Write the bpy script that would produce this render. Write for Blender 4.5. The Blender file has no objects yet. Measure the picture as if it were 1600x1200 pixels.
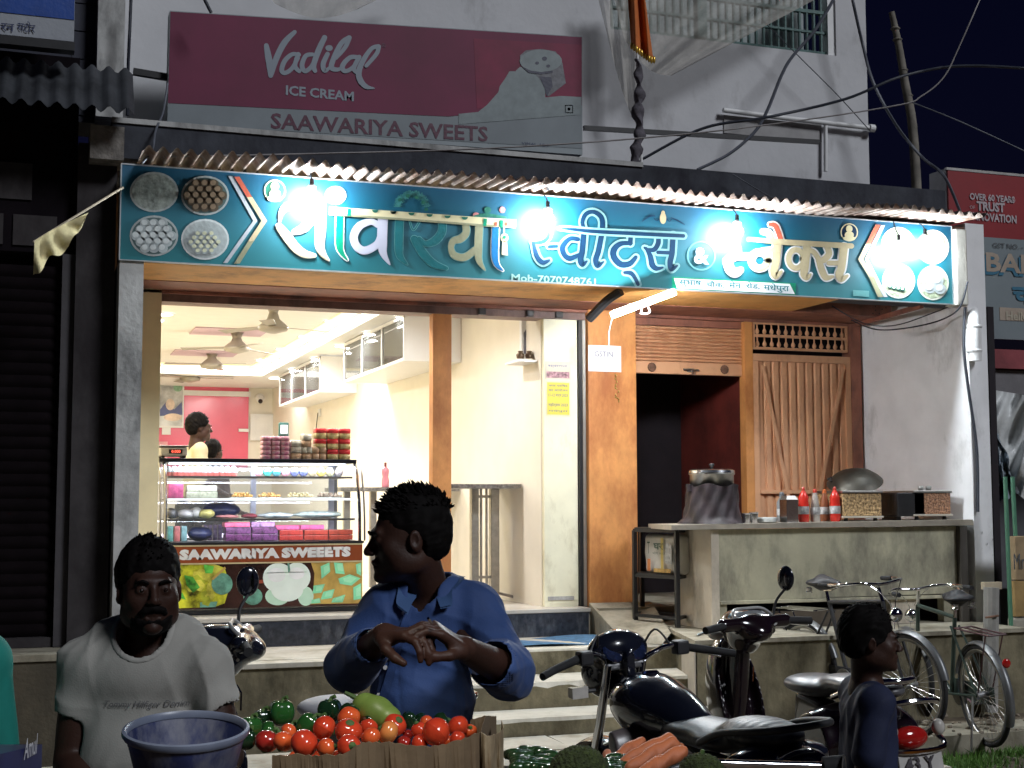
import bpy, bmesh, math, random
import numpy as np
from mathutils import Vector, Matrix
random.seed(7); rng = np.random.RandomState(7)
sc = bpy.context.scene
COL = sc.collection
# ------------------------------------------------------------------ camera
FPX = 2180.0                                   # focal length in pixels of the 1600 px wide photograph
def nrm(v): return v/np.linalg.norm(v)
_X = nrm(np.array([6225., -172., FPX])); _Z = np.array([110., 25000., FPX])
_Z = nrm(_Z-_X*(_Z@_X)); _Y = np.cross(_Z, _X)
if _Y[2] < 0: _Y = -_Y
RW = np.array([_X, _Y, _Z])                    # rows: world axes seen from the camera (right, up, forward)
CAM = np.array([0., -10.4, 1.65])
def at(px, py, Y=None, X=None, Z=None):
    """point of the real plane Y=.., X=.. or Z=.. measured at a pixel of the photograph"""
    d = RW @ np.array([px-800., 600.-py, FPX])
    if Y is not None: t = (Y-CAM[1])/d[1]
    elif X is not None: t = (X-CAM[0])/d[0]
    else: t = (Z-CAM[2])/d[2]
    return CAM+t*d
cd = bpy.data.cameras.new('camera'); cam = bpy.data.objects.new('camera', cd); COL.objects.link(cam)
cd.sensor_fit = 'HORIZONTAL'; cd.sensor_width = 36; cd.lens = 36*FPX/1600; cd.clip_end = 500; cd.clip_start = .05
_r = RW @ np.array([1., 0, 0]); _u = RW @ np.array([0, 1., 0]); _f = RW @ np.array([0, 0, 1.])
Mx = Matrix(((_r[0], _u[0], -_f[0], CAM[0]), (_r[1], _u[1], -_f[1], CAM[1]), (_r[2], _u[2], -_f[2], CAM[2]), (0, 0, 0, 1)))
cam.matrix_world = Mx
sc.camera = cam
# ------------------------------------------------------------------ sky, moon-like town light, exposure
SUN_EL, SUN_AZ = 36, 152                        # towards the light: azimuth in degrees from +Y clockwise
w = bpy.data.worlds.new('World'); sc.world = w; w.use_nodes = True
nt = w.node_tree; bg = nt.nodes['Background']
sky = nt.nodes.new('ShaderNodeTexSky'); sky.sky_type = 'NISHITA'; sky.sun_disc = False
sky.sun_elevation = math.radians(1.0); sky.sun_rotation = math.radians(SUN_AZ); sky.altitude = 50
hs = nt.nodes.new('ShaderNodeMix'); hs.data_type = 'RGBA'; hs.blend_type = 'MULTIPLY'; hs.inputs[0].default_value = 1
hs.inputs[7].default_value = (.22, .22, 1.0, 1)
nt.links.new(sky.outputs[0], hs.inputs[6]); nt.links.new(hs.outputs[2], bg.inputs[0]); bg.inputs[1].default_value = .013
sd = bpy.data.lights.new('town_light', 'SUN'); sun = bpy.data.objects.new('town_light', sd); COL.objects.link(sun)
sd.energy = 1.55; sd.angle = math.radians(14); sd.color = (.90, .94, 1.0)
_el, _az = math.radians(SUN_EL), math.radians(SUN_AZ)
sdir = Vector((math.sin(_az)*math.cos(_el), math.cos(_az)*math.cos(_el), math.sin(_el)))
sun.rotation_euler = sdir.to_track_quat('Z', 'Y').to_euler()
vs = sc.view_settings; vs.view_transform = 'Standard'; vs.look = 'None'; vs.exposure = 0; vs.gamma = 1; vs.use_curve_mapping = False
sc.cycles.use_denoising = True; sc.cycles.max_bounces = 7; sc.cycles.diffuse_bounces = 4; sc.cycles.glossy_bounces = 4
sc.cycles.transparent_max_bounces = 12; sc.cycles.transmission_bounces = 6
sc.cycles.sample_clamp_indirect = 4.0; sc.cycles.caustics_reflective = False; sc.cycles.caustics_refractive = False
# ------------------------------------------------------------------ materials
MATS = {}
def M(name, col, rough=.6, var=.12, scale=6, bump=.08, bscale=40, metal=0, dirt=None, emit=0, coat=0, alpha=None, trans=0, col2=None, zgrad=None, sheen=0):
    if name in MATS: return MATS[name]
    m = bpy.data.materials.new(name); m.use_nodes = True; MATS[name] = m
    n = m.node_tree.nodes; l = m.node_tree.links; b = n['Principled BSDF']
    tc = n.new('ShaderNodeTexCoord')
    c = (*col, 1)
    no = n.new('ShaderNodeTexNoise'); no.inputs['Scale'].default_value = scale; no.inputs['Detail'].default_value = 6; no.inputs['Roughness'].default_value = .6
    l.new(tc.outputs['Object'], no.inputs['Vector'])
    rp = n.new('ShaderNodeValToRGB'); rp.color_ramp.elements[0].position = .32; rp.color_ramp.elements[1].position = .68
    lo = col2 if col2 else tuple(x*(1-var*1.6) for x in col); hi = tuple(min(1, x*(1+var)) for x in col)
    rp.color_ramp.elements[0].color = (*lo, 1); rp.color_ramp.elements[1].color = (*hi, 1)
    l.new(no.outputs[0], rp.inputs[0]); out = rp.outputs[0]
    if zgrad:                                    # printed gradient between two heights (world z of the print itself)
        z0, z1, cbot, ctop = zgrad
        sx = n.new('ShaderNodeSeparateXYZ'); g = n.new('ShaderNodeNewGeometry'); l.new(g.outputs['Position'], sx.inputs[0])
        mr = n.new('ShaderNodeMapRange'); mr.inputs[1].default_value = z0; mr.inputs[2].default_value = z1; l.new(sx.outputs[2], mr.inputs[0])
        mx = n.new('ShaderNodeMix'); mx.data_type = 'RGBA'; mx.inputs[6].default_value = (*cbot, 1); mx.inputs[7].default_value = (*ctop, 1)
        l.new(mr.outputs[0], mx.inputs[0])
        m2 = n.new('ShaderNodeMix'); m2.data_type = 'RGBA'; m2.inputs[0].default_value = .3
        l.new(mx.outputs[2], m2.inputs[6]); l.new(out, m2.inputs[7]); out = m2.outputs[2]
    if dirt:
        dc, amt, ds = dirt
        n2 = n.new('ShaderNodeTexNoise'); n2.inputs['Scale'].default_value = ds; n2.inputs['Detail'].default_value = 9; n2.inputs['Roughness'].default_value = .68
        mp = n.new('ShaderNodeMapping'); mp.inputs['Scale'].default_value = (1, 1, .45); l.new(tc.outputs['Object'], mp.inputs[0]); l.new(mp.outputs[0], n2.inputs['Vector'])
        r2 = n.new('ShaderNodeValToRGB'); r2.color_ramp.elements[0].position = .62-amt*.35; r2.color_ramp.elements[1].position = .80-amt*.25
        l.new(n2.outputs[0], r2.inputs[0])
        mx = n.new('ShaderNodeMix'); mx.data_type = 'RGBA'; mx.inputs[7].default_value = (*dc, 1)
        l.new(r2.outputs[0], mx.inputs[0]); l.new(out, mx.inputs[6]); out = mx.outputs[2]
    l.new(out, b.inputs['Base Color'])
    b.inputs['Roughness'].default_value = rough; b.inputs['Metallic'].default_value = metal
    if coat: b.inputs['Coat Weight'].default_value = coat; b.inputs['Coat Roughness'].default_value = .06
    if sheen: b.inputs['Sheen Weight'].default_value = sheen
    if bump:
        n3 = n.new('ShaderNodeTexNoise'); n3.inputs['Scale'].default_value = bscale; n3.inputs['Detail'].default_value = 7
        l.new(tc.outputs['Object'], n3.inputs['Vector'])
        bp = n.new('ShaderNodeBump'); bp.inputs['Strength'].default_value = min(1, bump*3); bp.inputs['Distance'].default_value = .004+bump*.03
        l.new(n3.outputs[0], bp.inputs['Height']); l.new(bp.outputs[0], b.inputs['Normal'])
    if emit:
        b.inputs['Emission Color'].default_value = c; b.inputs['Emission Strength'].default_value = emit
    if trans: b.inputs['Transmission Weight'].default_value = trans
    if alpha is not None: b.inputs['Alpha'].default_value = alpha
    return m
def glass(name, tint=(1, 1, 1), refl=.12, opac=.06):
    if name in MATS: return MATS[name]
    m = bpy.data.materials.new(name); m.use_nodes = True; MATS[name] = m
    n = m.node_tree.nodes; l = m.node_tree.links; n.clear()
    o = n.new('ShaderNodeOutputMaterial'); t = n.new('ShaderNodeBsdfTransparent'); t.inputs[0].default_value = (*tint, 1)
    g = n.new('ShaderNodeBsdfGlossy'); g.inputs['Roughness'].default_value = .03; fr = n.new('ShaderNodeFresnel'); fr.inputs[0].default_value = 1.5
    d = n.new('ShaderNodeBsdfDiffuse'); d.inputs[0].default_value = (.8, .85, .85, 1)
    a = n.new('ShaderNodeMixShader'); b = n.new('ShaderNodeMixShader'); b.inputs[0].default_value = opac
    l.new(fr.outputs[0], a.inputs[0]); l.new(t.outputs[0], a.inputs[1]); l.new(g.outputs[0], a.inputs[2])
    l.new(a.outputs[0], b.inputs[1]); l.new(d.outputs[0], b.inputs[2]); l.new(b.outputs[0], o.inputs[0])
    return m
def emis(name, col, s):
    if name in MATS: return MATS[name]
    m = bpy.data.materials.new(name); m.use_nodes = True; MATS[name] = m
    b = m.node_tree.nodes['Principled BSDF']; b.inputs['Base Color'].default_value = (.8, .8, .8, 1)
    b.inputs['Emission Color'].default_value = (*col, 1); b.inputs['Emission Strength'].default_value = s
    return m
def halo(name, col, s):
    return emis(name, col, s)
# ------------------------------------------------------------------ objects
ORG = {}                                        # object name -> origin its mesh is stored against
def thing(name, label, cat, loc=(0, 0, 0), group=None):
    o = bpy.data.objects.new(name, None); o.empty_display_size = .1; COL.objects.link(o)
    o.location = loc; o['label'] = label; o['category'] = cat
    if group: o['group'] = group
    ORG[o.name] = np.array(loc, float); return o
def org(p): return ORG[p.name] if p is not None and p.name in ORG else np.zeros(3)
def tag(o, label, cat, group=None):
    o['label'] = label; o['category'] = cat
    if group: o['group'] = group
    return o
def meshobj(name, V, F, mat, parent=None, smooth=False, orig=None, label=None, mats=None, midx=None):
    V = np.asarray(V, float)
    if parent is not None: og = org(parent)
    else: og = np.array(orig, float) if orig is not None else (V.mean(0)*np.array([1, 1, 0])+np.array([0, 0, V[:, 2].min()]))
    me = bpy.data.meshes.new(name); me.from_pydata((V-og).tolist(), [], F if isinstance(F, list) else F.tolist())
    if mats:
        for mm in mats: me.materials.append(mm)
        if midx is not None: me.polygons.foreach_set('material_index', midx)
    else: me.materials.append(mat)
    if smooth: me.polygons.foreach_set('use_smooth', [True]*len(me.polygons))
    me.update()
    o = bpy.data.objects.new(name, me); COL.objects.link(o)
    if parent is not None: o.parent = parent
    else: o.location = og
    ORG[o.name] = og
    if label: o['label'] = label
    return o
class MB:
    def __init__(s): s.v = []; s.f = []
    def add(s, vs, fs):
        n = len(s.v); s.v += [tuple(map(float, p)) for p in vs]; s.f += [tuple(i+n for i in f) for f in fs]; return s
    def box(s, a, b, bev=0):
        x0, y0, z0 = [min(a[i], b[i]) for i in range(3)]; x1, y1, z1 = [max(a[i], b[i]) for i in range(3)]
        if bev:
            r = min(bev, (x1-x0)/2.01, (y1-y0)/2.01, (z1-z0)/2.01); bm = bmesh.new(); bmesh.ops.create_cube(bm, size=1)
            for v in bm.verts: v.co = Vector(((x0+x1)/2+v.co.x*(x1-x0), (y0+y1)/2+v.co.y*(y1-y0), (z0+z1)/2+v.co.z*(z1-z0)))
            bmesh.ops.bevel(bm, geom=bm.edges[:]+bm.verts[:], offset=r, segments=2, affect='EDGES', profile=.6)
            bm.verts.ensure_lookup_table(); s.add([v.co for v in bm.verts], [[v.index for v in f.verts] for f in bm.faces]); bm.free(); return s
        return s.add([(x0, y0, z0), (x1, y0, z0), (x1, y1, z0), (x0, y1, z0), (x0, y0, z1), (x1, y0, z1), (x1, y1, z1), (x0, y1, z1)],
                     [(0, 3, 2, 1), (4, 5, 6, 7), (0, 1, 5, 4), (1, 2, 6, 5), (2, 3, 7, 6), (3, 0, 4, 7)])
    def hexa(s, p):                             # 8 points: bottom loop then top loop
        return s.add(p, [(0, 3, 2, 1), (4, 5, 6, 7), (0, 1, 5, 4), (1, 2, 6, 5), (2, 3, 7, 6), (3, 0, 4, 7)])
    def bar(s, a, b, wx, wy=None, up=(0, 0, 1)):   # square bar from a to b
        a = np.array(a, float); b = np.array(b, float); d = nrm(b-a); u = np.array(up, float)
        if abs(d@u) > .95: u = np.array([0, 1., 0])
        e = nrm(np.cross(d, u)); u = np.cross(e, d); wy = wy or wx
        p = []
        for c in (a, b): p += [c-e*wx/2-u*wy/2, c+e*wx/2-u*wy/2, c+e*wx/2+u*wy/2, c-e*wx/2+u*wy/2]
        return s.hexa(p)
    def tube(s, pts, r, n=10, cap=True, smooth=0):
        P = [np.array(p, float) for p in pts]
        R = list(r) if hasattr(r, '__len__') else [r]*len(P)
        if smooth:
            P, R = cat(P, R, smooth)
        m = len(P); ref = None; rings = []
        for i in range(m):
            t = nrm(P[min(i+1, m-1)]-P[max(i-1, 0)]+1e-12)
            if ref is None: ref = nrm(np.cross(t, [0, 0, 1.] if abs(t[2]) < .9 else [1., 0, 0]))
            ref = nrm(ref-t*(ref@t)); bi = np.cross(t, ref)
            rings.append([P[i]+R[i]*(math.cos(a)*ref+math.sin(a)*bi) for a in np.linspace(0, 2*math.pi, n, endpoint=False)])
        vs = [v for rg in rings for v in rg]; fs = []
        for i in range(m-1):
            for j in range(n): fs.append((i*n+j, i*n+(j+1) % n, (i+1)*n+(j+1) % n, (i+1)*n+j))
        if cap: fs.append(tuple(range(n-1, -1, -1))); fs.append(tuple((m-1)*n+j for j in range(n)))
        return s.add(vs, fs)
    def lathe(s, prof, c=(0, 0, 0), n=20, axis=(0, 0, 1), cap=True):   # prof: (r, h)
        ax = nrm(np.array(axis, float)); e = nrm(np.cross(ax, [0, 1., 0] if abs(ax[1]) < .9 else [1., 0, 0])); g = np.cross(ax, e); c = np.array(c, float)
        vs = []; fs = []
        for r, h in prof:
            for a in np.linspace(0, 2*math.pi, n, endpoint=False): vs.append(c+ax*h+r*(math.cos(a)*e+math.sin(a)*g))
        for i in range(len(prof)-1):
            for j in range(n): fs.append((i*n+j, i*n+(j+1) % n, (i+1)*n+(j+1) % n, (i+1)*n+j))
        if cap:
            if prof[0][0] > 1e-4: fs.append(tuple(range(n-1, -1, -1)))
            if prof[-1][0] > 1e-4: fs.append(tuple((len(prof)-1)*n+j for j in range(n)))
        return s.add(vs, fs)
    def ell(s, c, r, n=16, m=10, R=None):
        R = np.eye(3) if R is None else R; c = np.array(c, float); vs = []; fs = []
        if not hasattr(r, '__len__'): r = (r, r, r)
        for i in range(m+1):
            th = math.pi*i/m
            for j in range(n):
                ph = 2*math.pi*j/n; vs.append(c+R@np.array([r[0]*math.sin(th)*math.cos(ph), r[1]*math.sin(th)*math.sin(ph), r[2]*math.cos(th)]))
        for i in range(m):
            for j in range(n): fs.append((i*n+j, (i+1)*n+j, (i+1)*n+(j+1) % n, i*n+(j+1) % n))
        return s.add(vs, fs)
    def poly(s, pts, nrml, th):                 # planar polygon extruded by th along nrml
        P = [np.array(p, float) for p in pts]; n = len(P); d = np.array(nrml, float)*th
        s.add([*P, *[p+d for p in P]], [tuple(range(n-1, -1, -1)), tuple(range(n, 2*n))]+[(i, (i+1) % n, n+(i+1) % n, n+i) for i in range(n)]); return s
    def grid(s, fn, nu, nv):
        vs = [fn(i/nu, j/nv) for i in range(nu+1) for j in range(nv+1)]
        return s.add(vs, [(i*(nv+1)+j, (i+1)*(nv+1)+j, (i+1)*(nv+1)+j+1, i*(nv+1)+j+1) for i in range(nu) for j in range(nv)])
    def build(s, name, mat, parent=None, smooth=False, **k):
        return meshobj(name, s.v, s.f, mat, parent, smooth, **k)
def cat(P, R, k):                               # catmull-rom resampling of points and radii
    Q = []; S = []; n = len(P)
    for i in range(n-1):
        p0, p1, p2, p3 = P[max(i-1, 0)], P[i], P[i+1], P[min(i+2, n-1)]
        for t in np.linspace(0, 1, k, endpoint=False):
            Q.append(.5*((2*p1)+(-p0+p2)*t+(2*p0-5*p1+4*p2-p3)*t*t+(-p0+3*p1-3*p2+p3)*t**3)); S.append(R[i]*(1-t)+R[i+1]*t)
    Q.append(P[-1]); S.append(R[-1]); return Q, S
def smoothshade(o, ang=40):
    me = o.data; me.polygons.foreach_set('use_smooth', [True]*len(me.polygons))
    try: me.set_sharp_from_angle(angle=math.radians(ang))
    except Exception: pass
    return o
def copy_thing(o, loc=None, rot=None, label=None, scale=None):
    c = o.copy(); COL.objects.link(c)
    for ch in [x for x in o.children]:
        d = ch.copy(); COL.objects.link(d); d.parent = c
        for g in [x for x in ch.children]:
            e = g.copy(); COL.objects.link(e); e.parent = d
    if loc is not None: c.location = loc
    if rot is not None: c.rotation_euler = rot
    if scale is not None: c.scale = scale
    if label: c['label'] = label
    return c
ORD = ['first', 'second', 'third', 'fourth', 'fifth', 'sixth', 'seventh', 'eighth', 'ninth', 'tenth', 'eleventh', 'twelfth']
# ------------------------------------------------------------------ lettering
def textmesh(s, bold=0, shear=0, space=1.0, res=2):
    cu = bpy.data.curves.new('t', 'FONT'); cu.body = s; cu.size = 1; cu.offset = bold; cu.shear = shear; cu.space_character = space; cu.resolution_u = res
    ob = bpy.data.objects.new('t', cu); COL.objects.link(ob)
    dg = bpy.context.evaluated_depsgraph_get(); me = ob.evaluated_get(dg).to_mesh()
    V = np.array([v.co[:] for v in me.vertices]) if len(me.vertices) else np.zeros((0, 3)); F = [tuple(p.vertices) for p in me.polygons]
    ob.evaluated_get(dg).to_mesh_clear(); bpy.data.objects.remove(ob); bpy.data.curves.remove(cu)
    return V, F
def lettering(s, o, xa, ya, wid, hei, mat, parent, bold=0, shear=0, name='lettering', fit=True, push=.0015, space=1.0):
    """fit text into the box wid x hei: o = lower left corner, xa / ya = unit vectors on the surface"""
    V, F = textmesh(s, bold, shear, space)
    if not len(V): return None
    lo = V.min(0); hi = V.max(0); xa = np.array(xa, float); ya = np.array(ya, float); n = np.cross(xa, ya)
    sx = wid/(hi[0]-lo[0]); sy = hei/(hi[1]-lo[1])
    W = [np.array(o)+xa*(v[0]-lo[0])*sx+ya*(v[1]-lo[1])*sy+n*push for v in V]
    return meshobj(name, W, F, mat, parent)
def text_px(s, x0, y0, x1, h, Yp, mat, parent, push=.004, **k):   # x0,y0 lower left px; x1 right px; h height px; on plane Y=Yp facing the street
    a = at(x0, y0, Y=Yp); b = at(x1, y0, Y=Yp); c = at(x0, y0-h, Y=Yp)
    return lettering(s, a, (1, 0, 0), (0, 0, 1), b[0]-a[0], c[2]-a[2], mat, parent, push=push, **k)
def T(ox, oy, sc_): return lambda pts: [(ox+p[0]/sc_, oy+p[1]/sc_, p[2]/sc_) for p in pts]
def ribbon(b, pts, Yp, extra=0, k=6, cap=True):  # pts (px, py, width px) on plane Y=Yp
    P, R = cat([np.array(p[:2], float) for p in pts], [p[2]/2+extra for p in pts], k)
    n = len(P); vs = []; fs = []
    for i in range(n):
        t = nrm(P[min(i+1, n-1)]-P[max(i-1, 0)]+1e-9); q = np.array([-t[1], t[0]])
        vs += [at(*(P[i]+q*R[i]), Y=Yp), at(*(P[i]-q*R[i]), Y=Yp)]
    for i in range(n-1): fs.append((2*i, 2*i+1, 2*i+3, 2*i+2))
    b.add(vs, fs)
    if cap:
        for e in (0, n-1):
            if R[e] > .6:
                c = P[e]; m = 12; b.add([at(*(c+R[e]*np.array([math.cos(a), math.sin(a)])), Y=Yp-.0002*(1+e % 3)) for a in np.linspace(0, 2*math.pi, m, endpoint=False)], [tuple(range(m))])
def disc(b, cx, cy, rx, ry, Yp, n=28):
    b.add([at(cx+rx*math.cos(a), cy+ry*math.sin(a), Y=Yp) for a in np.linspace(0, 2*math.pi, n, endpoint=False)], [tuple(range(n))])
def pxpoly(b, pts, Yp): b.add([at(x, y, Y=Yp) for x, y in pts], [tuple(range(len(pts)))])
# ------------------------------------------------------------------ sculpting: signed distance fields turned into one skin
class SDF:
    def __init__(s, lo, hi, h):
        s.lo = np.array(lo, float); s.h = h; s.n = np.maximum(4, np.ceil((np.array(hi)-s.lo)/h).astype(int)+1); s.F = np.full(s.n, .5, np.float32)
        s.ax = [s.lo[i]+h*np.arange(s.n[i]) for i in range(3)]
    def blk(s, lo, hi, m):
        a = np.clip(np.floor((np.array(lo)-m-s.lo)/s.h).astype(int), 0, s.n); b = np.clip(np.ceil((np.array(hi)+m-s.lo)/s.h).astype(int)+1, 0, s.n)
        sl = tuple(slice(a[i], b[i]) for i in range(3)); g = np.meshgrid(*[s.ax[i][sl[i]] for i in range(3)], indexing='ij')
        return sl, g
    def comb(s, sl, d, k, op):
        f = s.F[sl]
        if op == 'u':
            if k > 0: h = np.clip(.5+.5*(f-d)/k, 0, 1); s.F[sl] = f*(1-h)+d*h-k*h*(1-h)
            else: s.F[sl] = np.minimum(f, d)
        elif op == 's':
            if k > 0: h = np.clip(.5-.5*(f+d)/k, 0, 1); s.F[sl] = f*(1-h)-d*h+k*h*(1-h)
            else: s.F[sl] = np.maximum(f, -d)
    def cap(s, a, b, ra, rb=None, k=.01, op='u'):
        rb = ra if rb is None else rb; a = np.array(a, float); b = np.array(b, float); R = max(ra, rb)
        sl, (X, Y, Z) = s.blk(np.minimum(a, b)-R, np.maximum(a, b)+R, max(k*1.2, .03)); ba = b-a; q = ba@ba+1e-12
        t = np.clip(((X-a[0])*ba[0]+(Y-a[1])*ba[1]+(Z-a[2])*ba[2])/q, 0, 1)
        d = np.sqrt((X-a[0]-t*ba[0])**2+(Y-a[1]-t*ba[1])**2+(Z-a[2]-t*ba[2])**2)-(ra+(rb-ra)*t); s.comb(sl, d, k, op); return s
    def chain(s, pts, rs, k=.01, op='u'):
        for i in range(len(pts)-1): s.cap(pts[i], pts[i+1], rs[i], rs[i+1], k, op)
        return s
    def ell(s, c, r, R=None, k=.01, op='u'):
        c = np.array(c, float); r = np.array(r, float)*np.ones(3); m = r.max(); R = np.eye(3) if R is None else R
        ext = np.sqrt(((R*r)**2).sum(1)); sl, (X, Y, Z) = s.blk(c-ext, c+ext, max(k*1.2, .03)); X = X-c[0]; Y = Y-c[1]; Z = Z-c[2]
        x = X*R[0, 0]+Y*R[1, 0]+Z*R[2, 0]; y = X*R[0, 1]+Y*R[1, 1]+Z*R[2, 1]; z = X*R[0, 2]+Y*R[1, 2]+Z*R[2, 2]
        k0 = np.sqrt((x/r[0])**2+(y/r[1])**2+(z/r[2])**2); k1 = np.sqrt((x/r[0]**2)**2+(y/r[1]**2)**2+(z/r[2]**2)**2)+1e-9
        s.comb(sl, k0*(k0-1)/k1, k, op); return s
    def box(s, c, hf, R=None, rd=.01, k=.005, op='u'):
        c = np.array(c, float); hf = np.array(hf, float); R = np.eye(3) if R is None else R; ext = np.abs(R)@hf
        sl, (X, Y, Z) = s.blk(c-ext, c+ext, max(k*1.2, .03)); X = X-c[0]; Y = Y-c[1]; Z = Z-c[2]; q = []
        for i in range(3): q.append(np.abs(X*R[0, i]+Y*R[1, i]+Z*R[2, i])-hf[i]+rd)
        d = np.sqrt(sum(np.maximum(a, 0)**2 for a in q))+np.minimum(np.maximum(q[0], np.maximum(q[1], q[2])), 0)-rd
        s.comb(sl, d, k, op); return s
    def cut(s, p, n, k=0):                       # keep the side opposite to n
        n = nrm(np.array(n, float)); g = np.meshgrid(*s.ax, indexing='ij', sparse=True)
        d = (g[0]-p[0])*n[0]+(g[1]-p[1])*n[1]+(g[2]-p[2])*n[2]; s.F = np.maximum(s.F, d.astype(np.float32)); return s
    def disp(s, fn):
        g = np.meshgrid(*s.ax, indexing='ij', sparse=True); s.F = s.F+np.asarray(fn(*g), np.float32); return s
    def mesh(s):
        F = s.F.copy(); F[0] = F[-1] = .5; F[:, 0] = F[:, -1] = .5; F[:, :, 0] = F[:, :, -1] = .5
        S = F < 0; nx, ny, nz = F.shape
        def C(A, i, j, k): return A[i:nx-1+i, j:ny-1+j, k:nz-1+k]
        cnt = np.zeros((nx-1, ny-1, nz-1), int)
        for i in (0, 1):
            for j in (0, 1):
                for k in (0, 1): cnt += C(S, i, j, k)
        act = np.argwhere((cnt > 0) & (cnt < 8)); idx = -np.ones((nx-1, ny-1, nz-1), int); idx[tuple(act.T)] = np.arange(len(act))
        acc = np.zeros((len(act), 3)); num = np.zeros(len(act)); I, J, K = act.T
        cs = [(i, j, k) for i in (0, 1) for j in (0, 1) for k in (0, 1)]
        for a in cs:
            for b in cs:
                if sum(abs(a[t]-b[t]) for t in range(3)) == 1 and a < b:
                    fa = F[I+a[0], J+a[1], K+a[2]]; fb = F[I+b[0], J+b[1], K+b[2]]; m = (fa < 0) != (fb < 0); t = np.where(m, fa/(fa-fb+1e-12), 0)
                    for d in range(3): acc[:, d] += np.where(m, a[d]+(b[d]-a[d])*t, 0)
                    num += m
        V = s.lo+s.h*(act+acc/num[:, None]); Q = []
        for ax in range(3):
            u, v = [(1, 2), (2, 0), (0, 1)][ax]
            sl0 = [slice(None)]*3; sl1 = [slice(None)]*3; sl0[ax] = slice(0, -1); sl1[ax] = slice(1, None)
            A = S[tuple(sl0)]; B = S[tuple(sl1)]; e = np.argwhere(A != B)
            e = e[(e[:, u] > 0) & (e[:, v] > 0) & (e[:, u] < F.shape[u]-1) & (e[:, v] < F.shape[v]-1)]
            fl = A[tuple(e.T)]
            def cell(du, dv):
                c = e.copy(); c[:, u] -= du; c[:, v] -= dv; return idx[tuple(c.T)]
            q = np.stack([cell(1, 1), cell(0, 1), cell(0, 0), cell(1, 0)], 1); q[~fl] = q[~fl][:, ::-1]; Q.append(q)
        return V, np.concatenate(Q)
    def build(s, name, mat, parent=None, relax=1, **k):
        V, Q = s.mesh()
        for _ in range(relax):                   # light laplacian relax
            A = np.zeros_like(V); N = np.zeros(len(V))
            for a, b in ((0, 1), (1, 2), (2, 3), (3, 0)):
                np.add.at(A, Q[:, a], V[Q[:, b]]); np.add.at(A, Q[:, b], V[Q[:, a]]); np.add.at(N, Q[:, a], 1); np.add.at(N, Q[:, b], 1)
            V = V*.5+.5*A/N[:, None]
        return meshobj(name, V, Q, mat, parent, smooth=True, **k)
def rot(fwd, up=(0, 0, 1)):                     # columns: side, forward, up
    f = nrm(np.array(fwd, float)); sd_ = nrm(np.cross(f, np.array(up, float))); u = np.cross(sd_, f); return np.stack([sd_, f, u], 1)
def wob(X, Y, Z, fr, amp, seed=0):
    r = np.random.RandomState(seed); t = 0
    for _ in range(4):
        d = r.randn(3); d /= np.linalg.norm(d); d *= fr*(.7+.8*r.rand()); t = t+np.sin(X*d[0]+Y*d[1]+Z*d[2]+r.rand()*6)
    return amp*t/2.5
# ================================================================== SETTING: ground, pavement, road
PLW = M('white_plaster', (.62, .62, .64), .85, .05, 2, .12, 14, dirt=((.30, .29, .29), .20, 1.9))
PLR = M('side_wall_plaster', (.93, .93, .95), .8, .05, 3, .05, 12, dirt=((.5, .5, .5), .2, 3))
PLG = M('grey_plaster', (.50, .50, .49), .9, .12, 4, .15, 25, dirt=((.12, .12, .12), .45, 3))
CRM = M('cream_wall', (.84, .79, .69), .55, .03, 3, .02, 20)
CRM2 = M('cream_pilaster', (.85, .82, .62), .6, .05, 4, .04, 20, dirt=((.5, .45, .3), .25, 3))
YEL = M('yellow_pilaster', (.90, .78, .48), .6, .05, 4, .04, 20)
ORG_ = M('orange_paint', (.66, .29, .09), .6, .12, 4, .06, 20, dirt=((.36, .12, .035), .5, 3))
ORGS = M('orange_shutter', (.70, .38, .21), .5, .06, 4, .02, 30, dirt=((.45, .23, .13), .3, 4))
BRN = M('brown_red_paint', (.33, .13, .085), .6, .15, 5, .08, 20, dirt=((.12, .06, .05), .4, 4))
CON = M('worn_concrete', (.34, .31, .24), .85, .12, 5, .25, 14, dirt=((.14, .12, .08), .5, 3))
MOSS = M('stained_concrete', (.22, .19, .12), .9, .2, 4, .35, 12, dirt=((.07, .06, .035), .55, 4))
DKC = M('dark_concrete', (.055, .06, .075), .9, .2, 4, .2, 14, dirt=((.02, .02, .03), .5, 3))
GRN_ = M('dark_granite', (.03, .035, .05), .25, .3, 20, .02, 60, dirt=((.10, .11, .13), .3, 6))
MBL = M('floor_marble', (.58, .54, .48), .25, .06, 5, .01)
DARK = M('dark_interior', (.02, .015, .02), .9)
BLK = M('black_paint', (.015, .015, .017), .4, .2, 10, .02)
STEEL = M('steel', (.62, .62, .63), .22, .06, 20, .01, metal=1)
STEELD = M('brushed_steel', (.45, .44, .42), .38, .1, 20, .02, metal=1)
RUST = M('rusty_iron', (.16, .08, .05), .8, .3, 20, .1)
WHT = M('white_paint', (.8, .8, .8), .5, .04)
def structure(o): o['kind'] = 'structure'; return o
b = MB(); b.grid(lambda u, v: (-90+180*u, -60+180*v, 0), 8, 8)
structure(b.build('ground', M('street_dirt', (.16, .13, .09), .95, .25, 1.2, .4, 9, dirt=((.07, .055, .04), .5, .8))))
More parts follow.
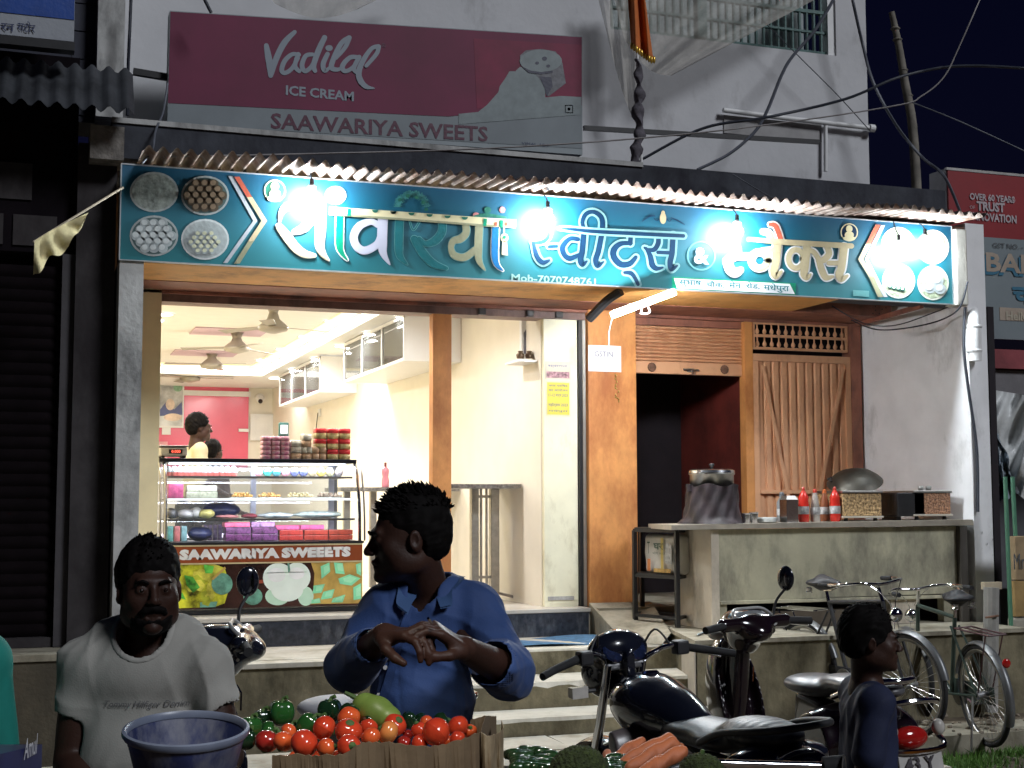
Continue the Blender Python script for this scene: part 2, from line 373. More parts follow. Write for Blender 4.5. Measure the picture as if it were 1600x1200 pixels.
# raised pavement of big stone slabs in front of the steps
PAV = structure(MB().box((-3, -5.4, .004), (1.9, -3.75, .145)).box((-3, -3.745, .004), (5.0, -1.9, .145)).build('pavement', M('pavement_bed', (.12, .10, .075), .95, .2, 5, .3)))
slabm = M('paving_stone', (.46, .43, .36), .75, .1, 3, .12, 18, dirt=((.25, .22, .16), .4, 3))
ys = [-1.93, -2.42, -3.02, -3.70, -4.45, -5.35]
for r in range(5):
    x = -2.9-.3*r+.37*(r % 2)
    while x < (4.95 if r < 3 else 1.8):
        wd = rng.uniform(.7, 1.05); x1 = min(x+wd, 4.97 if r < 3 else 1.88)
        g = .010; j = lambda: rng.uniform(-.014, .014); z = .145+rng.uniform(.018, .028)
        a = [(x+g+j(), ys[r+1]+g+j()), (x1-g+j(), ys[r+1]+g+j()), (x1-g+j(), ys[r]-g+j()), (x+g+j(), ys[r]-g+j())]
        MB().hexa([(*p, .14) for p in a]+[(*p, z+rng.uniform(-.003, .003)) for p in a]).build('paving_stone', slabm, PAV)
        x = x1
b = MB().box((5.1, -2.62, .004), (12, -2.2, .13)); structure(b.build('kerb', CON))
b = MB().box((4.95, -2.2, .002), (12, -1.0, .10)); structure(b.build('roadside_strip', M('earth', (.14, .11, .075), .95, .3, 3, .5, 10)))
# grass
gb = MB(); 
for k in range(5200):
    cl = [(5.55, -2.95, .35, .16), (6.35, -3.3, .3, .2), (5.1, -3.05, .3, .12), (6.9, -2.9, .3, .2), (6.3, -2.75, .7, .08)][k % 5]
    x = rng.normal(cl[0], cl[2]*.55); y = rng.normal(cl[1], cl[3]*.6); hgt = rng.uniform(.025, .075); a = rng.uniform(0, 6.28); dx, dy = math.cos(a)*.004, math.sin(a)*.004
    lx, ly = rng.normal(0, .02, 2)
    if y > -2.65: continue
    gb.add([(x-dx, y-dy, 0), (x+dx, y+dy, 0), (x+dx*.6+lx*.5, y+dy*.6+ly*.5, hgt*.6), (x+lx, y+ly, hgt)], [(0, 1, 2), (0, 2, 3)])
go = gb.build('grass', M('grass_blade', (.10, .22, .035), .6, .35, 3, 0)); go['kind'] = 'stuff'; 
sb = MB()
for k in range(700):
    x = rng.uniform(4.9, 8.2); y = rng.uniform(-3.6, -1.1); r = rng.uniform(.006, .025)*(1 if k % 12 else 1.9); z0 = .1 if y > -2.2 else (.13 if y > -2.62 else 0)
    sb.ell((x, y, z0+r*.3), (r, r*rng.uniform(.6, 1), r*.6), 6, 4)
so = sb.build('gravel', M('pebble', (.25, .21, .16), .9, .3, 8, .1)); so['kind'] = 'stuff'

# ================================================================== THE SHOP BUILDING
B = thing('shop_building', 'white two storey building with the open lit sweet shop below and orange shutter beside it', 'building', (0.5, 0, 0))
SOF = 3.2
# side wall left with front column, right oblique wall
MB().box((.56, -1.25, .0), (.71, 0, SOF)).build('column', PLG, B)
MB().box((.71, -.10, .3), (.93, .12, SOF)).build('pilaster', YEL, B)
MB().box((.56, 0, .3), (.71, 11.2, 3.9)).build('wall', YEL, B)
xr0, xr1 = 6.84, 7.045
MB().hexa([(xr1, -1.25, 0), (7.22, -1.25, 0), (7.05, .2, 0), (xr0, .2, 0), (xr1, -1.25, 3.86), (7.22, -1.25, 3.86), (7.05, .2, 3.86), (xr0, .2, 3.86)]).build('wall', PLR, B)
# interior shell
XS0, XS1 = 3.91, 3.62                             # side wall of the shop, slightly askew
CZ = 3.42
MB().hexa([(XS0, 0.02, .3), (4.24, .02, .3), (4.24, 11.0, .3), (XS1, 11.0, .3), (XS0, .02, 3.9), (4.24, .02, 3.9), (4.24, 11., 3.9), (XS1, 11., 3.9)]).build('wall', CRM, B)
MB().box((XS0+.004, -.03, .83), (4.20, .017, 3.14)).build('pilaster', CRM2, B)
MB().box((XS0+.03, -.036, .88), (XS0+.25, -.031, .91), .001).build('skirting', PLG, B)
MB().box((.5, 11.0, .3), (4.3, 11.2, 3.9)).build('wall', CRM, B)
MB().box((.71, .35, CZ+.10), (3.95, 11, CZ+.2)).build('ceiling', M('ceiling_cream', (.80, .78, .74), .6, .02), B)
# dropped border of the ceiling along the walls and at the back, with the light cove
MB().box((3.12, .12, CZ-.02), (3.95, 11, CZ+.097)).build('ceiling_border', M('border_white', (.86, .86, .84), .5, .02), B)
MB().box((.71, 8.9, CZ-.02), (3.117, 11, CZ+.097)).build('ceiling_border', MATS['border_white'], B)
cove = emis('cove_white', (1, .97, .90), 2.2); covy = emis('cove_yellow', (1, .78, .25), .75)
MB().box((3.085, .2, CZ-.015), (3.115, 8.86, CZ+.06)).build('light_strip', cove, B)
MB().box((.75, 8.865, CZ-.015), (3.115, 8.895, CZ+.06)).build('light_strip', cove, B)
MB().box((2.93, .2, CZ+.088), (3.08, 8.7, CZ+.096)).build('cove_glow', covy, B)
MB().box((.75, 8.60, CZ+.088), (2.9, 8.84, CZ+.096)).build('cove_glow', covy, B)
# floors
MB().box((.71, -.22, .10), (4.22, 11, .80)).build('floor', CON, B)
MB().box((.71, -.235, .80), (4.22, 11, .83), .004).build('floor_slab', MBL, B)
b = MB(); b.box((.72, -.243, .615), (4.20, -.236, .797)); b.build('granite_riser', GRN_, B)
# soffit, lintel
MB().box((.62, -1.19, SOF), (5.9, -.50, SOF+.12)).build('soffit', M('soffit_orange', (.85, .43, .13), .6, .08, 4, .05, 12, dirt=((.42, .18, .06), .35, 3)), B)
MB().box((.62, -.497, SOF-.005), (6.86, .0, SOF+.12)).build('soffit', BRN, B)
MB().box((.71, -.06, 3.115), (4.27, .14, SOF-.008)).build('lintel', M('lintel_grey', (.22, .13, .11), .5, .15, 6, .06, dirt=((.1, .06, .05), .4, 6)), B)
MB().box((.71, -.10, 3.17), (4.27, -.062, SOF-.008)).build('trim', BRN, B)
MB().box((.56, -1.24, SOF+.004), (7.0, -1.0, 3.78)).build('fascia', DKC, B)
for x in (3.35, 3.75, 4.0):                        # lugs on the shutter track
    MB().box((x, -.09, 3.12), (x+.06, -.06, 3.17), .005).build('shutter_lug', BLK, B)
MB().box((2.99, -.05, .83), (3.14, .06, 3.115), .004).build('post', ORG_, B)
MB().box((4.262, -.12, .5), (4.68, .16, SOF-.006), .006).build('pillar', ORG_, B)
b = MB().box((4.205, -.06, .83), (4.232, .0, 3.11)); b.build('shutter_track', BLK, B)
b = MB().box((4.232, -.07, .83), (4.258, .05, 3.11)); b.build('shutter_track', M('grey_metal', (.4, .38, .34), .4, .1, metal=.6), B)
# shuttered store room
xa, xb = 4.70, 5.72
ztop = 3.19; zs = at(1080, 567, Y=.05)[2]; zop = at(1080, 586, Y=.05)[2]
MB().box((xa, .12, .6), (xa+.02, 3.0, 3.3)).build('wall', M('maroon_wall', (.13, .018, .012), .7, .3, 3, .05), B)
MB().box((xb+.03, .12, .6), (xb+.05, 3.0, 3.3)).build('wall', MATS['maroon_wall'], B)
MB().box((xa, 1.25, .6), (xb+.05, 1.35, 3.3)).build('wall', DARK, B)
MB().box((xa, .12, 3.3), (6.9, 3.1, 3.4)).build('ceiling', DARK, B)
MB().box((4.262, -.3, .5), (6.9, 3.1, .83)).build('floor', CON, B)
n = 10; zz = np.linspace(zs, 3.108, n+1)
for i in range(n):                                # rolled shutter, one curved slat each
    z0, z1 = zz[i], zz[i+1]; v = []; m = 6
    for j in range(m+1):
        t = j/m; y = .045-.028*math.sin(math.pi*t)**.7; z = z0+(z1-z0)*t
        v += [(xa-.005, y, z), (xb, y, z)]
    q = MB().add(v, [(2*j, 2*j+1, 2*j+3, 2*j+2) for j in range(m)])
    q.box((xa-.005, .047, z0), (xb, .055, z1)); q.build('slat', ORGS, B, smooth=True)
MB().box((xa-.005, .02, 3.11), (xb, .05, 3.166)).build('shutter_box', BRN, B)
MB().box((xa-.01, -.02, 3.168), (6.84, .09, SOF-.008)).build('shutter_box', BRN, B)
rail = MB().box((xa-.004, .012, zop), (xb-.002, .06, zs-.002), .004).build('shutter_rail', ORGS, B)
for x in (4.88, 5.55): MB().lathe([(.0, -.012), (.035, -.01), (.04, 0)], (x, .008, (zs+zop)/2), 12, (0, 1, 0)).build('shutter_stud', RUST, rail)
MB().box((5.20, -.008, zop+.02), (5.26, .008, zop+.05), .004).tube([(5.16, -.01, zop+.04), (5.3, -.01, zop+.035)], .008).build('shutter_latch', STEELD, rail)
MB().tube([(5.225, -.03, zop+.035), (5.225, -.04, zop-.01), (5.25, -.04, zop-.012), (5.25, -.03, zop+.03)], .006).build('padlock', STEEL, rail)
MB().box((5.722, -.03, .83), (5.80, .07, 3.166), .004).build('post', ORG_, B)
# grille above the panel door
gx0, gx1 = 5.83, 6.72; gz0 = at(1260, 547, Y=0)[2]; gz1 = 3.165; dz = at(1260, 800, Y=0)[2]
gf = MB(); 
for z in (gz0, (gz0+gz1)/2, gz1): gf.box((gx0-.02, -.012, z-.011), (gx1+.02, .012, z+.011))
gf.box((gx0-.02, -.014, gz0), (gx0+.0, .014, gz1)).box((gx1, -.014, gz0), (gx1+.02, .014, gz1))
G = gf.build('window_grille', ORGS, B)
for i in range(13):
    x = gx0+.03+(gx1-gx0-.06)*i/12
    for s in (0, 1):
        z0 = gz0+(gz1-gz0)*.5*s; h = (gz1-gz0)*.5
        MB().lathe([(.008, 0), (.008, h*.1), (.018, h*.25), (.018, h*.38), (.007, h*.6), (.007, h*.85), (.014, h*.94), (.008, h)], (x, -.0, z0), 8).build('baluster', ORGS, G)
MB().box((xb+.06, .35, .84), (6.9, .36, 3.35)).build('wall', DARK, B)
# corrugated panel door, brace bars, lower kick rail
D = MB(); 
nr = 11
for i in range(nr):
    x0 = gx0+(gx1-gx0)*i/nr; wv = (gx1-gx0)/nr
    pr = [(0, .010), (.10, .010), (.22, -.008), (.78, -.008), (.90, .010), (1, .010)]
    for k in range(5):
        a, c = pr[k], pr[k+1]
        D.add([(x0+a[0]*wv, a[1], .86), (x0+c[0]*wv, c[1], .86), (x0+c[0]*wv, c[1], gz0-.1), (x0+a[0]*wv, a[1], gz0-.1)], [(0, 1, 2, 3)])
DR = D.build('corrugated_door', ORGS, B)
dt = gz0-.05; fr = MB()
fr.box((gx0-.03, -.03, dt-.06), (gx1+.03, .03, dt)).box((gx0-.03, -.03, .86), (gx0+.02, .03, dt-.062)).box((gx1-.02, -.03, .86), (gx1+.03, .03, dt-.062))
fr.box((gx0+.022, -.034, 1.72), (gx1-.022, -.016, 1.75)); fr.build('door_frame', ORGS, DR)
for (p, q) in (((gx0+.06, -.032, dt-.1), (gx0+.42, -.032, 1.0)), ((gx1-.05, -.045, dt-.1), (gx0+.40, -.045, 1.0))):
    MB().bar(p, q, .03, .012, (0, 1, 0)).build('brace', ORGS, DR)
MB().box((6.752, -.045, .83), (6.85, .1, SOF-.01)).build('brick_edge', BRN, B)
# steps, landing, platform
st = MB(); st.box((2.35, -1.10, .05), (4.72, -.238, .605)); L1 = st.build('landing', MOSS, B)
TRD = M('lit_step_top', (.50, .47, .40), .8, .08, 4, .15, 16, dirt=((.3, .27, .2), .4, 4))  # paler than the risers: spilled shop light put into the tread colour
def tread(x0, x1, y0, y1, z0, z1, nm='step'):
    n = 26; top = []; 
    b = MB(); jag = [rng.uniform(0, .006)+(.018 if rng.rand() < .07 else 0) for _ in range(n+1)]
    for i in range(n+1):
        x = x0+(x1-x0)*i/n; b.v += [(x, y0, z0), (x, y0+rng.uniform(0, .006), z1-.02-jag[i]), (x, y0+.012+jag[i]*.8, z1-.003*rng.rand()), (x, y1, z1)]
    for i in range(n):
        for k in range(3): b.f.append((4*i+k, 4*(i+1)+k, 4*(i+1)+k+1, 4*i+k+1))
    b.f.append((0, 1, 2, 3)); b.f.append(tuple(4*n+k for k in (3, 2, 1, 0)))
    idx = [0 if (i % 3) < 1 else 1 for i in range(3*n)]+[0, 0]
    o = meshobj(nm, b.v, b.f, None, B, mats=[MOSS, TRD], midx=idx); return o
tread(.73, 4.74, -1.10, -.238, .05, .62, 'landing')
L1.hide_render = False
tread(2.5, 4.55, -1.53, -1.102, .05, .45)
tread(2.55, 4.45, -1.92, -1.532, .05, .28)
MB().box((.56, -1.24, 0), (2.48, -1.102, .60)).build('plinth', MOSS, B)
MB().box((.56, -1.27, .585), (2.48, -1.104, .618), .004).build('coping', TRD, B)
# platform of the counter, oblique left end, ramp beside the steps
P0 = [(4.34, -1.81), (7.03, -1.81), (7.03, -.1), (4.80, -.1)]
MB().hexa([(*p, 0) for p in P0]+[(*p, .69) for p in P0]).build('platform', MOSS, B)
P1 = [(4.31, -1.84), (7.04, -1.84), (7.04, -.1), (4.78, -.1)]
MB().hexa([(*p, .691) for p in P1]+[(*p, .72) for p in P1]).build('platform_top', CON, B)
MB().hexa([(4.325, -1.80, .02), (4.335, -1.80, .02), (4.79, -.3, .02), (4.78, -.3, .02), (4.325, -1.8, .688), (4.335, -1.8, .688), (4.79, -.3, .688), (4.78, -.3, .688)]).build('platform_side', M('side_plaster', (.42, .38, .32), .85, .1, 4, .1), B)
MB().hexa([(4.2, -.95, .625), (4.42, -1.1, .625), (4.74, -.2, .625), (4.25, -.13, .625), (4.2, -.93, .63), (4.5, -1.08, .70), (4.78, -.14, .86), (4.25, -.13, .86)]).build('ramp', CON, B)
# upper storey
us = MB(); WX0, WX1, WZ = 4.53, 6.70, 5.575
us.box((.56, 0, 4.15), (WX0, .25, 6.6)).box((WX1, 0, 4.15), (7.01, .25, 6.6)).box((WX0, .0, 4.15), (WX1, .25, WZ)); us.build('upper_wall', PLW, B)
MB().box((.5, -1.1, 3.90), (6.98, .3, 4.15)).build('floor_slab', DKC, B)
MB().box((.5, -1.115, 4.13), (4.3, -1.05, 4.165)).build('slab_lip', PLG, B)
MB().hexa([(6.1, -.5, 4.152), (6.9, -.5, 4.152), (6.9, -.05, 4.152), (6.1, -.05, 4.152), (6.25, -.45, 4.22), (6.9, -.4, 4.24), (6.9, -.05, 4.22), (6.2, -.05, 4.24)]).build('rubble', DKC, B)
MB().box((WX0-.05, .7, 5.3), (WX1+.1, .72, 6.6)).build('curtain', M('curtain_grey', (.55, .62, .62), .8, .25, 2, .1), B)
W = MB().box((WX0, .05, WZ), (WX1, .09, WZ+.04)).box((WX0, .05, WZ+.38), (WX1, .09, WZ+.41)).box((WX0, .05, WZ+.2), (WX1, .09, WZ+.22)).build('window_grille', M('green_grille', (.03, .11, .10), .4), B)
gm = MATS['green_grille']
for i in range(30):
    x = WX0+.04+(WX1-WX0-.08)*i/29; MB().box((x-.008, .055, WZ+.04), (x+.008, .085, 6.3)).build('bar', gm, W)
MB().box((5.35, .02, WZ+.03), (5.44, .10, 6.3)).build('mullion', gm, W)
MB().box((WX1-.07, .02, WZ), (WX1, .12, 6.5)).build('jamb', WHT, W)
MB().box((3.20, -.01, 5.79), (3.42, .0, 6.2)).build('window', DARK, B)
# pipes and angle irons on the upper wall
def pxtube(pts, Y, r, nm, mat, parent=None, n=8, smooth=5, **k):
    Ys = Y if hasattr(Y, '__len__') else [Y]*len(pts)
    P = [at(p[0], p[1], Y=y) for p, y in zip(pts, Ys)]
    return smoothshade(MB().tube(P, r, n, smooth=smooth).build(nm, mat, parent, **k), 60)
pp = pxtube([(1130, 172), (1230, 185), (1360, 200)], -.06, .022, 'conduit_pipe', WHT, B, smooth=0)
MB().lathe([(.035, 0), (.035, .05)], at(1358, 200, Y=-.06), 12, (1, 0, 0)).build('end_cap', WHT, pp)
pxtube([(1290, 195), (1290, 268)], -.05, .018, 'conduit_pipe', WHT, B, smooth=0)
a = at(1131, 176, Y=-.012); c = at(1284, 222, Y=-.012); MB().box((a[0], -.012, c[2]), (c[0], -.004, a[2]-.02)).build('patch', M('patch_grey', (.38, .37, .37), .8, .1), B)
MB().bar(at(912, 200, Y=-.35), at(1280, 222, Y=-.35), .035).build('angle_iron', BLK, B)
MB().bar(at(208, 112, Y=-.5), at(268, 122, Y=-.5), .045).build('angle_iron', BLK, B)

# ---- corrugated awning over the sign, two overlapping sheets
awn = thing('corrugated_awning', 'long rusty corrugated iron awning jutting out above the turquoise sign board', 'awning', (.7, -1.3, 3.83))
RUSTR = M('weathered_tin', (.42, .34, .30), .5, .25, 6, .1, 30, metal=.3, dirt=((.2, .10, .06), .5, 5))
def sheet(x0, x1, lift, nm='roof_sheet', parent=awn):
    n = int((x1-x0)/.012); b = MB()
    sag = lambda x: .012*math.sin(x*2.1)+.008*math.sin(x*5.3)
    for k in range(2):
        o = -.0015*k
        for i in range(n+1):
            x = x0+(x1-x0)*i/n; wv = .021*math.sin(x/.085*2*math.pi)+sag(x)
            b.v += [(x, -1.62+.02*math.sin(x*3), 3.845+lift+wv+o), (x, -1.28, 3.862+lift+wv+o), (x, -1.0, 3.875+lift+wv*1+o)]
    m = 3*(n+1)
    for k in range(2):
        for i in range(n):
            for j in (0, 1): b.f.append(tuple(q+k*m for q in (3*i+j, 3*(i+1)+j, 3*(i+1)+j+1, 3*i+j+1)))
    for i in range(n): b.f.append((3*i, 3*(i+1), m+3*(i+1), m+3*i))
    return b.build(nm, RUSTR, parent, smooth=True)
for a, c, l in ((.66, 1.75, 0), (1.72, 2.8, .004), (2.77, 3.85, .001), (3.82, 4.9, .005), (4.87, 5.95, .0), (5.92, 6.99, .004)): sheet(a, c, l)
MB().box((.7, -1.24, 3.80), (7.1, -1.2, 3.83)).build('rafter', RUST, awn)

# ================================================================== LEFT NEIGHBOUR
NB = thing('neighbour_shop', 'dark closed shop on the left with rolled down black shutter and grey pillar', 'building', (-1.5, -.9, 0))
DKP = M('dimmed_plaster', (.055, .05, .052), .9, .2, 4, .1, 20, dirt=((.03, .026, .028), .5, 3))  # whitish plaster darkened in colour for the dim light, dirt on top
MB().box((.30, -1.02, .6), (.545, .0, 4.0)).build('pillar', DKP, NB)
MB().box((-2.6, -.9, 3.28), (.30, 0, 4.6)).build('wall', M('dimmed_wall', (.008, .006, .008), .95, .2, 3, .1), NB)  # near-black wall colour stands in for the dim light here
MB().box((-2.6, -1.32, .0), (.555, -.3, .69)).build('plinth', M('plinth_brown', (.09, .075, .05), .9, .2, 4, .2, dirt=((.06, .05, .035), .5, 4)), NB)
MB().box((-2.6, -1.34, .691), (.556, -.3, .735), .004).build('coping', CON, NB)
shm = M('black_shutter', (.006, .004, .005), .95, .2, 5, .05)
for k_ in ('black_shutter', 'dimmed_wall', 'dimmed_plaster'): MATS[k_].node_tree.nodes['Principled BSDF'].inputs['Specular IOR Level'].default_value = .08
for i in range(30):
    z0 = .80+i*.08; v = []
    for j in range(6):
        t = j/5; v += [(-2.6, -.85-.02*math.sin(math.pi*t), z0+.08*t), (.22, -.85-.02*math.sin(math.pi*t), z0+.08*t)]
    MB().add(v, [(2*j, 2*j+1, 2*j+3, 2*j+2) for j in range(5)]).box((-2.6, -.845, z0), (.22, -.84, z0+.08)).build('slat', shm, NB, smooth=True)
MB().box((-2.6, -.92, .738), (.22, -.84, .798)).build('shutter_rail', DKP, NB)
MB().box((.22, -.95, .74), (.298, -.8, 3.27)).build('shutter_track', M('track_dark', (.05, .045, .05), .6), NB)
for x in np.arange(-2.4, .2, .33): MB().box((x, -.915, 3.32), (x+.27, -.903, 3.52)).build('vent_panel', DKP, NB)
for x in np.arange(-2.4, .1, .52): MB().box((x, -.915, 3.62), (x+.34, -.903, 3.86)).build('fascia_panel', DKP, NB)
MB().box((.365, -1.2, 3.86), (.575, -.9, 4.08)).build('plaster_block', M('pale_block', (.22, .2, .18), .9, .3, 8, .3), NB)
MB().box((.42, -.6, 4.3), (.60, 0, 6.5)).build('pillar', PLG, NB)
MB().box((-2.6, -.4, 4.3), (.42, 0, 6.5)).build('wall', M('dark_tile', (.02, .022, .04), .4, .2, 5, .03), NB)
for i in range(5):
    z = 4.35+i*.2
    MB().box((.26, -.41, z), (.415, -.402, z+.19)).build('wall_tile', MATS['dark_tile'], NB)
b = MB(); n = 160                                  # steep corrugated awning
for i in range(n+1):
    x = -2.4+3.0*i/n; wv = .022*math.sin(x/.105*2*math.pi); b.v += [(x+.02, -1.45, 4.12+wv), (x+.03, -1.05, 4.50+wv)]
b.f = [(2*i, 2*i+2, 2*i+3, 2*i+1) for i in range(n)]; b.v += [(v[0], v[1]+.002, v[2]-.002) for v in b.v]; b.f += [tuple(q+2*(n+1) for q in f) for f in b.f[:n]]
b.build('roof_sheet', M('grey_tin', (.07, .075, .085), .5, .25, 5, .08, metal=.4), NB, smooth=True)
ns = thing('shop_sign', 'blue and grey sign board at top left reading the end of a Hindi store name', 'sign', (-.6, -1.3, 4.5))
MB().box((-1.5, -1.36, 4.56), (.245, -1.28, 5.4)).build('board', M('sign_grey', (.30, .32, .36), .5, .05), ns)
a = at(0, 42, Y=-1.362)
MB().box((-1.49, -1.366, 4.70), (.243, -1.361, 5.39)).build('print', M('sign_blue', (.01, .06, .30), .4, .1), ns)
blu = M('ink_navy', (.02, .03, .09), .6)
text_px('रन', 1, 48, 22, 12, -1.366, blu, ns, bold=.01); text_px('स', 27, 48, 37, 12, -1.366, blu, ns, bold=.01); text_px('टोर', 36.5, 50, 55, 17, -1.367, blu, ns, bold=.01)
MB().box((-1.5, -1.37, 4.50), (.25, -1.27, 4.555)).build('frame', BLK, ns)
# torn flag on a stick in front of the left end
fl = thing('torn_flag', 'tattered pale yellow cloth flag on a thin stick poking out left of the sign', 'flag', tuple(at(190, 295, Y=-1.3)))
pa = at(192, 293, Y=-1.28); pb = at(52, 378, Y=-1.75)
MB().tube([pa, pb], [.008, .006], 8).build('stick', M('bamboo_pale', (.45, .38, .28), .7), fl)
def flagf(u, v):
    px_ = 134+(62-134)*u; py_ = 335+(378-335)*u
    lx = [(138, 332), (104, 348), (80, 360), (54, 376)]; bx = [(134, 340), (108, 386), (76, 406), (52, 434)]
    k = min(2, int(u*3)); t = u*3-k; A = [lx[k][i]*(1-t)+lx[k+1][i]*t for i in (0, 1)]; C_ = [bx[k][i]*(1-t)+bx[k+1][i]*t for i in (0, 1)]
    x = A[0]*(1-v)+C_[0]*v; y = A[1]*(1-v)+C_[1]*v+5*math.sin(u*17)*v
    return at(x, y, Y=-1.55-.2*u+.05*math.sin(u*22+v*5)*v)
MB().grid(flagf, 26, 8).build('cloth', M('flag_cream', (.52, .45, .24), .9, .2, 12, .1, sheen=.2), fl, smooth=True)

# ================================================================== RIGHT NEIGHBOUR
RN = thing('neighbour_stall', 'cluttered stall on the right edge hung with banners and plastic sheeting', 'stall', (7.6, -.6, 0))
MB().box((7.25, .5, 0), (11, .6, 2.9)).build('wall', M('wall_mid', (.10, .10, .11), .9, .2, 3, .1), RN)
MB().box((7.26, -.75, 2.55), (11, .45, 2.75)).build('beam', M('beam_grey', (.20, .19, .2), .9, .15, 3, .1), RN)
MB().box((7.30, -.80, 2.76), (11, -.6, 2.92)).build('red_valance', M('valance_red', (.28, .06, .07), .8, .2, 4, .1), RN)
LB = thing('banner_board', 'red slogan banner board over a grey one above the stall on the right', 'sign', (7.5, -.6, 2.9))
a = at(1478, 262, Y=-.6); zt = a[2]; zb = at(1560, 372, Y=-.6)[2]; zg = at(1560, 530, Y=-.6)[2]
MB().box((7.38, -.58, zb-.02), (11, -.35, zt)).build('box_side', M('box_white', (.6, .6, .62), .6), LB)
MB().box((7.385, -.6, zb), (11, -.581, zt-.02)).build('red_panel', M('banner_red', (.26, .008, .014), .45, .12, 2, .03), LB)
MB().box((7.37, -.605, zt-.018), (11, -.58, zt+.004)).build('frame', STEELD, LB)
MB().box((7.2, -.62, zg), (11, -.59, zb-.004)).build('grey_panel', M('banner_grey', (.20, .24, .26), .5, .08, 2, .03), LB)
wt = M('ink_pale', (.5, .42, .45), .6); wg = M('ink_greygreen', (.10, .11, .12), .6); wtan = M('ink_tan', (.42, .34, .27), .6); wbl = M('ink_blue', (.03, .16, .26), .6)
Yb = -.604
text_px('OVER 60 YEARS', 1515, 312, 1585, 11, Yb, wt, LB, bold=.03); text_px('TRUST', 1526, 329, 1570, 15, Yb, wt, LB, bold=.04)
text_px('OF', 1515, 326, 1523, 5, Yb, wt, LB); text_px('AND', 1573, 315, 1586, 6, Yb, wt, LB); text_px('INNOVATION', 1517, 344, 1588, 13, Yb, wt, LB, bold=.03)
Yg = -.624
text_px('GST NO. - 10', 1551, 387, 1612, 8, Yg, wg, LB, bold=.01); text_px('BAR', 1541, 424, 1622, 30, Yg-.002, wtan, LB, bold=.03); text_px('BAR', 1539, 429, 1618, 31, Yg, wbl, LB, bold=.03)
text_px('चा', 1582, 474, 1620, 26, Yg, wbl, LB, bold=.03)
a = at(1562, 480, Y=Yg); c = at(1640, 504, Y=Yg); MB().box((a[0], Yg, c[2]), (c[0], Yg+.003, a[2])).build('label_strip', wtan, LB)
text_px('Hello', 1572, 500, 1606, 14, Yg-.001, M('ink_cream', (.5, .45, .35), .6), LB, bold=.02)
for (x, y) in ((1475, 288), (1487, 286), (1472, 296), (1488, 312), (1530, 373), (1556, 374)): pass
# water pipe, plastic sheets, poles and clutter
pv = thing('drain_pipe', 'short white PVC drain pipe elbow at the outer edge of the white wall', 'pipe', tuple(at(1522, 570, Y=-1.2)))
b = MB(); b.tube([at(1517, 478, Y=-1.1), at(1520, 492, Y=-1.25), at(1522, 510, Y=-1.3), at(1524, 564, Y=-1.3)], [.045, .05, .052, .052], 16, smooth=4)
smoothshade(b.build('pipe', WHT, pv)); 
for y in (510, 548): MB().lathe([(.058, -.012), (.062, 0), (.058, .012)], at(1522.5, y, Y=-1.3), 16, cap=False).build('collar', WHT, pv)
pl = M('clear_plastic', (.72, .74, .74), .3, .12, 4, .4, 10, alpha=.92)
def crumple(name, label, px4, Y, mat, amp=6, cat_='plastic sheet', fr=1., parent=None):
    (x0, y0), (x1, y1), (x2, y2), (x3, y3) = px4; ph = rng.rand(4)*6
    def f(u, v):
        x = (x0*(1-u)+x1*u)*(1-v)+(x3*(1-u)+x2*u)*v; y = (y0*(1-u)+y1*u)*(1-v)+(y3*(1-u)+y2*u)*v
        n_ = math.sin(u*9*fr+ph[0]+v*3)+math.sin(v*11*fr+ph[1]+u*5)+.6*math.sin((u+v)*23*fr+ph[2]); ed = 4*math.sin(v*13+ph[3])*(u > .99 or u < .01)
        return at(x+ed, y+3*math.sin(u*14+ph[1])*(v > .95), Y=Y+n_*amp*.008)
    o = MB().grid(f, 28, 28).build(name, mat, parent, smooth=True)
    if parent is None: tag(o, label, cat_)
    return o
MB().box((7.24, -1.24, 0), (7.30, -.3, 3.2)).build('post', DARK, RN)
crumple('plastic_sheet', 'large pale crumpled plastic sheet hanging at the right edge above the boxes', [(1533, 606), (1606, 618), (1612, 800), (1556, 720)], -1.0, pl)
crumple('plastic_bag', 'bundle of clear crumpled plastic hanging beside the white wall', [(1525, 640), (1552, 650), (1590, 770), (1552, 790)], -1.05, M('blue_plastic', (.35, .42, .48), .3, .5, 14, .6, 10), amp=9, cat_='plastic bag', fr=2)
crumple('netting_bundle', 'grey crumpled netting stuffed behind the green pole, low on the right', [(1533, 820), (1556, 820), (1560, 900), (1535, 905)], -1.1, M('net_grey', (.2, .2, .2), .8, .5, 20, .5), amp=8, cat_='netting', fr=2)
for nm, lb, q, mt in (('cardboard_box', 'upper cardboard box with scrawled lettering at the right edge', ((1586, 838), (1640, 905)), 'card_a'), ('cardboard_box', 'brown cardboard box below the lettered one at the right edge', ((1585, 908), (1640, 962)), 'card_b'),
                  ('cement_sack', 'grey sack under the cardboard boxes at the right edge', ((1584, 966), (1640, 1012)), 'card_c')):
    a = at(*q[0], Y=-1.6); c = at(*q[1], Y=-1.6)
    colr = {'card_a': (.36, .26, .15), 'card_b': (.38, .25, .10), 'card_c': (.36, .33, .27)}[mt]
    o = MB().box((a[0], -1.6, c[2]), (c[0], -1.52, a[2]), .02 if mt == 'card_c' else .006).build(nm, M(mt, colr, .85, .15, 8, .1), None); tag(o, lb, 'sack' if mt == 'card_c' else 'box')
    if mt == 'card_a':
        lettering('Mr.', at(1584, 890, Y=-1.605), (1, 0, 0), (0, 0, 1), .12, .12, wg, o, push=.003)
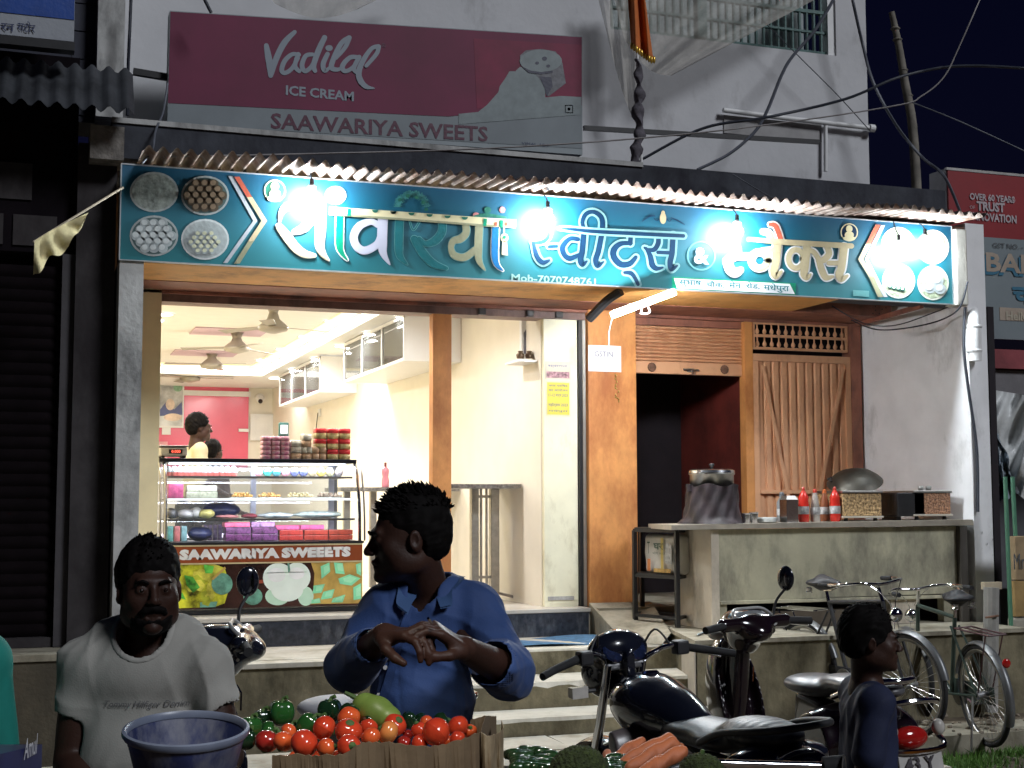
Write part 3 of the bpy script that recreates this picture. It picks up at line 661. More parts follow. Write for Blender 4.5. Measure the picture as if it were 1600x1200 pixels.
for i, (x0, x1, nm, lb) in enumerate(((1571, 1578, 'green_pole', 'left of two thin green poles standing by the cardboard boxes'), (1583, 1589, 'green_pole', 'right of two thin green poles standing by the cardboard boxes'))):
    o = MB().tube([at((x0+x1)/2-4, 745, Y=-1.62+.1*i), at((x0+x1)/2+8, 1050-60*i, Y=-1.62+.1*i)], .016, 8).build(nm, M('green_paint', (.08, .22, .14), .5), None); tag(o, lb, 'pole')
o = MB().tube([at(1549, 918, Y=-1.9), at(1547, 1112, Y=-1.9)], .055, 12).build('stone_post', M('post_grey', (.30, .29, .27), .9, .15, 6, .15), None); tag(o, 'round grey cement post tied with wire behind the rear bicycle', 'post')
MB().tube([at(1540, 965, Y=-1.97), at(1560, 962, Y=-1.97)], .008, 6).build('wire_tie', RUST, o)
MB().box(at(1538, 910, Y=-1.88), at(1560, 920, Y=-1.84)).build('plank_end', M('pale_wood', (.5, .42, .3), .8), o)
o = MB().box(at(1562, 920, Y=-1.3), at(1578, 1108, Y=-1.2)).build('tar_drum', BLK, None); tag(o, 'dark drum standing between the cement post and the green poles', 'drum')
# bamboo pole rising behind
bp_ = thing('bamboo_pole', 'tall crooked bamboo pole rising behind the roof against the night sky', 'pole', tuple(at(1432, 290, Y=.5)))
smoothshade(MB().tube([at(1434, 330, Y=.5), at(1426, 200, Y=.5), at(1414, 130, Y=.5), at(1404, 70, Y=.5), at(1393, 19, Y=.5)], [.05, .045, .04, .035, .028], 10, smooth=4).build('stem', M('bamboo', (.22, .20, .17), .8, .2, 8, .1), bp_))
for y in (45, 62, 110, 150): MB().lathe([(.040, -.01), (.047, 0), (.04, .01)], at(1394+(y-19)*.19, y, Y=.5), 10).build('node', MATS['bamboo'], bp_)
# ================================================================== MAIN SIGN BOARD
YS = -1.262
S = thing('shop_sign', 'long turquoise sign board with big Hindi lettering for sweets and snacks under the awning', 'sign', (.56, YS, 3.2))
sgm = M('sign_print', (.005, .13, .18), .5, .12, 2.2, .012, 3, zgrad=(3.22, 3.80, (.008, .17, .19), (.002, .050, .13)))
MB().box((.562, YS, 3.203), (6.9, YS+.02, 3.818)).build('board', sgm, S)
fm = M('sign_edge', (.5, .52, .54), .4, metal=.5)
for a, c in (((.555, YS-.006, 3.196), (6.905, YS+.03, 3.2025)), ((.555, YS-.006, 3.8185), (6.905, YS+.03, 3.826)), ((.553, YS-.006, 3.2027), (.561, YS+.03, 3.8183)), ((6.9005, YS-.006, 3.2027), (6.907, YS+.03, 3.8183))):
    MB().box(a, c).build('frame', fm, S)
MB().box((6.912, -1.30, 3.19), (7.02, -1.14, 3.80), .012).build('side_box', M('box_cream', (.62, .60, .54), .6, .1, 6, .1, dirt=((.35, .32, .27), .3, 6)), S)
I = dict(cream=M('ink_sign_cream', (.72, .64, .40), .35, .06, 4, 0), white=M('ink_sign_white', (.78, .80, .82), .35, .03, 4, 0), lil=M('ink_sign_lilac', (.50, .50, .60), .35, .04, 4, 0),
         green=M('ink_sign_green', (.0, .25, .14), .35), blue=M('ink_sign_blue', (.005, .15, .38), .35), khaki=M('ink_sign_khaki', (.30, .30, .19), .35), navy=M('ink_sign_navy', (.004, .032, .08), .35),
         teal=M('ink_sign_teal', (.008, .14, .16), .35), pale=M('ink_sign_pale', (.12, .34, .35), .35), glow=M('ink_sign_glow', (.20, .40, .42), .35), tan=M('ink_sign_tan', (.50, .42, .26), .35), red=M('ink_sign_red', (.45, .10, .06), .35), dgreen=M('ink_dark_green', (.02, .14, .10), .4))
L1_, L2_, L3_ = YS-.003, YS-.006, YS-.009
A = T(400, 260, 7.06); Bq = T(580, 280, 6.667); Cq = T(800, 310, 5.0); Dq = T(1100, 320, 6.154); Eq = T(390, 30, 7.27)
def glyph(strokes, mat, outline=None, ow=2, Yp=L2_, parent=S, name='letter'):
    if outline:
        b = MB()
        for i, s_ in enumerate(strokes): ribbon(b, s_, Yp+.0016+.00025*i, ow)
        b.build('letter_outline', outline, parent)
    b = MB()
    for i, s_ in enumerate(strokes): ribbon(b, s_, Yp-.00025*i)
    return b.build(name, mat, parent)
def ring(tf, cx, cy, rx, ry, w_, n=14):
    return tf([(cx+rx*math.cos(a), cy+ry*math.sin(a), w_) for a in np.linspace(0, 2*math.pi, n)])
# saa
glyph([A([(262, 610, 12), (275, 520, 45), (330, 450, 75), (450, 430, 95), (560, 480, 105), (590, 580, 105), (530, 680, 90), (420, 725, 50)]),
       A([(255, 665, 70), (330, 760, 95), (430, 890, 95), (530, 965, 80), (640, 985, 40)]), A([(560, 600, 60), (710, 620, 60)]),
       A([(715, 440, 105), (712, 700, 105), (705, 880, 92), (740, 970, 60), (800, 1035, 14)])], I['cream'], I['white'], 1.2)
glyph([A([(925, 540, 78), (920, 850, 78), (945, 950, 50), (1008, 1033, 10)])], I['green'], I['white'], 1.9)
b = MB(); disc(b, 524.5, 305.3, 16.5, 14.6, L1_); b.build('letter_dot', I['white'], S)
b = MB(); disc(b, 524.3, 306.5, 6.5, 9.5, L2_); disc(b, 524.3, 300, 3, 3, L2_-.0004); b.build('emblem', M('ink_greyblue', (.2, .36, .42), .4), S)
b = MB(); disc(b, 524.3, 308.5, 4.2, 4.6, L3_); b.build('emblem', I['pale'], S)
# va
glyph([A([(1345, 645, 60), (1270, 612, 62), (1145, 655, 82), (1080, 770, 84), (1110, 880, 84), (1200, 930, 84), (1330, 865, 76), (1372, 760, 50)]), A([(1400, 565, 105), (1392, 850, 105), (1410, 970, 70), (1475, 1080, 12)])], I['lil'], I['lil'], .6)
# ri (outlined only)
glyph([Bq([(295, 430, 85), (288, 700, 85), (302, 805, 66), (375, 888, 12)])], I['teal'], I['pale'], .9)
glyph([Bq([(740, 440, 78), (735, 550, 84), (665, 640, 84), (565, 672, 56), (500, 612, 30)]), Bq([(448, 622, 72), (540, 770, 86), (650, 880, 78), (785, 928, 34)])], I['teal'], I['pale'], .9)
glyph([Bq([(400, 435, 14), (440, 530, 12), (505, 440, 14)])], I['teal'], I['pale'], .9)
# ya
glyph([Bq([(985, 480, 74), (988, 560, 76), (930, 620, 82), (855, 645, 70), (832, 720, 60), (870, 795, 74), (975, 812, 78), (1085, 735, 70)]), Bq([(1125, 480, 82), (1115, 750, 82), (1130, 860, 60), (1186, 948, 12)])], I['khaki'], I['pale'], 1.0)
glyph([Bq([(1297, 495, 72), (1288, 780, 72), (1310, 890, 50), (1372, 952, 12)])], I['blue'], I['white'], 1.5)
# flute used as the head stroke
f0 = (514.7, 329.4); f1 = (806, 350)
b = MB(); ribbon(b, [(f0[0], f0[1], 13.2), ((f0[0]+f1[0])/2, (f0[1]+f1[1])/2, 13.6), (f1[0], f1[1], 13)], L3_, cap=False); b.build('flute', I['cream'], S)
b = MB(); ribbon(b, [(f0[0]+20, f0[1]+6.2, 3.2), (f1[0]-30, f1[1]+3.6, 3.2)], L3_-.0008, cap=False); b.build('flute_edge', I['khaki'], S)
hl = MB()
for x, y in [(400+1315/7.06, 260+487/7.06), (400+1515/7.06, 260+502/7.06)]+[(580+x/6.667, 280+y/6.667) for x, y in ((230, 340), (420, 355), (608, 370), (795, 385), (975, 400))]:
    hl.add([at(x+4.9*math.cos(a), y-1+4.5*math.sin(a), Y=L3_-.0016) for a in np.linspace(0, math.pi, 9)], [tuple(range(9))])
hl.build('flute_hole', I['dgreen'], S)
b = MB()
for x, y in ((545.6, 331.6), (758, 347.2), (783.5, 349.4)): ribbon(b, [(x-2.6, y, 11.5), (x+2.6, y+.3, 11.5)], L3_-.0016, k=1, cap=False)
b.build('flute_band', I['green'], S)
b = MB()
for x in (775, 791): ribbon(b, [(x-2, 349.8, 6), (x+2, 350, 6)], L3_-.0016, k=1, cap=False)
b.build('flute_band', I['red'], S)
b = MB(); disc(b, 788.3, 371.6, 6, 7, L2_); pxpoly(b, [(785, 376), (792, 376), (793.5, 399), (784, 398)], L2_); ribbon(b, [(788, 355, 1.6), (788, 366, 1.6)], L2_, k=2); b.build('tassel', I['cream'], S)
b = MB(); disc(b, 788.3, 370.5, 2.6, 2.8, L3_); b.build('tassel', I['green'], S)
b = MB()                                          # feather of a crest above the flute
for k in range(46):
    a = math.pi*(1.02+.96*k/45); r0, r1 = 15+rng.rand()*4, 26+rng.rand()*4
    ribbon(b, [(644+r0*math.cos(a), 324+r0*.9*math.sin(a), 1.1), (644+r1*math.cos(a), 324+r1*.92*math.sin(a), 1.5)], L1_-.0003*(k % 3), k=2, cap=False)
b.build('feather', M('ink_feather', (.05, .22, .22), .4, .3, 30), S)
b = MB()
for x, y in ((624.5, 312), (637, 306), (651, 308.5), (661.5, 316), (666, 327)): disc(b, x, y, 3.2, 2.8, L2_)
b.build('feather_eye', I['dgreen'], S)
b = MB(); disc(b, 785, 328, 4.5, 5, L1_); disc(b, 744, 336, 5, 4, L1_); b.build('flower', M('ink_flower', (.5, .2, .2), .4), S)
b = MB(); disc(b, 762, 328, 5.5, 5, L1_); ribbon(b, [(740, 339, 4), (760, 336, 6), (790, 340, 4)], L1_-.0004); b.build('leaf', I['dgreen'], S)
# sweets
gl = [Cq([(285, 235, 26), (285, 290, 30), (255, 330, 32), (205, 345, 26), (152, 340, 8)]), Cq([(168, 348, 26), (195, 450, 38), (240, 500, 38), (292, 482, 18)]), Cq([(290, 376, 24), (350, 372, 24)])]
gl2 = [Cq([(515, 318, 34), (450, 315, 36), (395, 378, 42), (410, 440, 42), (455, 468, 42), (530, 436, 26)]), Cq([(562, 260, 42), (550, 400, 46), (536, 480, 46), (550, 518, 38), (586, 490, 14)])]
gl3 = [Cq([(562, 240, 30), (550, 180, 32), (580, 120, 34), (640, 106, 32), (698, 150, 40), (705, 240, 42), (678, 400, 44), (655, 480, 44), (670, 528, 38), (716, 495, 12)])]
gl4 = [Cq([(370, 235, 5), (460, 240, 22), (700, 262, 28), (1340, 293, 30)])]
gl5 = [Cq([(928, 290, 36), (924, 352, 38)]), Cq([(930, 350, 30), (850, 355, 38), (798, 400, 50), (797, 460, 50), (850, 515, 50), (920, 510, 44), (968, 460, 30)]), Cq([(880, 580, 24), (930, 585, 36), (960, 620, 32), (985, 672, 26)])]
gl6 = [Cq([(1142, 290, 36), (1142, 350, 40), (1110, 400, 38), (1060, 400, 26), (1035, 385, 18)]), Cq([(1048, 390, 22), (1080, 450, 42), (1096, 520, 48), (1130, 548, 38), (1178, 540, 14)]), Cq([(1140, 422, 28), (1250, 426, 28)]), Cq([(1258, 290, 44), (1250, 430, 44), (1235, 500, 44), (1246, 552, 40), (1292, 525, 12)])]
for g_ in (gl, gl2, gl3, gl5, gl6, gl4): glyph(g_, I['navy'], I['glow'], 3.2, Yp=L2_ if g_ is not gl4 else L3_)
pxr = M('print_haze', (.22, .50, .52), .35, .2, 3, 0)
b = MB(); P_ = [(1017, 345.5), (1031, 337), (1045, 334.5)]
ribbon(b, [(1003, 346, 1.2), (1015, 338, 2.6), (1024, 337.5, 1.2)], L1_, k=4); ribbon(b, [(1048, 340, 1.2), (1058, 344, 2.4), (1070, 351, 1.2)], L1_, k=4); ribbon(b, [(1022, 341, 1.5), (1026, 345, 1.5), (1030, 342, 1.5)], L1_, k=4); ribbon(b, [(1042, 342, 1.5), (1046, 346, 1.5), (1049, 343, 1.5)], L1_, k=4); b.build('ornament', I['navy'], S)
b = MB(); disc(b, 1036, 341, 5, 9, L1_-.0005); disc(b, 1036, 333, 3, 4, L1_-.0009); b.build('ornament', I['tan'], S)
text_px('Mob-7070748761', 799, 439, 931, 11.5, L1_, M('ink_mob', (.30, .52, .48), .4), S, bold=.02, push=.001)
# ampersand in a ring
b = MB(); ribbon(b, [(1096+21.5*math.cos(a), 399.5+22*math.sin(a), 2.4) for a in np.linspace(0, 2*math.pi, 22)], L1_, cap=False); b.build('ring', I['pale'], S)
text_px('&', 1084, 412, 1108, 26, L2_, I['white'], S, bold=.03, push=.001)
# snacks
sn = [Dq([(250, 350, 60), (300, 400, 70), (310, 480, 70), (240, 520, 60)]), Dq([(225, 540, 70), (250, 620, 74), (300, 655, 70), (352, 628, 40)]), Dq([(310, 500, 50), (450, 500, 46)])]
na = [ring(Dq, 535, 535, 78, 78, 50), Dq([(560, 445, 42), (680, 430, 42)]), Dq([(705, 380, 82), (690, 550, 76), (672, 630, 76), (690, 682, 70), (745, 640, 24)])]
ai = [Dq([(565, 258, 36), (622, 272, 52), (665, 345, 46)])]
ai2 = [Dq([(635, 190, 36), (690, 208, 50), (742, 345, 48)])]
hdl = [Dq([(430, 330, 36), (760, 358, 55), (1418, 396, 52)])]
ka = [ring(Dq, 885, 520, 72, 88, 52), Dq([(990, 400, 76), (970, 600, 76), (960, 665, 70), (988, 700, 56), (1026, 668, 20)]), Dq([(990, 430, 45), (1055, 455, 50), (1100, 520, 50)])]
sa = [Dq([(1180, 400, 55), (1202, 470, 62), (1150, 530, 62), (1100, 540, 50)]), Dq([(1112, 560, 62), (1140, 645, 66), (1175, 700, 60), (1240, 690, 26)]), Dq([(1200, 560, 46), (1330, 560, 46)]), Dq([(1345, 410, 78), (1322, 600, 76), (1300, 670, 76), (1322, 715, 60), (1380, 682, 24)])]
for g_ in (sn, na, ai, ka, sa): glyph(g_, I['tan'], I['white'], 2.2)
glyph(ai2, I['red'], I['white'], 2.2)
glyph(hdl, I['tan'], None, Yp=L3_)
# address strip
b = MB(); pxpoly(b, [(1050, 432), (1243.5, 442.5), (1243.5, 462), (1050, 452)], L1_); b.build('address_strip', I['green'], S)
b = MB(); pxpoly(b, [(1053, 434.5), (1234, 443.5), (1242, 459.5), (1057.5, 450)], L2_); b.build('address_strip', I['white'], S)
tl = M('ink_teal_dark', (.005, .16, .19), .5)
for s_, x0, x1, y0, h in (('सुभाष', 1061, 1096, 448.5, 12), ('चौक,', 1103, 1132, 449, 11), ('मेन', 1139, 1158, 449.5, 11), ('रोड,', 1165, 1187, 451.2, 11), ('मधेपुरा', 1193, 1233, 456, 14)):
    text_px(s_, x0, y0, x1, h, L3_, tl, S, bold=.015, push=.001)
b = MB(); pxpoly(b, [(1333, 453), (1358, 454.5), (1358, 464), (1333, 462.5)], L1_); b.build('maker_label', I['pale'], S)
# chevrons
def chev(pts, w_, mat, Yp, nm='chevron'):
    b = MB()
    for i in range(len(pts)-1):
        (x0, y0), (x1, y1) = pts[i], pts[i+1]; b.add([at(x0-w_, y0, Y=Yp), at(x0+w_, y0, Y=Yp), at(x1+w_, y1, Y=Yp), at(x1-w_, y1, Y=Yp)], [(0, 1, 2, 3)])
    b.build(nm, mat, S)
sil = M('ink_silver', (.42, .46, .50), .35)
chev([(370, 276), (413, 345)], 4.2, I['red'], L2_); chev([(390, 308), (413, 345), (392, 377)], 4.4, I['tan'], L2_-.0006); chev([(392, 377), (370, 412)], 4.4, I['khaki'], L2_)
chev([(360, 275), (399, 345), (352, 411)], 3.4, sil, L1_)
chev([(1372, 351), (1345, 405)], 4, I['red'], L2_); chev([(1357, 381), (1345, 405), (1362, 433)], 4.2, I['tan'], L2_-.0006); chev([(1362, 433), (1376, 464)], 4.2, I['khaki'], L2_)
chev([(1380, 352), (1354, 405), (1384, 464)], 3, sil, L1_)
# emblems
for cx, cy, s_ in ((429.5, 298, 1.0), (1327, 363, .8)):
    b = MB(); disc(b, cx, cy, 17*s_, 17*s_, L1_); b.build('emblem', I['dgreen'] if s_ == 1 else I['navy'], S)
    b = MB(); ribbon(b, [(cx+16*s_*math.cos(a), cy+16.5*s_*math.sin(a), 1.8) for a in np.linspace(0, 2*math.pi, 20)], L1_-.0004, cap=False)
    disc(b, cx, cy-7*s_, 6.5*s_, 7*s_, L2_); disc(b, cx, cy+5*s_, 9*s_, 7*s_, L2_-.0004); disc(b, cx, cy+12*s_, 12*s_, 5*s_, L2_-.0008); b.build('emblem', I['cream'], S)
# round plate pictures
def plate(cx, cy, rx, ry, rim, fill, balls, bcol, br, seed=0):
    r = np.random.RandomState(seed); b = MB(); disc(b, cx, cy, rx, ry, L1_); p = b.build('plate_picture', rim, S)
    b = MB(); disc(b, cx, cy, rx*.92, ry*.9, L1_-.0006); b.build('plate_inside', fill, S)
    if balls:
        b = MB(); hi = MB(); k = 0
        for (u, v) in balls:
            x, y = cx+u*rx, cy+v*ry; disc(b, x, y, br, br*.92, L2_-.0005*(k % 4), 14); disc(hi, x-br*.15, y-br*.2, br*.62, br*.55, L3_-.0004-.0001*(k % 4), 12); k += 1
        b.build('sweets_picture', bcol[0], S); hi.build('sweets_picture', bcol[1], S)
gc = M('ink_plate', (.38, .42, .42), .4, .1, 20); gd = M('ink_plate_in', (.30, .33, .30), .4, .35, 22); wb = (M('ink_ball_w', (.40, .45, .46), .4), M('ink_ball_w2', (.58, .62, .62), .4)); brn_ = (M('ink_ball_b', (.10, .075, .05), .4), M('ink_ball_b2', (.24, .17, .11), .4))
dk_ = M('ink_plate_dark', (.08, .13, .13), .4)
hexs = [(u*.36+(.18 if j % 2 else 0), j*.30) for j in (-2, -1, 0, 1, 2) for u in (-2, -1, 0, 1, 2) if (u*.36+(.18 if j % 2 else 0))**2+(j*.3)**2 < .62]
plate(240.8, 300, 38, 31.5, gc, gd, None, None, 0)
plate(320.5, 305.5, 37.5, 31, gc, dk_, hexs, brn_, 7.6)
plate(240.5, 368.5, 38, 32, gc, dk_, hexs, wb, 8.2)
plate(320.5, 374, 37.5, 32, wb[1], gc, [(u*.8, v*.7+.15) for u, v in hexs], (wb[0], M('ink_ball_y', (.6, .6, .42), .4)), 5.6)
gw = M('ink_plate_bright', (.62, .66, .58), .4, .06, 8)
plate(1403, 381.6, 26, 27, gw, M('ink_greens', (.45, .52, .36), .4, .4, 30), [(-.4, -.3), (.2, -.5), (-.1, .2)], wb, 6)
plate(1458, 386, 25, 27, gw, M('ink_greens2', (.55, .55, .36), .4, .4, 30), hexs[::2], (M('ink_diya', (.6, .5, .25), .4), wb[1]), 5)
plate(1404, 439.5, 26, 27, gw, MATS['ink_greens'], [(-.5, .3), (-.25, .38), (0, .42), (.25, .45)], (I['dgreen'], gw), 4)
plate(1458, 442, 24.5, 27, gw, MATS['ink_greens'], [(-.2, .3), (.3, -.1), (-.1, -.3), (.45, .35)], wb, 9)
# ---- LED bulbs in front of the sign
bm_ = emis('bulb_glass', (.86, .95, 1.0), 1150); bm2_ = emis('bulb_glass_weak', (.86, .95, 1.0), 520)
bulbs = [(487, 308, 'first'), (856, 342, 'second'), (1152, 362, 'third'), (1405, 392, 'fourth'), (1446, 383, 'fifth')]
lbl = ['over the first Hindi letter at the left end', 'over the middle of the sign left of the navy lettering', 'over the start of the cream snacks lettering', 'before the round plates at the right end, left of two', 'before the round plates at the right end, right of two']
for i, (x, y, nn) in enumerate(bulbs):
    p = at(x, y, Y=YS-.085); t = thing('led_bulb', 'glowing LED bulb '+lbl[i], 'light bulb', tuple(p), 'bulbs lighting the sign board')
    MB().ell(p, (.042, .042, .044), 16, 12).build('glass', bm_ if i < 3 else bm2_, t, smooth=True)
    MB().lathe([(.014, .032), (.026, .036), (.03, .07), (.018, .085)], p, 14).build('bulb_base', WHT, t)
    MB().tube([p+[0, 0, .08], p+[0, 0, .125]], .016, 10).build('holder', BLK, t)
    MB().tube([p+[0, 0, .12], p+[0, .03, .16], (p[0], YS-.02, 3.822)], .005, 6).build('wire', BLK, t)
# ---- tube light
ta, tb = at(957, 494, Y=-1.42), at(1055, 458, Y=-1.42)
t = thing('tube_light', 'short glowing white tube light tilted under the sign beside the orange pillar', 'tube light', tuple((ta+tb)/2))
MB().tube([ta, tb], .014, 12).build('tube', emis('tube_glow', (.95, .98, 1), 950), t, smooth=True)
MB().bar(ta+[0, .03, .02], tb+[0, .03, .02], .03, .03).build('batten', WHT, t)
MB().tube([(ta+tb)/2+[.05, .04, -.01], (ta+tb)/2+[.06, .04, -.05], (ta+tb)/2+[.0, .04, -.06], (ta+tb)/2+[0, .04, -.02]], .006, 8, smooth=4).build('hook', WHT, t)
q = at(965, 470, Y=-1.2); MB().tube([q+[-.1, .3, -.1], q+[-.02, .15, .02], q+[.05, .05, .08]], .035, 8, smooth=4).build('cable_bundle', BLK, t)
MB().tube([ta, ta+[-.03, .0, -.12], ta+[-.03, 0, -.22]], .003, 6).build('pull_string', WHT, t)

# ================================================================== ICE CREAM SIGN ON THE LEDGE
YV = -.62
V = thing('ice_cream_sign', 'unlit maroon and grey ice cream sign board standing on the ledge above the awning', 'sign', (.9, YV, 4.2))
qa = [at(261, 195, Y=YV), at(910, 242, Y=YV), at(910, 57, Y=YV), at(265.5, 16.6, Y=YV)]
MB().hexa([qa[0], qa[1], qa[1]+[0, .14, 0], qa[0]+[0, .14, 0], qa[3], qa[2], qa[2]+[0, .14, 0], qa[3]+[0, .14, 0]]).build('light_box', M('box_grey', (.3, .34, .36), .6, .05, 4, 0), V)
mar = M('print_maroon', (.15, .007, .048), .6, .15, 1.5, 0); gry = M('print_grey', (.20, .23, .25), .5, .08, 3, 0)
b = MB(); pxpoly(b, [(266.5, 18), (909, 58), (909, 165), (880, 163), (700, 182), (262.5, 161)], YV-.003); b.build('maroon_print', mar, V)
b = MB(); pxpoly(b, [(262.5, 161.6), (700, 182.6), (909, 166), (909, 232), (261.5, 194)], YV-.003); b.build('grey_print', gry, V)
b = MB(); pxpoly(b, [(740, 60), (909, 70), (909, 150), (860, 156), (745, 170)], YV-.0045); b.build('magenta_print', M('print_magenta', (.20, .008, .048), .6, .2, 3, 0), V)
ic = M('print_icecream', (.22, .26, .27), .5, .12, 10, 0)
f6 = lambda pts: [(740+x/8.57, 60+y/8.57) for x, y in pts]
b = MB(); pxpoly(b, f6([(-200, 1010), (60, 985), (180, 890), (330, 720), (350, 640), (420, 540), (480, 440), (560, 440), (620, 380), (900, 470), (960, 660), (960, 790), (1180, 770), (1445, 785), (1445, 1020), (-200, 1150)]), YV-.006); b.build('ice_cream_print', ic, V)
b = MB(); pxpoly(b, f6([(620, 230), (700, 160), (900, 140), (1100, 175), (1190, 330), (1235, 600), (1000, 780), (930, 600), (820, 460), (640, 370)]), YV-.0075); b.build('cone_print', M('print_cup', (.16, .16, .18), .5, .3, 20, 0), V)
b = MB(); disc(b, *f6([(900, 300)])[0], 33, 17.5, YV-.009); b.build('ice_cream_print', ic, V)
b = MB(); 
for x, y, r in ((850, 330, 3), (950, 270, 4), (1000, 370, 3)): disc(b, *f6([(x, y)])[0], r, r*.8, YV-.0105)
pxpoly(b, f6([(640, 370), (760, 430), (900, 450), (1060, 430), (1060, 460), (900, 480), (740, 460)]), YV-.0105)
pxpoly(b, f6([(880, 510), (1040, 520), (1060, 640), (980, 780), (950, 660)]), YV-.0085); b.build('cone_shade_print', M('print_dark', (.05, .05, .085), .5), V)
nv = M('print_navy', (.05, .07, .14), .5)
b = MB(); x0, y0 = f6([(1228, 897)])[0]; s_ = 11.5
ribbon(b, [(x0, y0, 1.3), (x0+s_, y0, 1.3)], YV-.006, k=1); ribbon(b, [(x0, y0+s_, 1.3), (x0+s_, y0+s_, 1.3)], YV-.006, k=1); ribbon(b, [(x0, y0, 1.3), (x0, y0+s_, 1.3)], YV-.006, k=1); ribbon(b, [(x0+s_, y0, 1.3), (x0+s_, y0+s_, 1.3)], YV-.006, k=1); disc(b, x0+s_/2, y0+s_/2, 2.4, 2.4, YV-.006); b.build('veg_mark', nv, V)
wp = M('print_pale', (.25, .29, .34), .5, .05, 4, 0)
vd = [[(190, 300, 55), (212, 420, 75), (235, 540, 85), (240, 640, 55)], [(245, 620, 60), (310, 430, 70), (400, 260, 70), (512, 145, 46)],
      [(565, 405, 40), (480, 400, 48), (395, 480, 55), (365, 580, 55), (405, 610, 50), (480, 560, 48), (550, 440, 45)], [(552, 400, 55), (515, 530, 52), (565, 590, 46)],
      [(715, 400, 44), (640, 415, 50), (595, 520, 56), (630, 590, 52), (700, 540, 48), (750, 440, 48)], [(852, 208, 60), (785, 350, 68), (728, 520, 62), (745, 588, 46)],
      [(885, 395, 52), (835, 510, 60), (855, 585, 50), (920, 540, 30)], [(1132, 210, 56), (1045, 270, 56), (965, 420, 60), (930, 545, 62), (1000, 572, 46), (1060, 540, 30)], [(1135, 212, 50), (1085, 320, 50), (985, 440, 40)],
      [(1240, 432, 44), (1140, 436, 52), (1055, 530, 58), (1085, 590, 50), (1170, 550, 46), (1235, 450, 44)], [(1245, 430, 52), (1185, 550, 52), (1205, 600, 40)],
      [(1462, 308, 50), (1385, 335, 48), (1295, 460, 58), (1240, 600, 66), (1262, 700, 68), (1325, 765, 54), (1418, 785, 12)], [(1468, 310, 50), (1440, 395, 50), (1325, 530, 42)]]
b = MB()
for i, s_ in enumerate(vd): ribbon(b, Eq(s_), YV-.006-.0003*i)
disc(b, 390+903/7.27, 30+327/7.27, 5.8, 4.6, YV-.006); b.build('script_lettering', wp, V)
text_px('ICE CREAM', 446.5, 148.5, 553, 15.5, YV-.005, wp, V, bold=.03, push=.001)
V_ = lettering('SAAWARIYA SWEETS', at(423, 201, Y=YV-.005), nrm(at(762, 222, Y=YV)-at(423, 201.5, Y=YV)), (0, 0, 1), np.linalg.norm(at(762, 222, Y=YV)-at(423, 201, Y=YV)), .115, M('ink_maroon', (.09, .014, .04), .5), V, bold=.02, push=.001)
text_px('VIMAL ADS', 815, 226, 857, 4.5, YV-.005, nv, V, push=.001)
text_px('®', 596, 74, 603, 7, YV-.005, M('print_reg', (.14, .06, .10), .5), V, push=.001)

# ================================================================== FLAGS, NET, WIRES
f = thing('prayer_flag', 'saffron flag with gold tassels on a pole wrapped in dark cloth before the upper wall', 'flag', tuple(at(998, 275, Y=-1.0)))
MB().tube([at(1003, 275, Y=-1.0), at(996, 100, Y=-1.0), at(993, -60, Y=-1.0)], .012, 8).build('pole', WHT, f)
b = MB().tube([at(*p, Y=-1.01) for p in ((997, 92), (998, 120), (999, 150), (996, 180), (1000, 205), (993, 245), (1002, 275))], [.018, .026, .034, .040, .034, .042, .026], 14, smooth=6)
b.v = [(v[0]+.015*math.sin(v[2]*41+v[0]*60), v[1]+.01*math.sin(v[2]*57), v[2]) for v in b.v]; b.build('wrapped_cloth', M('cloth_dark', (.12, .11, .13), .9, .3, 14, .2), f, smooth=True)
def ff(u, v):
    xl = 978+8*v; xr = 1003+18*v; x = xl+(xr-xl)*u; y = -40+(70+26*u)*(v) + 38*v
    return at(x, min(y, 90), Y=-1.03+.04*math.sin(u*11+v*2))
MB().grid(ff, 16, 16).build('cloth', M('saffron', (.62, .17, .04), .8, .15, 8, .05), f, smooth=True)
b = MB()
for k in range(10): u = k/9; p = ff(u, 1.0); b.ell(p+np.array([0, -.01, -.02]), (.012, .012, .03), 8, 6)
b.build('tassel', M('gold', (.7, .45, .08), .3, metal=.6), f, smooth=True)
nm = M('net_mesh', (.55, .52, .47), .9, .2, 6, .0, alpha=.5)
def netf(q, Y, amp=.05):
    (x0, y0), (x1, y1), (x2, y2), (x3, y3) = q
    def g(u, v):
        x = (x0*(1-u)+x1*u)*(1-v)+(x3*(1-u)+x2*u)*v; y = (y0*(1-u)+y1*u)*(1-v)+(y3*(1-u)+y2*u)*v+18*math.sin(math.pi*u)*v
        return at(x, y, Y=Y+amp*math.sin(u*15+v*4)+amp*.6*math.sin(u*31))
    return g
o = MB().grid(netf([(955, -20), (1310, -20), (1050, 118), (975, 60)], -.35), 40, 10).build('bird_net', nm, None, smooth=True); tag(o, 'grey see-through netting sagging below the barred upper window', 'net')
o = MB().grid(netf([(930, -20), (985, -20), (1000, 205), (950, 60)], -.3, .03), 16, 16).build('bird_net', nm, None, smooth=True); tag(o, 'narrow strip of grey netting hanging left of the saffron flag', 'net')
o = MB().grid(netf([(400, -30), (650, -30), (560, 14), (430, 6)], -.3, .03), 16, 6).build('bird_net', nm, None, smooth=True); tag(o, 'edge of pale netting hanging over the ice cream sign', 'net')
wk = M('cable_black', (.03, .035, .05), .5); wg2 = M('cable_grey', (.12, .13, .16), .5)
def wire(pts, Ys, r, label, mat, name='cable'):
    o = pxtube(pts, Ys, r, name, mat, None, n=6, smooth=8); tag(o, label, 'cable', 'cables strung across the upper wall'); return o
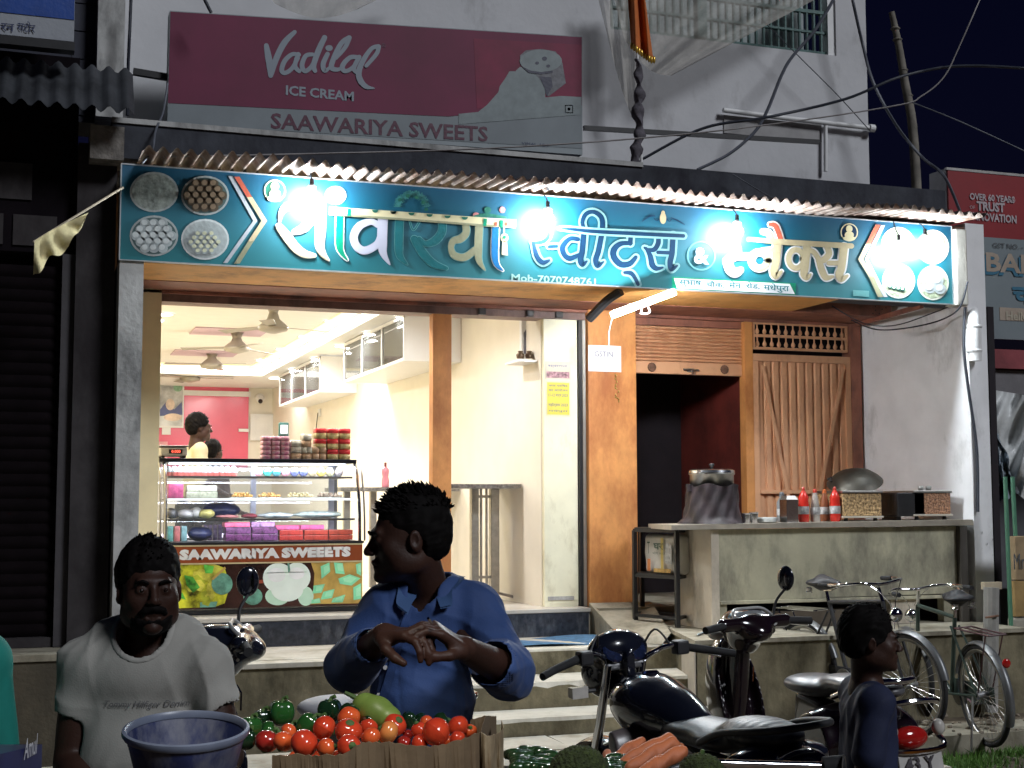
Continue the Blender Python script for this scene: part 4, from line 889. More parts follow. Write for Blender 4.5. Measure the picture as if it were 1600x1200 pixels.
wire([(1005, 248), (1100, 200), (1200, 183), (1320, 155), (1400, 122), (1470, 106), (1530, 103), (1620, 108)], [-1.0, -1.05, -1.1, -1.2, -1.3, -1.3, -1.3, -1.3], .012, 'thick black cable sweeping from the flag pole up to the right edge', wk)
wire([(255, 245), (500, 240), (760, 232), (1000, 216), (1200, 195), (1400, 165), (1440, 150), (1475, 120), (1500, 70), (1535, -10)], [-1.4]*10, .006, 'thin pale cable running along above the awning then up past the bamboo pole', M('cable_pale', (.32, .3, .3), .6))
wire([(1090, 265), (1140, 240), (1180, 205), (1200, 170), (1230, 100), (1275, 45), (1310, -15)], [-.4]*7, .014, 'grey cable curving across the wall up past the barred window', wg2)
wire([(1330, -10), (1348, 70), (1365, 130), (1400, 195), (1440, 245), (1475, 275), (1500, 330)], [-.3, -.3, -.3, -.4, -.5, -.6, -.7], .013, 'grey cable dropping down the corner of the building to the red banner', wg2)
wire([(1190, 30), (1250, 90), (1310, 150), (1360, 205)], [-.2]*4, .004, 'thin wire running diagonally down to the end cap of the white conduit', wk)
wire([(1425, 160), (1500, 190), (1620, 245)], [.4, .2, 0], .006, 'thin wire from the bamboo pole down to the right edge', wg2)
wire([(1145, 272), (1190, 300), (1230, 320), (1260, 330)], [-1.2]*4, .004, 'looped thin wire hanging in front of the concrete slab', wg2)
wire([(315, -10), (330, 20)], [-.9, -.9], .012, 'short black cable dropping to the top of the ice cream sign', wk)
wire([(205, -10), (203, 40), (200, 110), (199, 180)], [-.8]*4, .012, 'black cable running down the left edge of the white wall', wk)
wire([(262, 130), (255, 175), (243, 205), (238, 235), (222, 255)], [-.9, -1., -1.2, -1.3, -1.35], .008, 'drooping cable from the ice cream sign to the corner of the turquoise board', wg2)
wire([(1330, 500), (1370, 515), (1420, 512), (1470, 500), (1500, 480), (1512, 440)], [-.6, -.8, -1, -1.1, -1.3, -1.3], .006, 'dark wire looping under the right end of the turquoise sign', wk)
wire([(1300, 478), (1350, 505), (1400, 508), (1460, 488), (1490, 476)], [-.5, -.8, -1, -1.1, -1.2], .005, 'thin wire sagging beneath the plates end of the sign board', wk)
wire([(1508, 480), (1506, 540), (1512, 600), (1526, 700), (1528, 800)], [-1.27]*5, .012, 'black cable down the outer edge of the white side wall', wk)
o = MB().bar(at(1340, 507, Y=-.1), at(1440, 478, Y=-1.1), .035).build('bracket_bar', BRN, B)
# notices
n1 = thing('paper_notice', 'white paper notice with a tax number taped to the orange pillar', 'notice', tuple(at(945, 560, Y=-.13)))
a = at(919, 580, Y=-.122); c = at(970, 541, Y=-.122)
def pf(u, v): return (a[0]+(c[0]-a[0])*u, -.126-.006*math.sin(math.pi*u)*v, a[2]+(c[2]-a[2])*v)
MB().grid(pf, 6, 6).build('paper', M('paper_white', (.78, .78, .82), .8, .02), n1)
ik = M('ink_grey', (.25, .26, .3), .7); text_px('GSTIN :', 929, 557, 963, 8.5, -.134, ik, n1, bold=.01, push=.001)
b = MB(); 
for k in range(9): b.tube([at(964+rng.uniform(-4, 4), 585+k*5, Y=-.125), at(964+rng.uniform(-4, 4), 588+k*5, Y=-.128)], .006, 5)
tag(b.build('tinsel', M('tinsel_gold', (.5, .35, .1), .4, metal=.5), None), 'scraps of gold tinsel stuck on the orange pillar below the paper', 'tinsel')
n2 = thing('wall_poster', 'yellow Hindi poster on the cream pilaster beside the orange pillar', 'poster', tuple(at(872, 650, Y=-.033)))
a = at(853, 650, Y=-.034); c = at(891, 596, Y=-.034); MB().box((a[0], -.036, a[2]), (c[0], -.031, c[2])).build('paper', M('poster_white', (.75, .73, .5), .6, .03), n2)
MB().box((a[0]+.01, -.038, a[2]+.012), (c[0]-.01, -.0365, c[2]-.012)).build('print', M('poster_yellow', (.80, .68, .10), .6, .05), n2)
for s_, y, h in (('नगर परिषद', 604, 4), ('का आयोजन', 611, 4), ('11-12 मार्च 2023', 621, 6), ('महोत्सव 2023', 636, 7), ('मधेपुरा', 644, 4)):
    text_px(s_, 857, y, 887, h, -.039, M('ink_poster', (.06, .09, .30), .6), n2, push=.001)
n3 = thing('wall_poster', 'small pink and white strip poster above the yellow one on the cream pilaster', 'poster', tuple(at(872, 592, Y=-.033)))
a = at(852, 592, Y=-.034); c = at(891, 566, Y=-.034); MB().box((a[0], -.036, a[2]), (c[0], -.031, c[2])).build('paper', M('poster_cream', (.72, .66, .52), .6, .1), n3)
MB().box((a[0]+.01, -.038, a[2]+.01), (c[0]-.01, -.0365, a[2]+.06)).build('print', M('poster_pink', (.45, .25, .28), .6, .5, 40), n3)
text_px('स्वागत', 856, 574, 886, 4, -.037, M('ink_poster', (.06, .09, .30), .6), n3, push=.001)

jb = thing('junction_box', 'brown meter box with tangled wires above the end of the orange grille', 'box', tuple(at(1312, 482, Y=-.2)))
a = at(1293, 492, Y=-.18); c = at(1322, 474, Y=-.18); MB().box((a[0], -.18, a[2]), (c[0], -.06, c[2]), .008).build('box_body', BRN, jb)
for k in range(6):
    x0, y0 = 1315+3*k, 480+rng.uniform(-4, 4); MB().tube([at(x0-18, y0, Y=-.2), at(x0, y0+rng.uniform(4, 14), Y=-.28), at(x0+16, y0+rng.uniform(-2, 12), Y=-.34), at(x0+34+rng.uniform(0, 25), y0+rng.uniform(-4, 10), Y=-.5)], .006, 5, smooth=5).build('wire', BLK, jb)
# ================================================================== INSIDE THE SHOP
# back wall red panels
Y11 = 10.96
def rectpx(x0, y0, x1, y1, Yp, th, nm, mat, parent, bev=0):
    a = at(x0, y1, Y=Yp); c = at(x1, y0, Y=Yp); return MB().box((a[0], Yp, a[2]), (c[0], Yp+th, c[2]), bev).build(nm, mat, parent)
RP = rectpx(240, 596, 389, 730, Y11, .03, 'red_panel', M('panel_red', (.75, .12, .20), .18, .08, 1, 0), B)
rectpx(240, 612, 392, 616.5, Y11-.03, .028, 'panel_trim', WHT, RP)
rectpx(373, 670, 389, 674.5, Y11-.05, .03, 'panel_trim', WHT, RP)
rectpx(391, 648, 466, 688, Y11-.02, .03, 'white_board', WHT, B)
rectpx(240, 690, 262, 730, Y11-.02, .015, 'panel', M('panel_pink', (.75, .35, .38), .5), B)
pos = thing('framed_picture', 'framed festive picture on the back wall left of the red panel', 'picture', tuple(at(268, 640, Y=Y11-.1)))
rectpx(246, 596, 288, 668, Y11-.06, .03, 'frame', WHT, pos)
rectpx(248, 599, 286, 665, Y11-.066, .005, 'print', M('picture_grey', (.55, .56, .58), .5, .4, 4, 0), pos)
b = MB(); 
pxpoly(b, [(250, 640), (262, 625), (272, 640), (284, 628), (285, 648), (250, 650)], Y11-.069); b.build('print', M('picture_blue', (.08, .10, .25), .5), pos)
b = MB(); disc(b, 266, 632, 7, 9, Y11-.071); disc(b, 270, 652, 14, 6, Y11-.071); b.build('print', M('picture_skin', (.75, .6, .5), .5, .2, 10), pos)
b = MB(); disc(b, 278, 606, 7, 6, Y11-.069); b.build('print', M('picture_green', (.25, .45, .3), .5, .3, 10), pos)
sw = rectpx(253, 662, 267, 679, Y11-.03, .02, 'white_switch_box', WHT, None); tag(sw, 'white switch box below the framed picture', 'switch box')
# wall clock-like camera and cord on the back wall, socket on the side wall
cc = thing('security_camera', 'small white dome camera high on the back wall right of the red panel', 'camera', tuple(at(406, 624, Y=Y11-.05)))
MB().lathe([(.07, 0), (.07, .03), (.04, .06)], at(406, 622, Y=Y11-.02), 14, (0, -1, 0)).build('mount', WHT, cc); MB().ell(at(407, 627, Y=Y11-.10), .035, 10, 8).build('lens', BLK, cc, smooth=True)
def side_at(px, py, off=0):                      # point on the oblique side wall, off metres into the room
    # wall line from (XS0, .02) to (XS1, 11)
    d = RW @ np.array([px-800., 600.-py, FPX]); nx, ny = (11-.02), (XS0-XS1)
    n_ = np.array([nx, ny, 0])/math.hypot(nx, ny); p0 = np.array([XS0, .02, 0])-n_*off; t = ((p0-CAM)@n_)/(d@n_); return CAM+t*d
p = side_at(499, 645, .01); o = MB().box(p+[-.012, -.06, -.05], p+[.004, .06, .05]).build('wall_socket', WHT, None); tag(o, 'small socket with a cord on the side wall above the stacked rusk packets', 'socket')
MB().tube([p+[-.02, 0, 0], p+[-.02, .1, -.2], p+[-.02, .25, -.4]], .006, 6).build('cord', BLK, o)
# downlights
dl = [(256, 490, 1.6), (521, 501, 1.6), (479, 525, 3.3), (443, 545, 5.0), (411, 562, 6.8), (633, 494, .9), (582, 519, 2.5), (536, 540, 4.2), (497, 559, 5.9), (461, 576, 7.6), (430, 590, 9.0), (560, 585, None), (300, 505, 2.4), (335, 520, 3.9)]
dm = emis('downlight_glow', (1, .97, .92), 14)
lights_xy = []
for i, (x, y, _) in enumerate(dl[:11]):
    border = i >= 5; z = CZ-.022 if border else CZ+.098
    p = at(x, y, Z=z)
    side = 'set in the white border over the wall shelves' if border else 'set in the cream ceiling beside the fans'
    idx = (i-5) if border else i
    order = ['nearest the street', 'second from the street', 'third from the street', 'fourth from the street', 'fifth from the street', 'deepest in the shop'][idx]
    if i == 0: side = 'set in the cream ceiling by the yellow pilaster'; order = 'alone'
    elif not border: order = ['nearest the street', 'second from the street', 'third from the street', 'deepest in the shop'][i-1]
    t = thing('ceiling_light', 'round glowing downlight %s, %s' % (side, order), 'ceiling light', tuple(p), 'round ceiling lights in the shop')
    MB().lathe([(.0, -.012), (.085, -.010), (.088, 0)], p, 20).build('diffuser', dm, t, smooth=True)
    MB().lathe([(.089, -.012), (.105, -.009), (.108, .0)], p, 20, cap=False).build('rim', WHT, t)
    lights_xy.append(p)
def area(p, e, sz, nm='downlight', col=(1, .98, .95), par=None):
    ld = bpy.data.lights.new(nm, 'AREA'); ld.shape = 'DISK'; ld.size = sz; ld.energy = e; ld.color = col; lo = bpy.data.objects.new(nm, ld); COL.objects.link(lo); lo.location = p; return lo
for i, p in enumerate(lights_xy): area((p[0], p[1], p[2]-.03), (4 if i == 5 else 9) if i >= 5 else 39, .3)
for n_, (x_, y) in enumerate(((1.25, 1.8), (1.25, 4.2), (1.25, 6.6), (1.25, 9.6), (1.15, .5), (2.1, .45), (2.95, .45))):   # unseen downlights added to brighten the aisle and the shop mouth
    p = (x_, y, CZ+.098); t = thing('ceiling_light', 'unseen added round downlight '+('over the left aisle, %s from the street' % ORD[n_] if y > 1 else 'just behind the lintel, %s from the left' % ORD[n_-4]), 'ceiling light', p, 'unseen ceiling lights added to brighten the shop')
    MB().lathe([(.0, -.012), (.085, -.010), (.088, 0)], p, 20).build('diffuser', dm, t, smooth=True)
    area((p[0], p[1], p[2]-.03), 24, .16)
# fans with pink ceiling squares
wn = M('fan_cream', (.30, .27, .22), .35, .05, 5, 0)
pk = M('square_pink', (.58, .42, .50), .6, .03, 4, 0)
fp = [(427, 507, 2.62), (370, 540, 4.9), (331, 567, 7.2), (297, 588, 9.3)]
sqr = [(378, 500), (325, 531), (285, 559)]
for i, (x, y, Yf) in enumerate(fp):
    c = at(x, y, Y=Yf); t = thing('ceiling_fan', ['cream ceiling fan nearest the street, cut by the lintel', 'cream ceiling fan second from the street below a pink square', 'cream ceiling fan third from the street below a pink square', 'smallest cream ceiling fan, deepest in the shop'][i], 'ceiling fan', tuple(c), 'ceiling fans in a row')
    MB().lathe([(.03, -.085), (.13, -.06), (.145, -.03), (.13, -.01), (.06, .05), (.028, .15)], c, 24).build('motor', wn, t, smooth=True)
    hz = CZ+.10-c[2]
    MB().lathe([(.013, .12), (.013, hz-.14), (.03, hz-.12), (.075, hz-.005)], c, 16).build('down_rod', wn, t, smooth=True)
    for k in range(3):
        a = [.25, 2.35, 4.45][k]+i*.5; e = np.array([math.cos(a), math.sin(a), 0]); s = np.array([-math.sin(a), math.cos(a), 0])
        b = MB().hexa([c+e*.12-s*.04+[0, 0, -.03], c+e*.6-s*.07+[0, 0, -.045], c+e*.6+s*.06+[0, 0, -.03], c+e*.12+s*.04+[0, 0, -.02], c+e*.12-s*.04+[0, 0, -.026], c+e*.6-s*.07+[0, 0, -.041], c+e*.6+s*.06+[0, 0, -.026], c+e*.12+s*.04+[0, 0, -.016]]); b.build('blade', wn, t)
    q = (c[0]-.0, c[1], CZ+.0965)
    if i: MB().box((c[0]-.48, Yf-.30, CZ+.085), (c[0]+.30, Yf+.30, CZ+.0985)).build('ceiling_square', pk, B)
# wall shelves: open boxes hung from the wall
def shelfbox(label, y0, y1, cells, stuff_cols):
    t = thing('wall_shelf', label, 'shelf', (3.6, (y0+y1)/2, 2.95)); lam = M('white_laminate', (.80, .80, .80), .3, .02, 3, 0)
    xf = 3.30; wall = lambda y: XS0+(XS1-XS0)*(y/11.)-.004; z0, z1 = 2.955, 3.385
    MB().hexa([(xf, y0, z0), (wall(y0), y0, z0), (wall(y1), y1, z0), (xf, y1, z0), (xf, y0, z0+.03), (wall(y0), y0, z0+.03), (wall(y1), y1, z0+.03), (xf, y1, z0+.03)]).build('bottom_board', lam, t)
    MB().hexa([(xf, y0, z0+.03), (wall(y0), y0, z0+.03), (wall(y0), y0+.025, z0+.03), (xf, y0+.025, z0+.03), (xf, y0, z1), (wall(y0), y0, z1), (wall(y0), y0+.025, z1), (xf, y0+.025, z1)]).build('end_panel', lam, t)
    MB().hexa([(xf, y1-.025, z0+.03), (wall(y1), y1-.025, z0+.03), (wall(y1), y1, z0+.03), (xf, y1, z0+.03), (xf, y1-.025, z1), (wall(y1), y1-.025, z1), (wall(y1), y1, z1), (xf, y1, z1)]).build('end_panel', lam, t)
    for i in range(1, cells):
        y = y0+(y1-y0)*i/cells; MB().box((xf, y-.012, z0+.03), (wall(y)-.0, y+.012, z1)).build('divider', lam, t)
    MB().box((xf-.002, y0, z1-.03), (xf+.015, y1, z1)).build('front_rail', lam, t)
    MB().box((xf+.3, y0+.03, z0+.031), (xf+.31, y1-.03, z1-.031)).build('back_board', M('back_grey', (.45, .47, .50), .15, .3, 3, 0), t)
    MB().box((xf+.012, y0+.03, z0+.031), (xf+.016, y1-.03, z1-.031)).build('glass_front', glass('shelf_glass'), t)
    return t, xf, z0+.031
sh1 = shelfbox('white wall shelf with glass front and three cells, nearer the street', 2.0, 4.55, 3, 0)
sh2 = shelfbox('white wall shelf with glass front, further back in the shop', 5.85, 8.6, 3, 0)
rd_ = M('doll_red', (.6, .06, .05), .5); toyg = M('toy_green', (.2, .32, .25), .5, .3, 20); toyc = M('toy_cream', (.7, .66, .6), .5, .2, 20)
def figurine(y, mat, label, s=1.0, zz=2.986):
    t = thing('figurine', label, 'figurine', (3.38, y, zz)); b = MB().lathe([(.05, 0), (.055, .02), (.03, .1), (.045, .16), (.03, .2)], (3.38, y, zz), 12); b.build('torso', mat, t, smooth=True)
    MB().ell((3.38, y, zz+.235*s), .035, 10, 8).build('head', toyc, t, smooth=True)
figurine(4.0, rd_, 'red doll with legs standing in the far cell of the nearer wall shelf')
figurine(2.45, toyg, 'greenish ornament in the near cell of the nearer wall shelf')
figurine(3.25, toyc, 'cream ornament in the middle cell of the nearer wall shelf')
figurine(6.5, toyc, 'pale ornament in the near cell of the farther wall shelf')
figurine(8.2, M('toy_dark', (.1, .08, .1), .5), 'dark ornament in the far cell of the farther wall shelf')
for y, l in ((2.9, 'boxed gift set leaning in the nearer wall shelf'), (7.4, 'boxed gift set leaning in the farther wall shelf')):
    o = MB().box((3.36, y-.12, 2.99), (3.40, y+.12, 3.25), .004).build('gift_box', M('gift_print', (.5, .52, .55), .3, .6, 14, 0), None); tag(o, l, 'box')
# small white shrine shelf on the near end of the side wall
tm = thing('wall_shrine', 'little white wall shrine with a dark arched cut-out and ledge near the pilaster', 'shrine', tuple(at(828, 565, Y=.3)))
wl = M('white_laminate', (.8, .8, .8), .3)
a = at(815, 563, Y=.35); c = at(841, 496, Y=.35)
MB().box((a[0], .35, a[2]), (c[0], .40, c[2])).build('back_board', wl, tm)
b = MB(); pts = [(818.5, 553), (818.5, 520), (823, 513), (826, 505), (829, 502), (832, 505), (835, 513), (838.5, 520), (838.5, 553)]
pxpoly(b, pts, .345); b.build('arch', M('arch_grey', (.17, .17, .22), .2), tm)
a = at(806, 566, Y=.15); c = at(840, 560, Y=.15); MB().box((a[0], .1, a[2]-.0), (c[0], .42, a[2]+.02), .004).build('ledge', wl, tm)
for x in (813, 827):
    p = at(x, 560, Y=.2); MB().lathe([(.03, 0), (.035, .03), (.02, .045), (.022, .06)], p, 12).build('lamp_bowl', M('bronze', (.12, .08, .05), .4, metal=.6), tm, smooth=True)
# standing tables against the side wall
def table(label, y0, y1, zt, feet):
    t = thing('standing_table', label, 'table', (3.9, (y0+y1)/2, .83)); wx = lambda y: XS0+(XS1-XS0)*(y/11.)-.006
    st_ = M('table_granite', (.20, .19, .18), .3, .4, 30, 0)
    MB().hexa([(wx(y0)-.42, y0, zt-.03), (wx(y0), y0, zt-.03), (wx(y1), y1, zt-.03), (wx(y1)-.42, y1, zt-.03), (wx(y0)-.42, y0, zt), (wx(y0), y0, zt), (wx(y1), y1, zt), (wx(y1)-.42, y1, zt)]).build('table_top', st_, t)
    x = wx((y0+y1)/2)-.22
    for (fx, fy, w_) in feet:
        MB().box((fx-w_, fy-w_, .87), (fx+w_, fy+w_, zt-.031), .004).build('leg', STEELD, t)
    f0, f1 = feet[0], feet[-1]
    MB().bar((f0[0], f0[1], zt-.08), (f1[0], f1[1], zt-.08), .025).build('stretcher', STEELD, t)
    MB().bar((f0[0], f0[1], .97), (f1[0], f1[1], .97), .025).build('stretcher', STEELD, t)
    for k, (fx, fy, w_) in enumerate((feet[0], feet[-1])):
        b = MB()
        for a in (0.3, 2.4, 4.5): b.bar((fx, fy, .89), (fx+.16*math.cos(a), fy+.16*math.sin(a), .845), .022)
        b.build('foot', STEELD, t)
lp = lambda px_, py_: at(px_, py_, Z=.87)
fa = at(740, 905, Y=.9); fb = at(771, 915, Y=.9)
ft = [(at(x, 900, Y=.75)[0], .75, w_) for x, w_ in ((741, .032), (751.5, .010), (760, .010), (772, .036))]
zt1 = 1.80
t = thing('standing_table', 'narrow high eating table with steel legs against the side wall, right of the orange post', 'table', (3.6, .75, .83))
st_ = M('table_granite', (.20, .19, .18), .3, .4, 30, 0)
a = at(829, 752, Y=.5); c0 = at(707, 756, Y=.55)
MB().hexa([(2.95, .42, zt1-.035), (3.885, .42, zt1-.035), (3.87, 1.05, zt1-.035), (3.0, 1.05, zt1-.035), (2.95, .42, zt1), (3.885, .42, zt1), (3.87, 1.05, zt1), (3.0, 1.05, zt1)]).build('table_top', st_, t)
for (x, y, w_) in ft: MB().box((x-w_, y-w_, .90), (x+w_, y+w_, zt1-.036), .004).build('leg', STEELD, t)
MB().bar((ft[0][0], .75, zt1-.10), (ft[3][0], .75, zt1-.10), .022).build('stretcher', STEELD, t); MB().bar((ft[0][0], .75, 1.03), (ft[3][0], .75, 1.03), .022).build('stretcher', STEELD, t)
for k in (0, 3):
    b = MB(); fx = ft[k][0]
    for dx, dy in ((.17, -.10), (-.17, -.05), (0, .18)): b.bar((fx, .75, .905), (fx+dx, .75+dy, .86), .022); b.bar((fx+dx, .75+dy, .86), (fx+dx, .75+dy, .832), .022)
    b.build('foot', STEELD, t)
t = thing('standing_table', 'second high eating table further inside, partly behind the orange post', 'table', (3.3, 2.8, .83))
zt2 = 1.79
MB().hexa([(2.72, 2.0, zt2-.035), (3.84, 2.0, zt2-.035), (3.82, 2.7, zt2-.035), (2.72, 2.7, zt2-.035), (2.72, 2.0, zt2), (3.84, 2.0, zt2), (3.82, 2.7, zt2), (2.72, 2.7, zt2)]).build('table_top', st_, t)
for x in (2.85, 3.1, 3.6): MB().box((x-.03, 2.3, .87), (x+.03, 2.36, zt2-.036), .004).build('leg', STEELD, t)
bt = thing('pink_bottle', 'pink squeeze bottle standing on the inner table by the side wall', 'bottle', (2.95, 2.2, zt2))
p = at(602, 768, Y=2.3); p[2] = zt2
MB().lathe([(.033, 0), (.036, .02), (.036, .07), (.028, .10), (.036, .14), (.034, .17), (.014, .195)], p, 18).build('bottle_body', M('pink_plastic', (.75, .28, .36), .3), bt, smooth=True)
MB().lathe([(.012, .195), (.013, .235)], p, 12).build('cap', M('cap_maroon', (.2, .05, .06), .4), bt)
# ================================================================== DISPLAY CASE
YC = .12
def cx(px_, py_=700, Yp=YC): return at(px_, py_, Y=Yp)[0]
def cz(py_, px_=400, Yp=YC): return at(px_, py_, Y=Yp)[2]
K = thing('display_case', 'curved glass sweet display case with a printed front and steel edges at the shop mouth', 'display case', (1.7, .3, .83))
X0, X1 = cx(256), cx(566, 850); XT0, XT1 = cx(252, 712), cx(549, 712, .35)
zb, zm, zl, ztp = .90, cz(877.5), cz(853), 1.985
zlab = (zm, zl)
D_ = .75
MB().box((X0+.01, YC+.02, .86), (X1-.01, YC+D_, zl-.03)).build('cabinet', M('cabinet_white', (.6, .6, .58), .4, .05), K)
MB().box((X0, YC, .835), (X1, YC+D_, .86)).build('base_frame', BLK, K)
for x in (X0+.08, X1-.08): MB().lathe([(.03, 0), (.03, .03)], (x, YC+.06, .831), 12).build('foot', BLK, K)
# printed lower panel
MB().box((X0+.0, YC-.004, .875), (X1, YC+.018, zm-.006)).build('print_panel', M('print_dark_brown', (.05, .02, .015), .25, .5, 4, 0), K)
def flat(pts, mat, lay, nm='sweets_print'):
    b = MB(); pxpoly(b, pts, YC-.004-.0012*lay); return b.build(nm, mat, K)
fz = lambda pts: [(230+x/3.635, 640+y/3.635) for x, y in pts]
yl = M('print_yellow', (.75, .70, .04), .3, .6, 7, 0); gn = M('print_green', (.10, .42, .06), .3, .5, 14, 0); mint = M('print_mint', (.28, .80, .46), .3, .15, 6, 0); mint2 = M('print_mint_dark', (.09, .40, .22), .3, .15, 6, 0)
tanp = M('print_tan', (.58, .38, .10), .3, .25, 5, 0); wht_ = M('print_whitegreen', (.85, .95, .86), .3, .06, 4, 0); wht2 = M('print_palegreen', (.55, .78, .60), .3, .1, 4, 0); aqua = M('print_aqua', (.16, .38, .28), .3, .3, 18, 0)
flat(fz([(120, 868), (340, 862), (440, 900), (470, 1000), (440, 1100), (380, 1122), (120, 1130)]), yl, 1)
for k in range(16):
    x, y = rng.uniform(150, 400), rng.uniform(900, 1090); r = rng.uniform(25, 48); n_ = rng.randint(5, 8)
    flat(fz([(x+r*math.cos(a)*rng.uniform(.7, 1.2), y+r*.9*math.sin(a)*rng.uniform(.7, 1.2)) for a in np.linspace(0, 6.28, n_, endpoint=False)]), M('print_yellow%s' % ('_b' if k % 2 else '_c'), (.62, .58, .08) if k % 2 else (.42, .46, .04), .3, .4, 10, 0), 2+k*.15)
for pts in ([(210, 940), (260, 950), (300, 1010), (260, 1040), (225, 1000)], [(320, 880), (380, 890), (370, 930), (330, 930)], [(150, 1060), (200, 1040), (220, 1080)]): flat(fz(pts), gn, 5)
flat(fz([(425+60*math.cos(a), 990+62*math.sin(a)) for a in np.linspace(0, 6.28, 18, endpoint=False)]), aqua, 6)
flat(fz([(600+55*math.cos(a), 1060+50*math.sin(a)) for a in np.linspace(0, 6.28, 18, endpoint=False)]), aqua, 1)
flat(fz([(365, 960), (440, 892), (448, 902), (375, 968)]), tanp, 7)
flat(fz([(590, 972), (670, 965), (668, 985), (600, 990)]), M('print_red', (.3, .06, .03), .3), 1)
flat(fz([(930, 870), (1222, 860), (1222, 1100), (920, 1105), (945, 1010), (950, 930)]), tanp, 1)
def blob(cx_, cy_, rx, ry, m, lay): flat(fz([(cx_+rx*math.cos(a), cy_+ry*math.sin(a)) for a in np.linspace(0, 6.28, 26, endpoint=False)]), m, lay)
blob(740, 1060, 70, 52, wht2, 2); blob(900, 1060, 45, 55, wht2, 2)
blob(745, 955, 88, 84, wht_, 3); blob(850, 950, 78, 82, wht_, 3.3); blob(795, 1020, 92, 70, wht_, 3.6); blob(735, 940, 50, 40, M('print_white_hi', (.95, 1, .95), .3), 4); blob(850, 930, 44, 34, MATS['print_white_hi'], 4)
flat(fz([(796, 862), (806, 862), (814, 922), (800, 924)]), aqua, 4)
flat(fz([(680, 926), (905, 920), (905, 924), (680, 930)]), wht2, 4)
for pts in ([(985, 890), (1035, 868), (1040, 920), (990, 962)], [(1060, 868), (1110, 872), (1122, 935), (1070, 930)], [(1085, 960), (1150, 935), (1212, 958), (1160, 1000), (1095, 990)], [(1170, 1010), (1215, 985), (1215, 1075), (1172, 1082)], [(945, 1000), (1010, 990), (990, 1040), (940, 1045)], [(1000, 1035), (1065, 1018), (1050, 1070), (985, 1080)], [(1055, 1072), (1125, 1050), (1110, 1095), (1045, 1096)], [(1185, 880), (1215, 868), (1215, 945), (1190, 930)], [(935, 1080), (980, 1070), (985, 1098), (930, 1102)]):
    flat(fz(pts), mint, 3); c_ = np.mean(pts, 0); flat(fz([(c_[0]+(x-c_[0])*.6+6, c_[1]+(y-c_[1])*.6-4) for x, y in pts]), M('print_mint_light', (.42, .88, .55), .3), 4)
flat(fz([(300, 1095), (400, 1090), (390, 1122), (300, 1124)]), aqua, 3)
# title strip
MB().box((X0, YC-.008, zm-.003), (X1, YC+.02, zl)).build('title_strip', M('title_brown', (.28, .065, .02), .3, .1, 3, 0), K)
gdm = M('trim_gold', (.62, .52, .30), .35)
MB().box((X0, YC-.012, zl+.0005), (X1, YC+.02, zl+.012)).build('trim', gdm, K); MB().box((X0, YC-.012, zm-.014), (X1, YC+.02, zm-.0035)).build('trim', gdm, K)
a = at(281, 873, Y=YC-.009); c = at(549, 855, Y=YC-.009)
lettering('SAAWARIYA SWEEETS', at(280, 875.5, Y=YC-.009), nrm(at(549, 869.8, Y=YC-.009)-at(280, 875.5, Y=YC-.009)), (0, 0, 1), c[0]-a[0], .078, M('print_letter_white', (.8, .8, .78), .3), K, bold=.075, push=.001)
MB().box((X0, YC-.015, zl+.0125), (X1+.01, YC+D_, zl+.03)).build('counter_edge', BLK, K)
# glass body
zg0 = zl+.03; prof = [(YC+.0, zg0), (YC+.005, zg0+.20), (YC+.03, zg0+.36), (YC+.09, zg0+.52), (YC+.17, ztp-.03)]
def curve_y(z): return np.interp(z, [q[1] for q in prof], [q[0] for q in prof])
gb_ = glass('case_glass', (.96, .99, .98), opac=.035)
b = MB(); zz = np.linspace(zg0, ztp-.03, 14)
xr = lambda z: X1-.02-(X1-.03-XT1)*max(0, (z-zg0)/(ztp-zg0))**1.5
xl = lambda z: X0+.02
for k, z in enumerate(zz): b.v += [(xl(z), curve_y(z), z), (xr(z), curve_y(z), z)]
b.f = [(2*k, 2*k+1, 2*k+3, 2*k+2) for k in range(13)]; b.build('curved_glass', gb_, K, smooth=True)
for sx in (0, 1):
    pr = [((xl(z) if not sx else xr(z)), curve_y(z)-.004, z) for z in zz]
    smoothshade(MB().tube(pr, .013, 8).build('steel_edge', STEEL, K)); smoothshade(MB().tube([(p[0]+(.04 if sx else -.035), p[1]+.01, p[2]) for p in pr], .008, 8).build('steel_edge', STEELD, K))
MB().box((X0-.02, YC+.13, ztp-.03), (XT1+.02, YC+D_, ztp), .004).build('top_board', M('top_black', (.012, .012, .016), .3), K)
MB().box((X0+.02, YC+D_-.02, zg0), (XT1, YC+D_-.012, ztp-.03)).build('sliding_glass', glass('case_glass2', (.9, .93, .98), opac=.10), K)
MB().box((X0, YC+D_-.01, zg0), (X0+.03, YC+D_+.01, ztp-.03)).build('corner_post', STEELD, K)
for x in (cx(396, 700, YC+D_), cx(540, 700, YC+D_)-.12): MB().box((x-.022, YC+D_-.03, zg0), (x+.022, YC+D_-.005, ztp-.03)).build('mullion', M('alu_blue', (.55, .58, .72), .3, metal=.3), K)
MB().box((XT1-.03, YC+D_-.01, zg0), (XT1, YC+D_+.01, ztp-.03)).build('corner_post', STEELD, K)
shz = [cz(744), cz(779), cz(811)]
led = emis('case_led', (.86, .88, 1.0), 3.0)
for k, z in enumerate(shz):
    yf = curve_y(z)+.04
    MB().box((X0+.04, yf, z-.010), (xr(z)-.03, YC+D_-.03, z)).build('glass_shelf', glass('shelf_glass2', (.85, .92, .92), opac=.28), K)
    MB().box((X0+.04, yf-.012, z-.014), (xr(z)-.03, yf-.001, z+.002)).build('shelf_rail', STEEL if k != 1 else emis('rail_glow', (.95, .97, 1), 1.1), K)
MB().box((X0+.06, YC+.2, ztp-.045), (XT1-.05, YC+.24, ztp-.032)).build('led_strip', led, K)
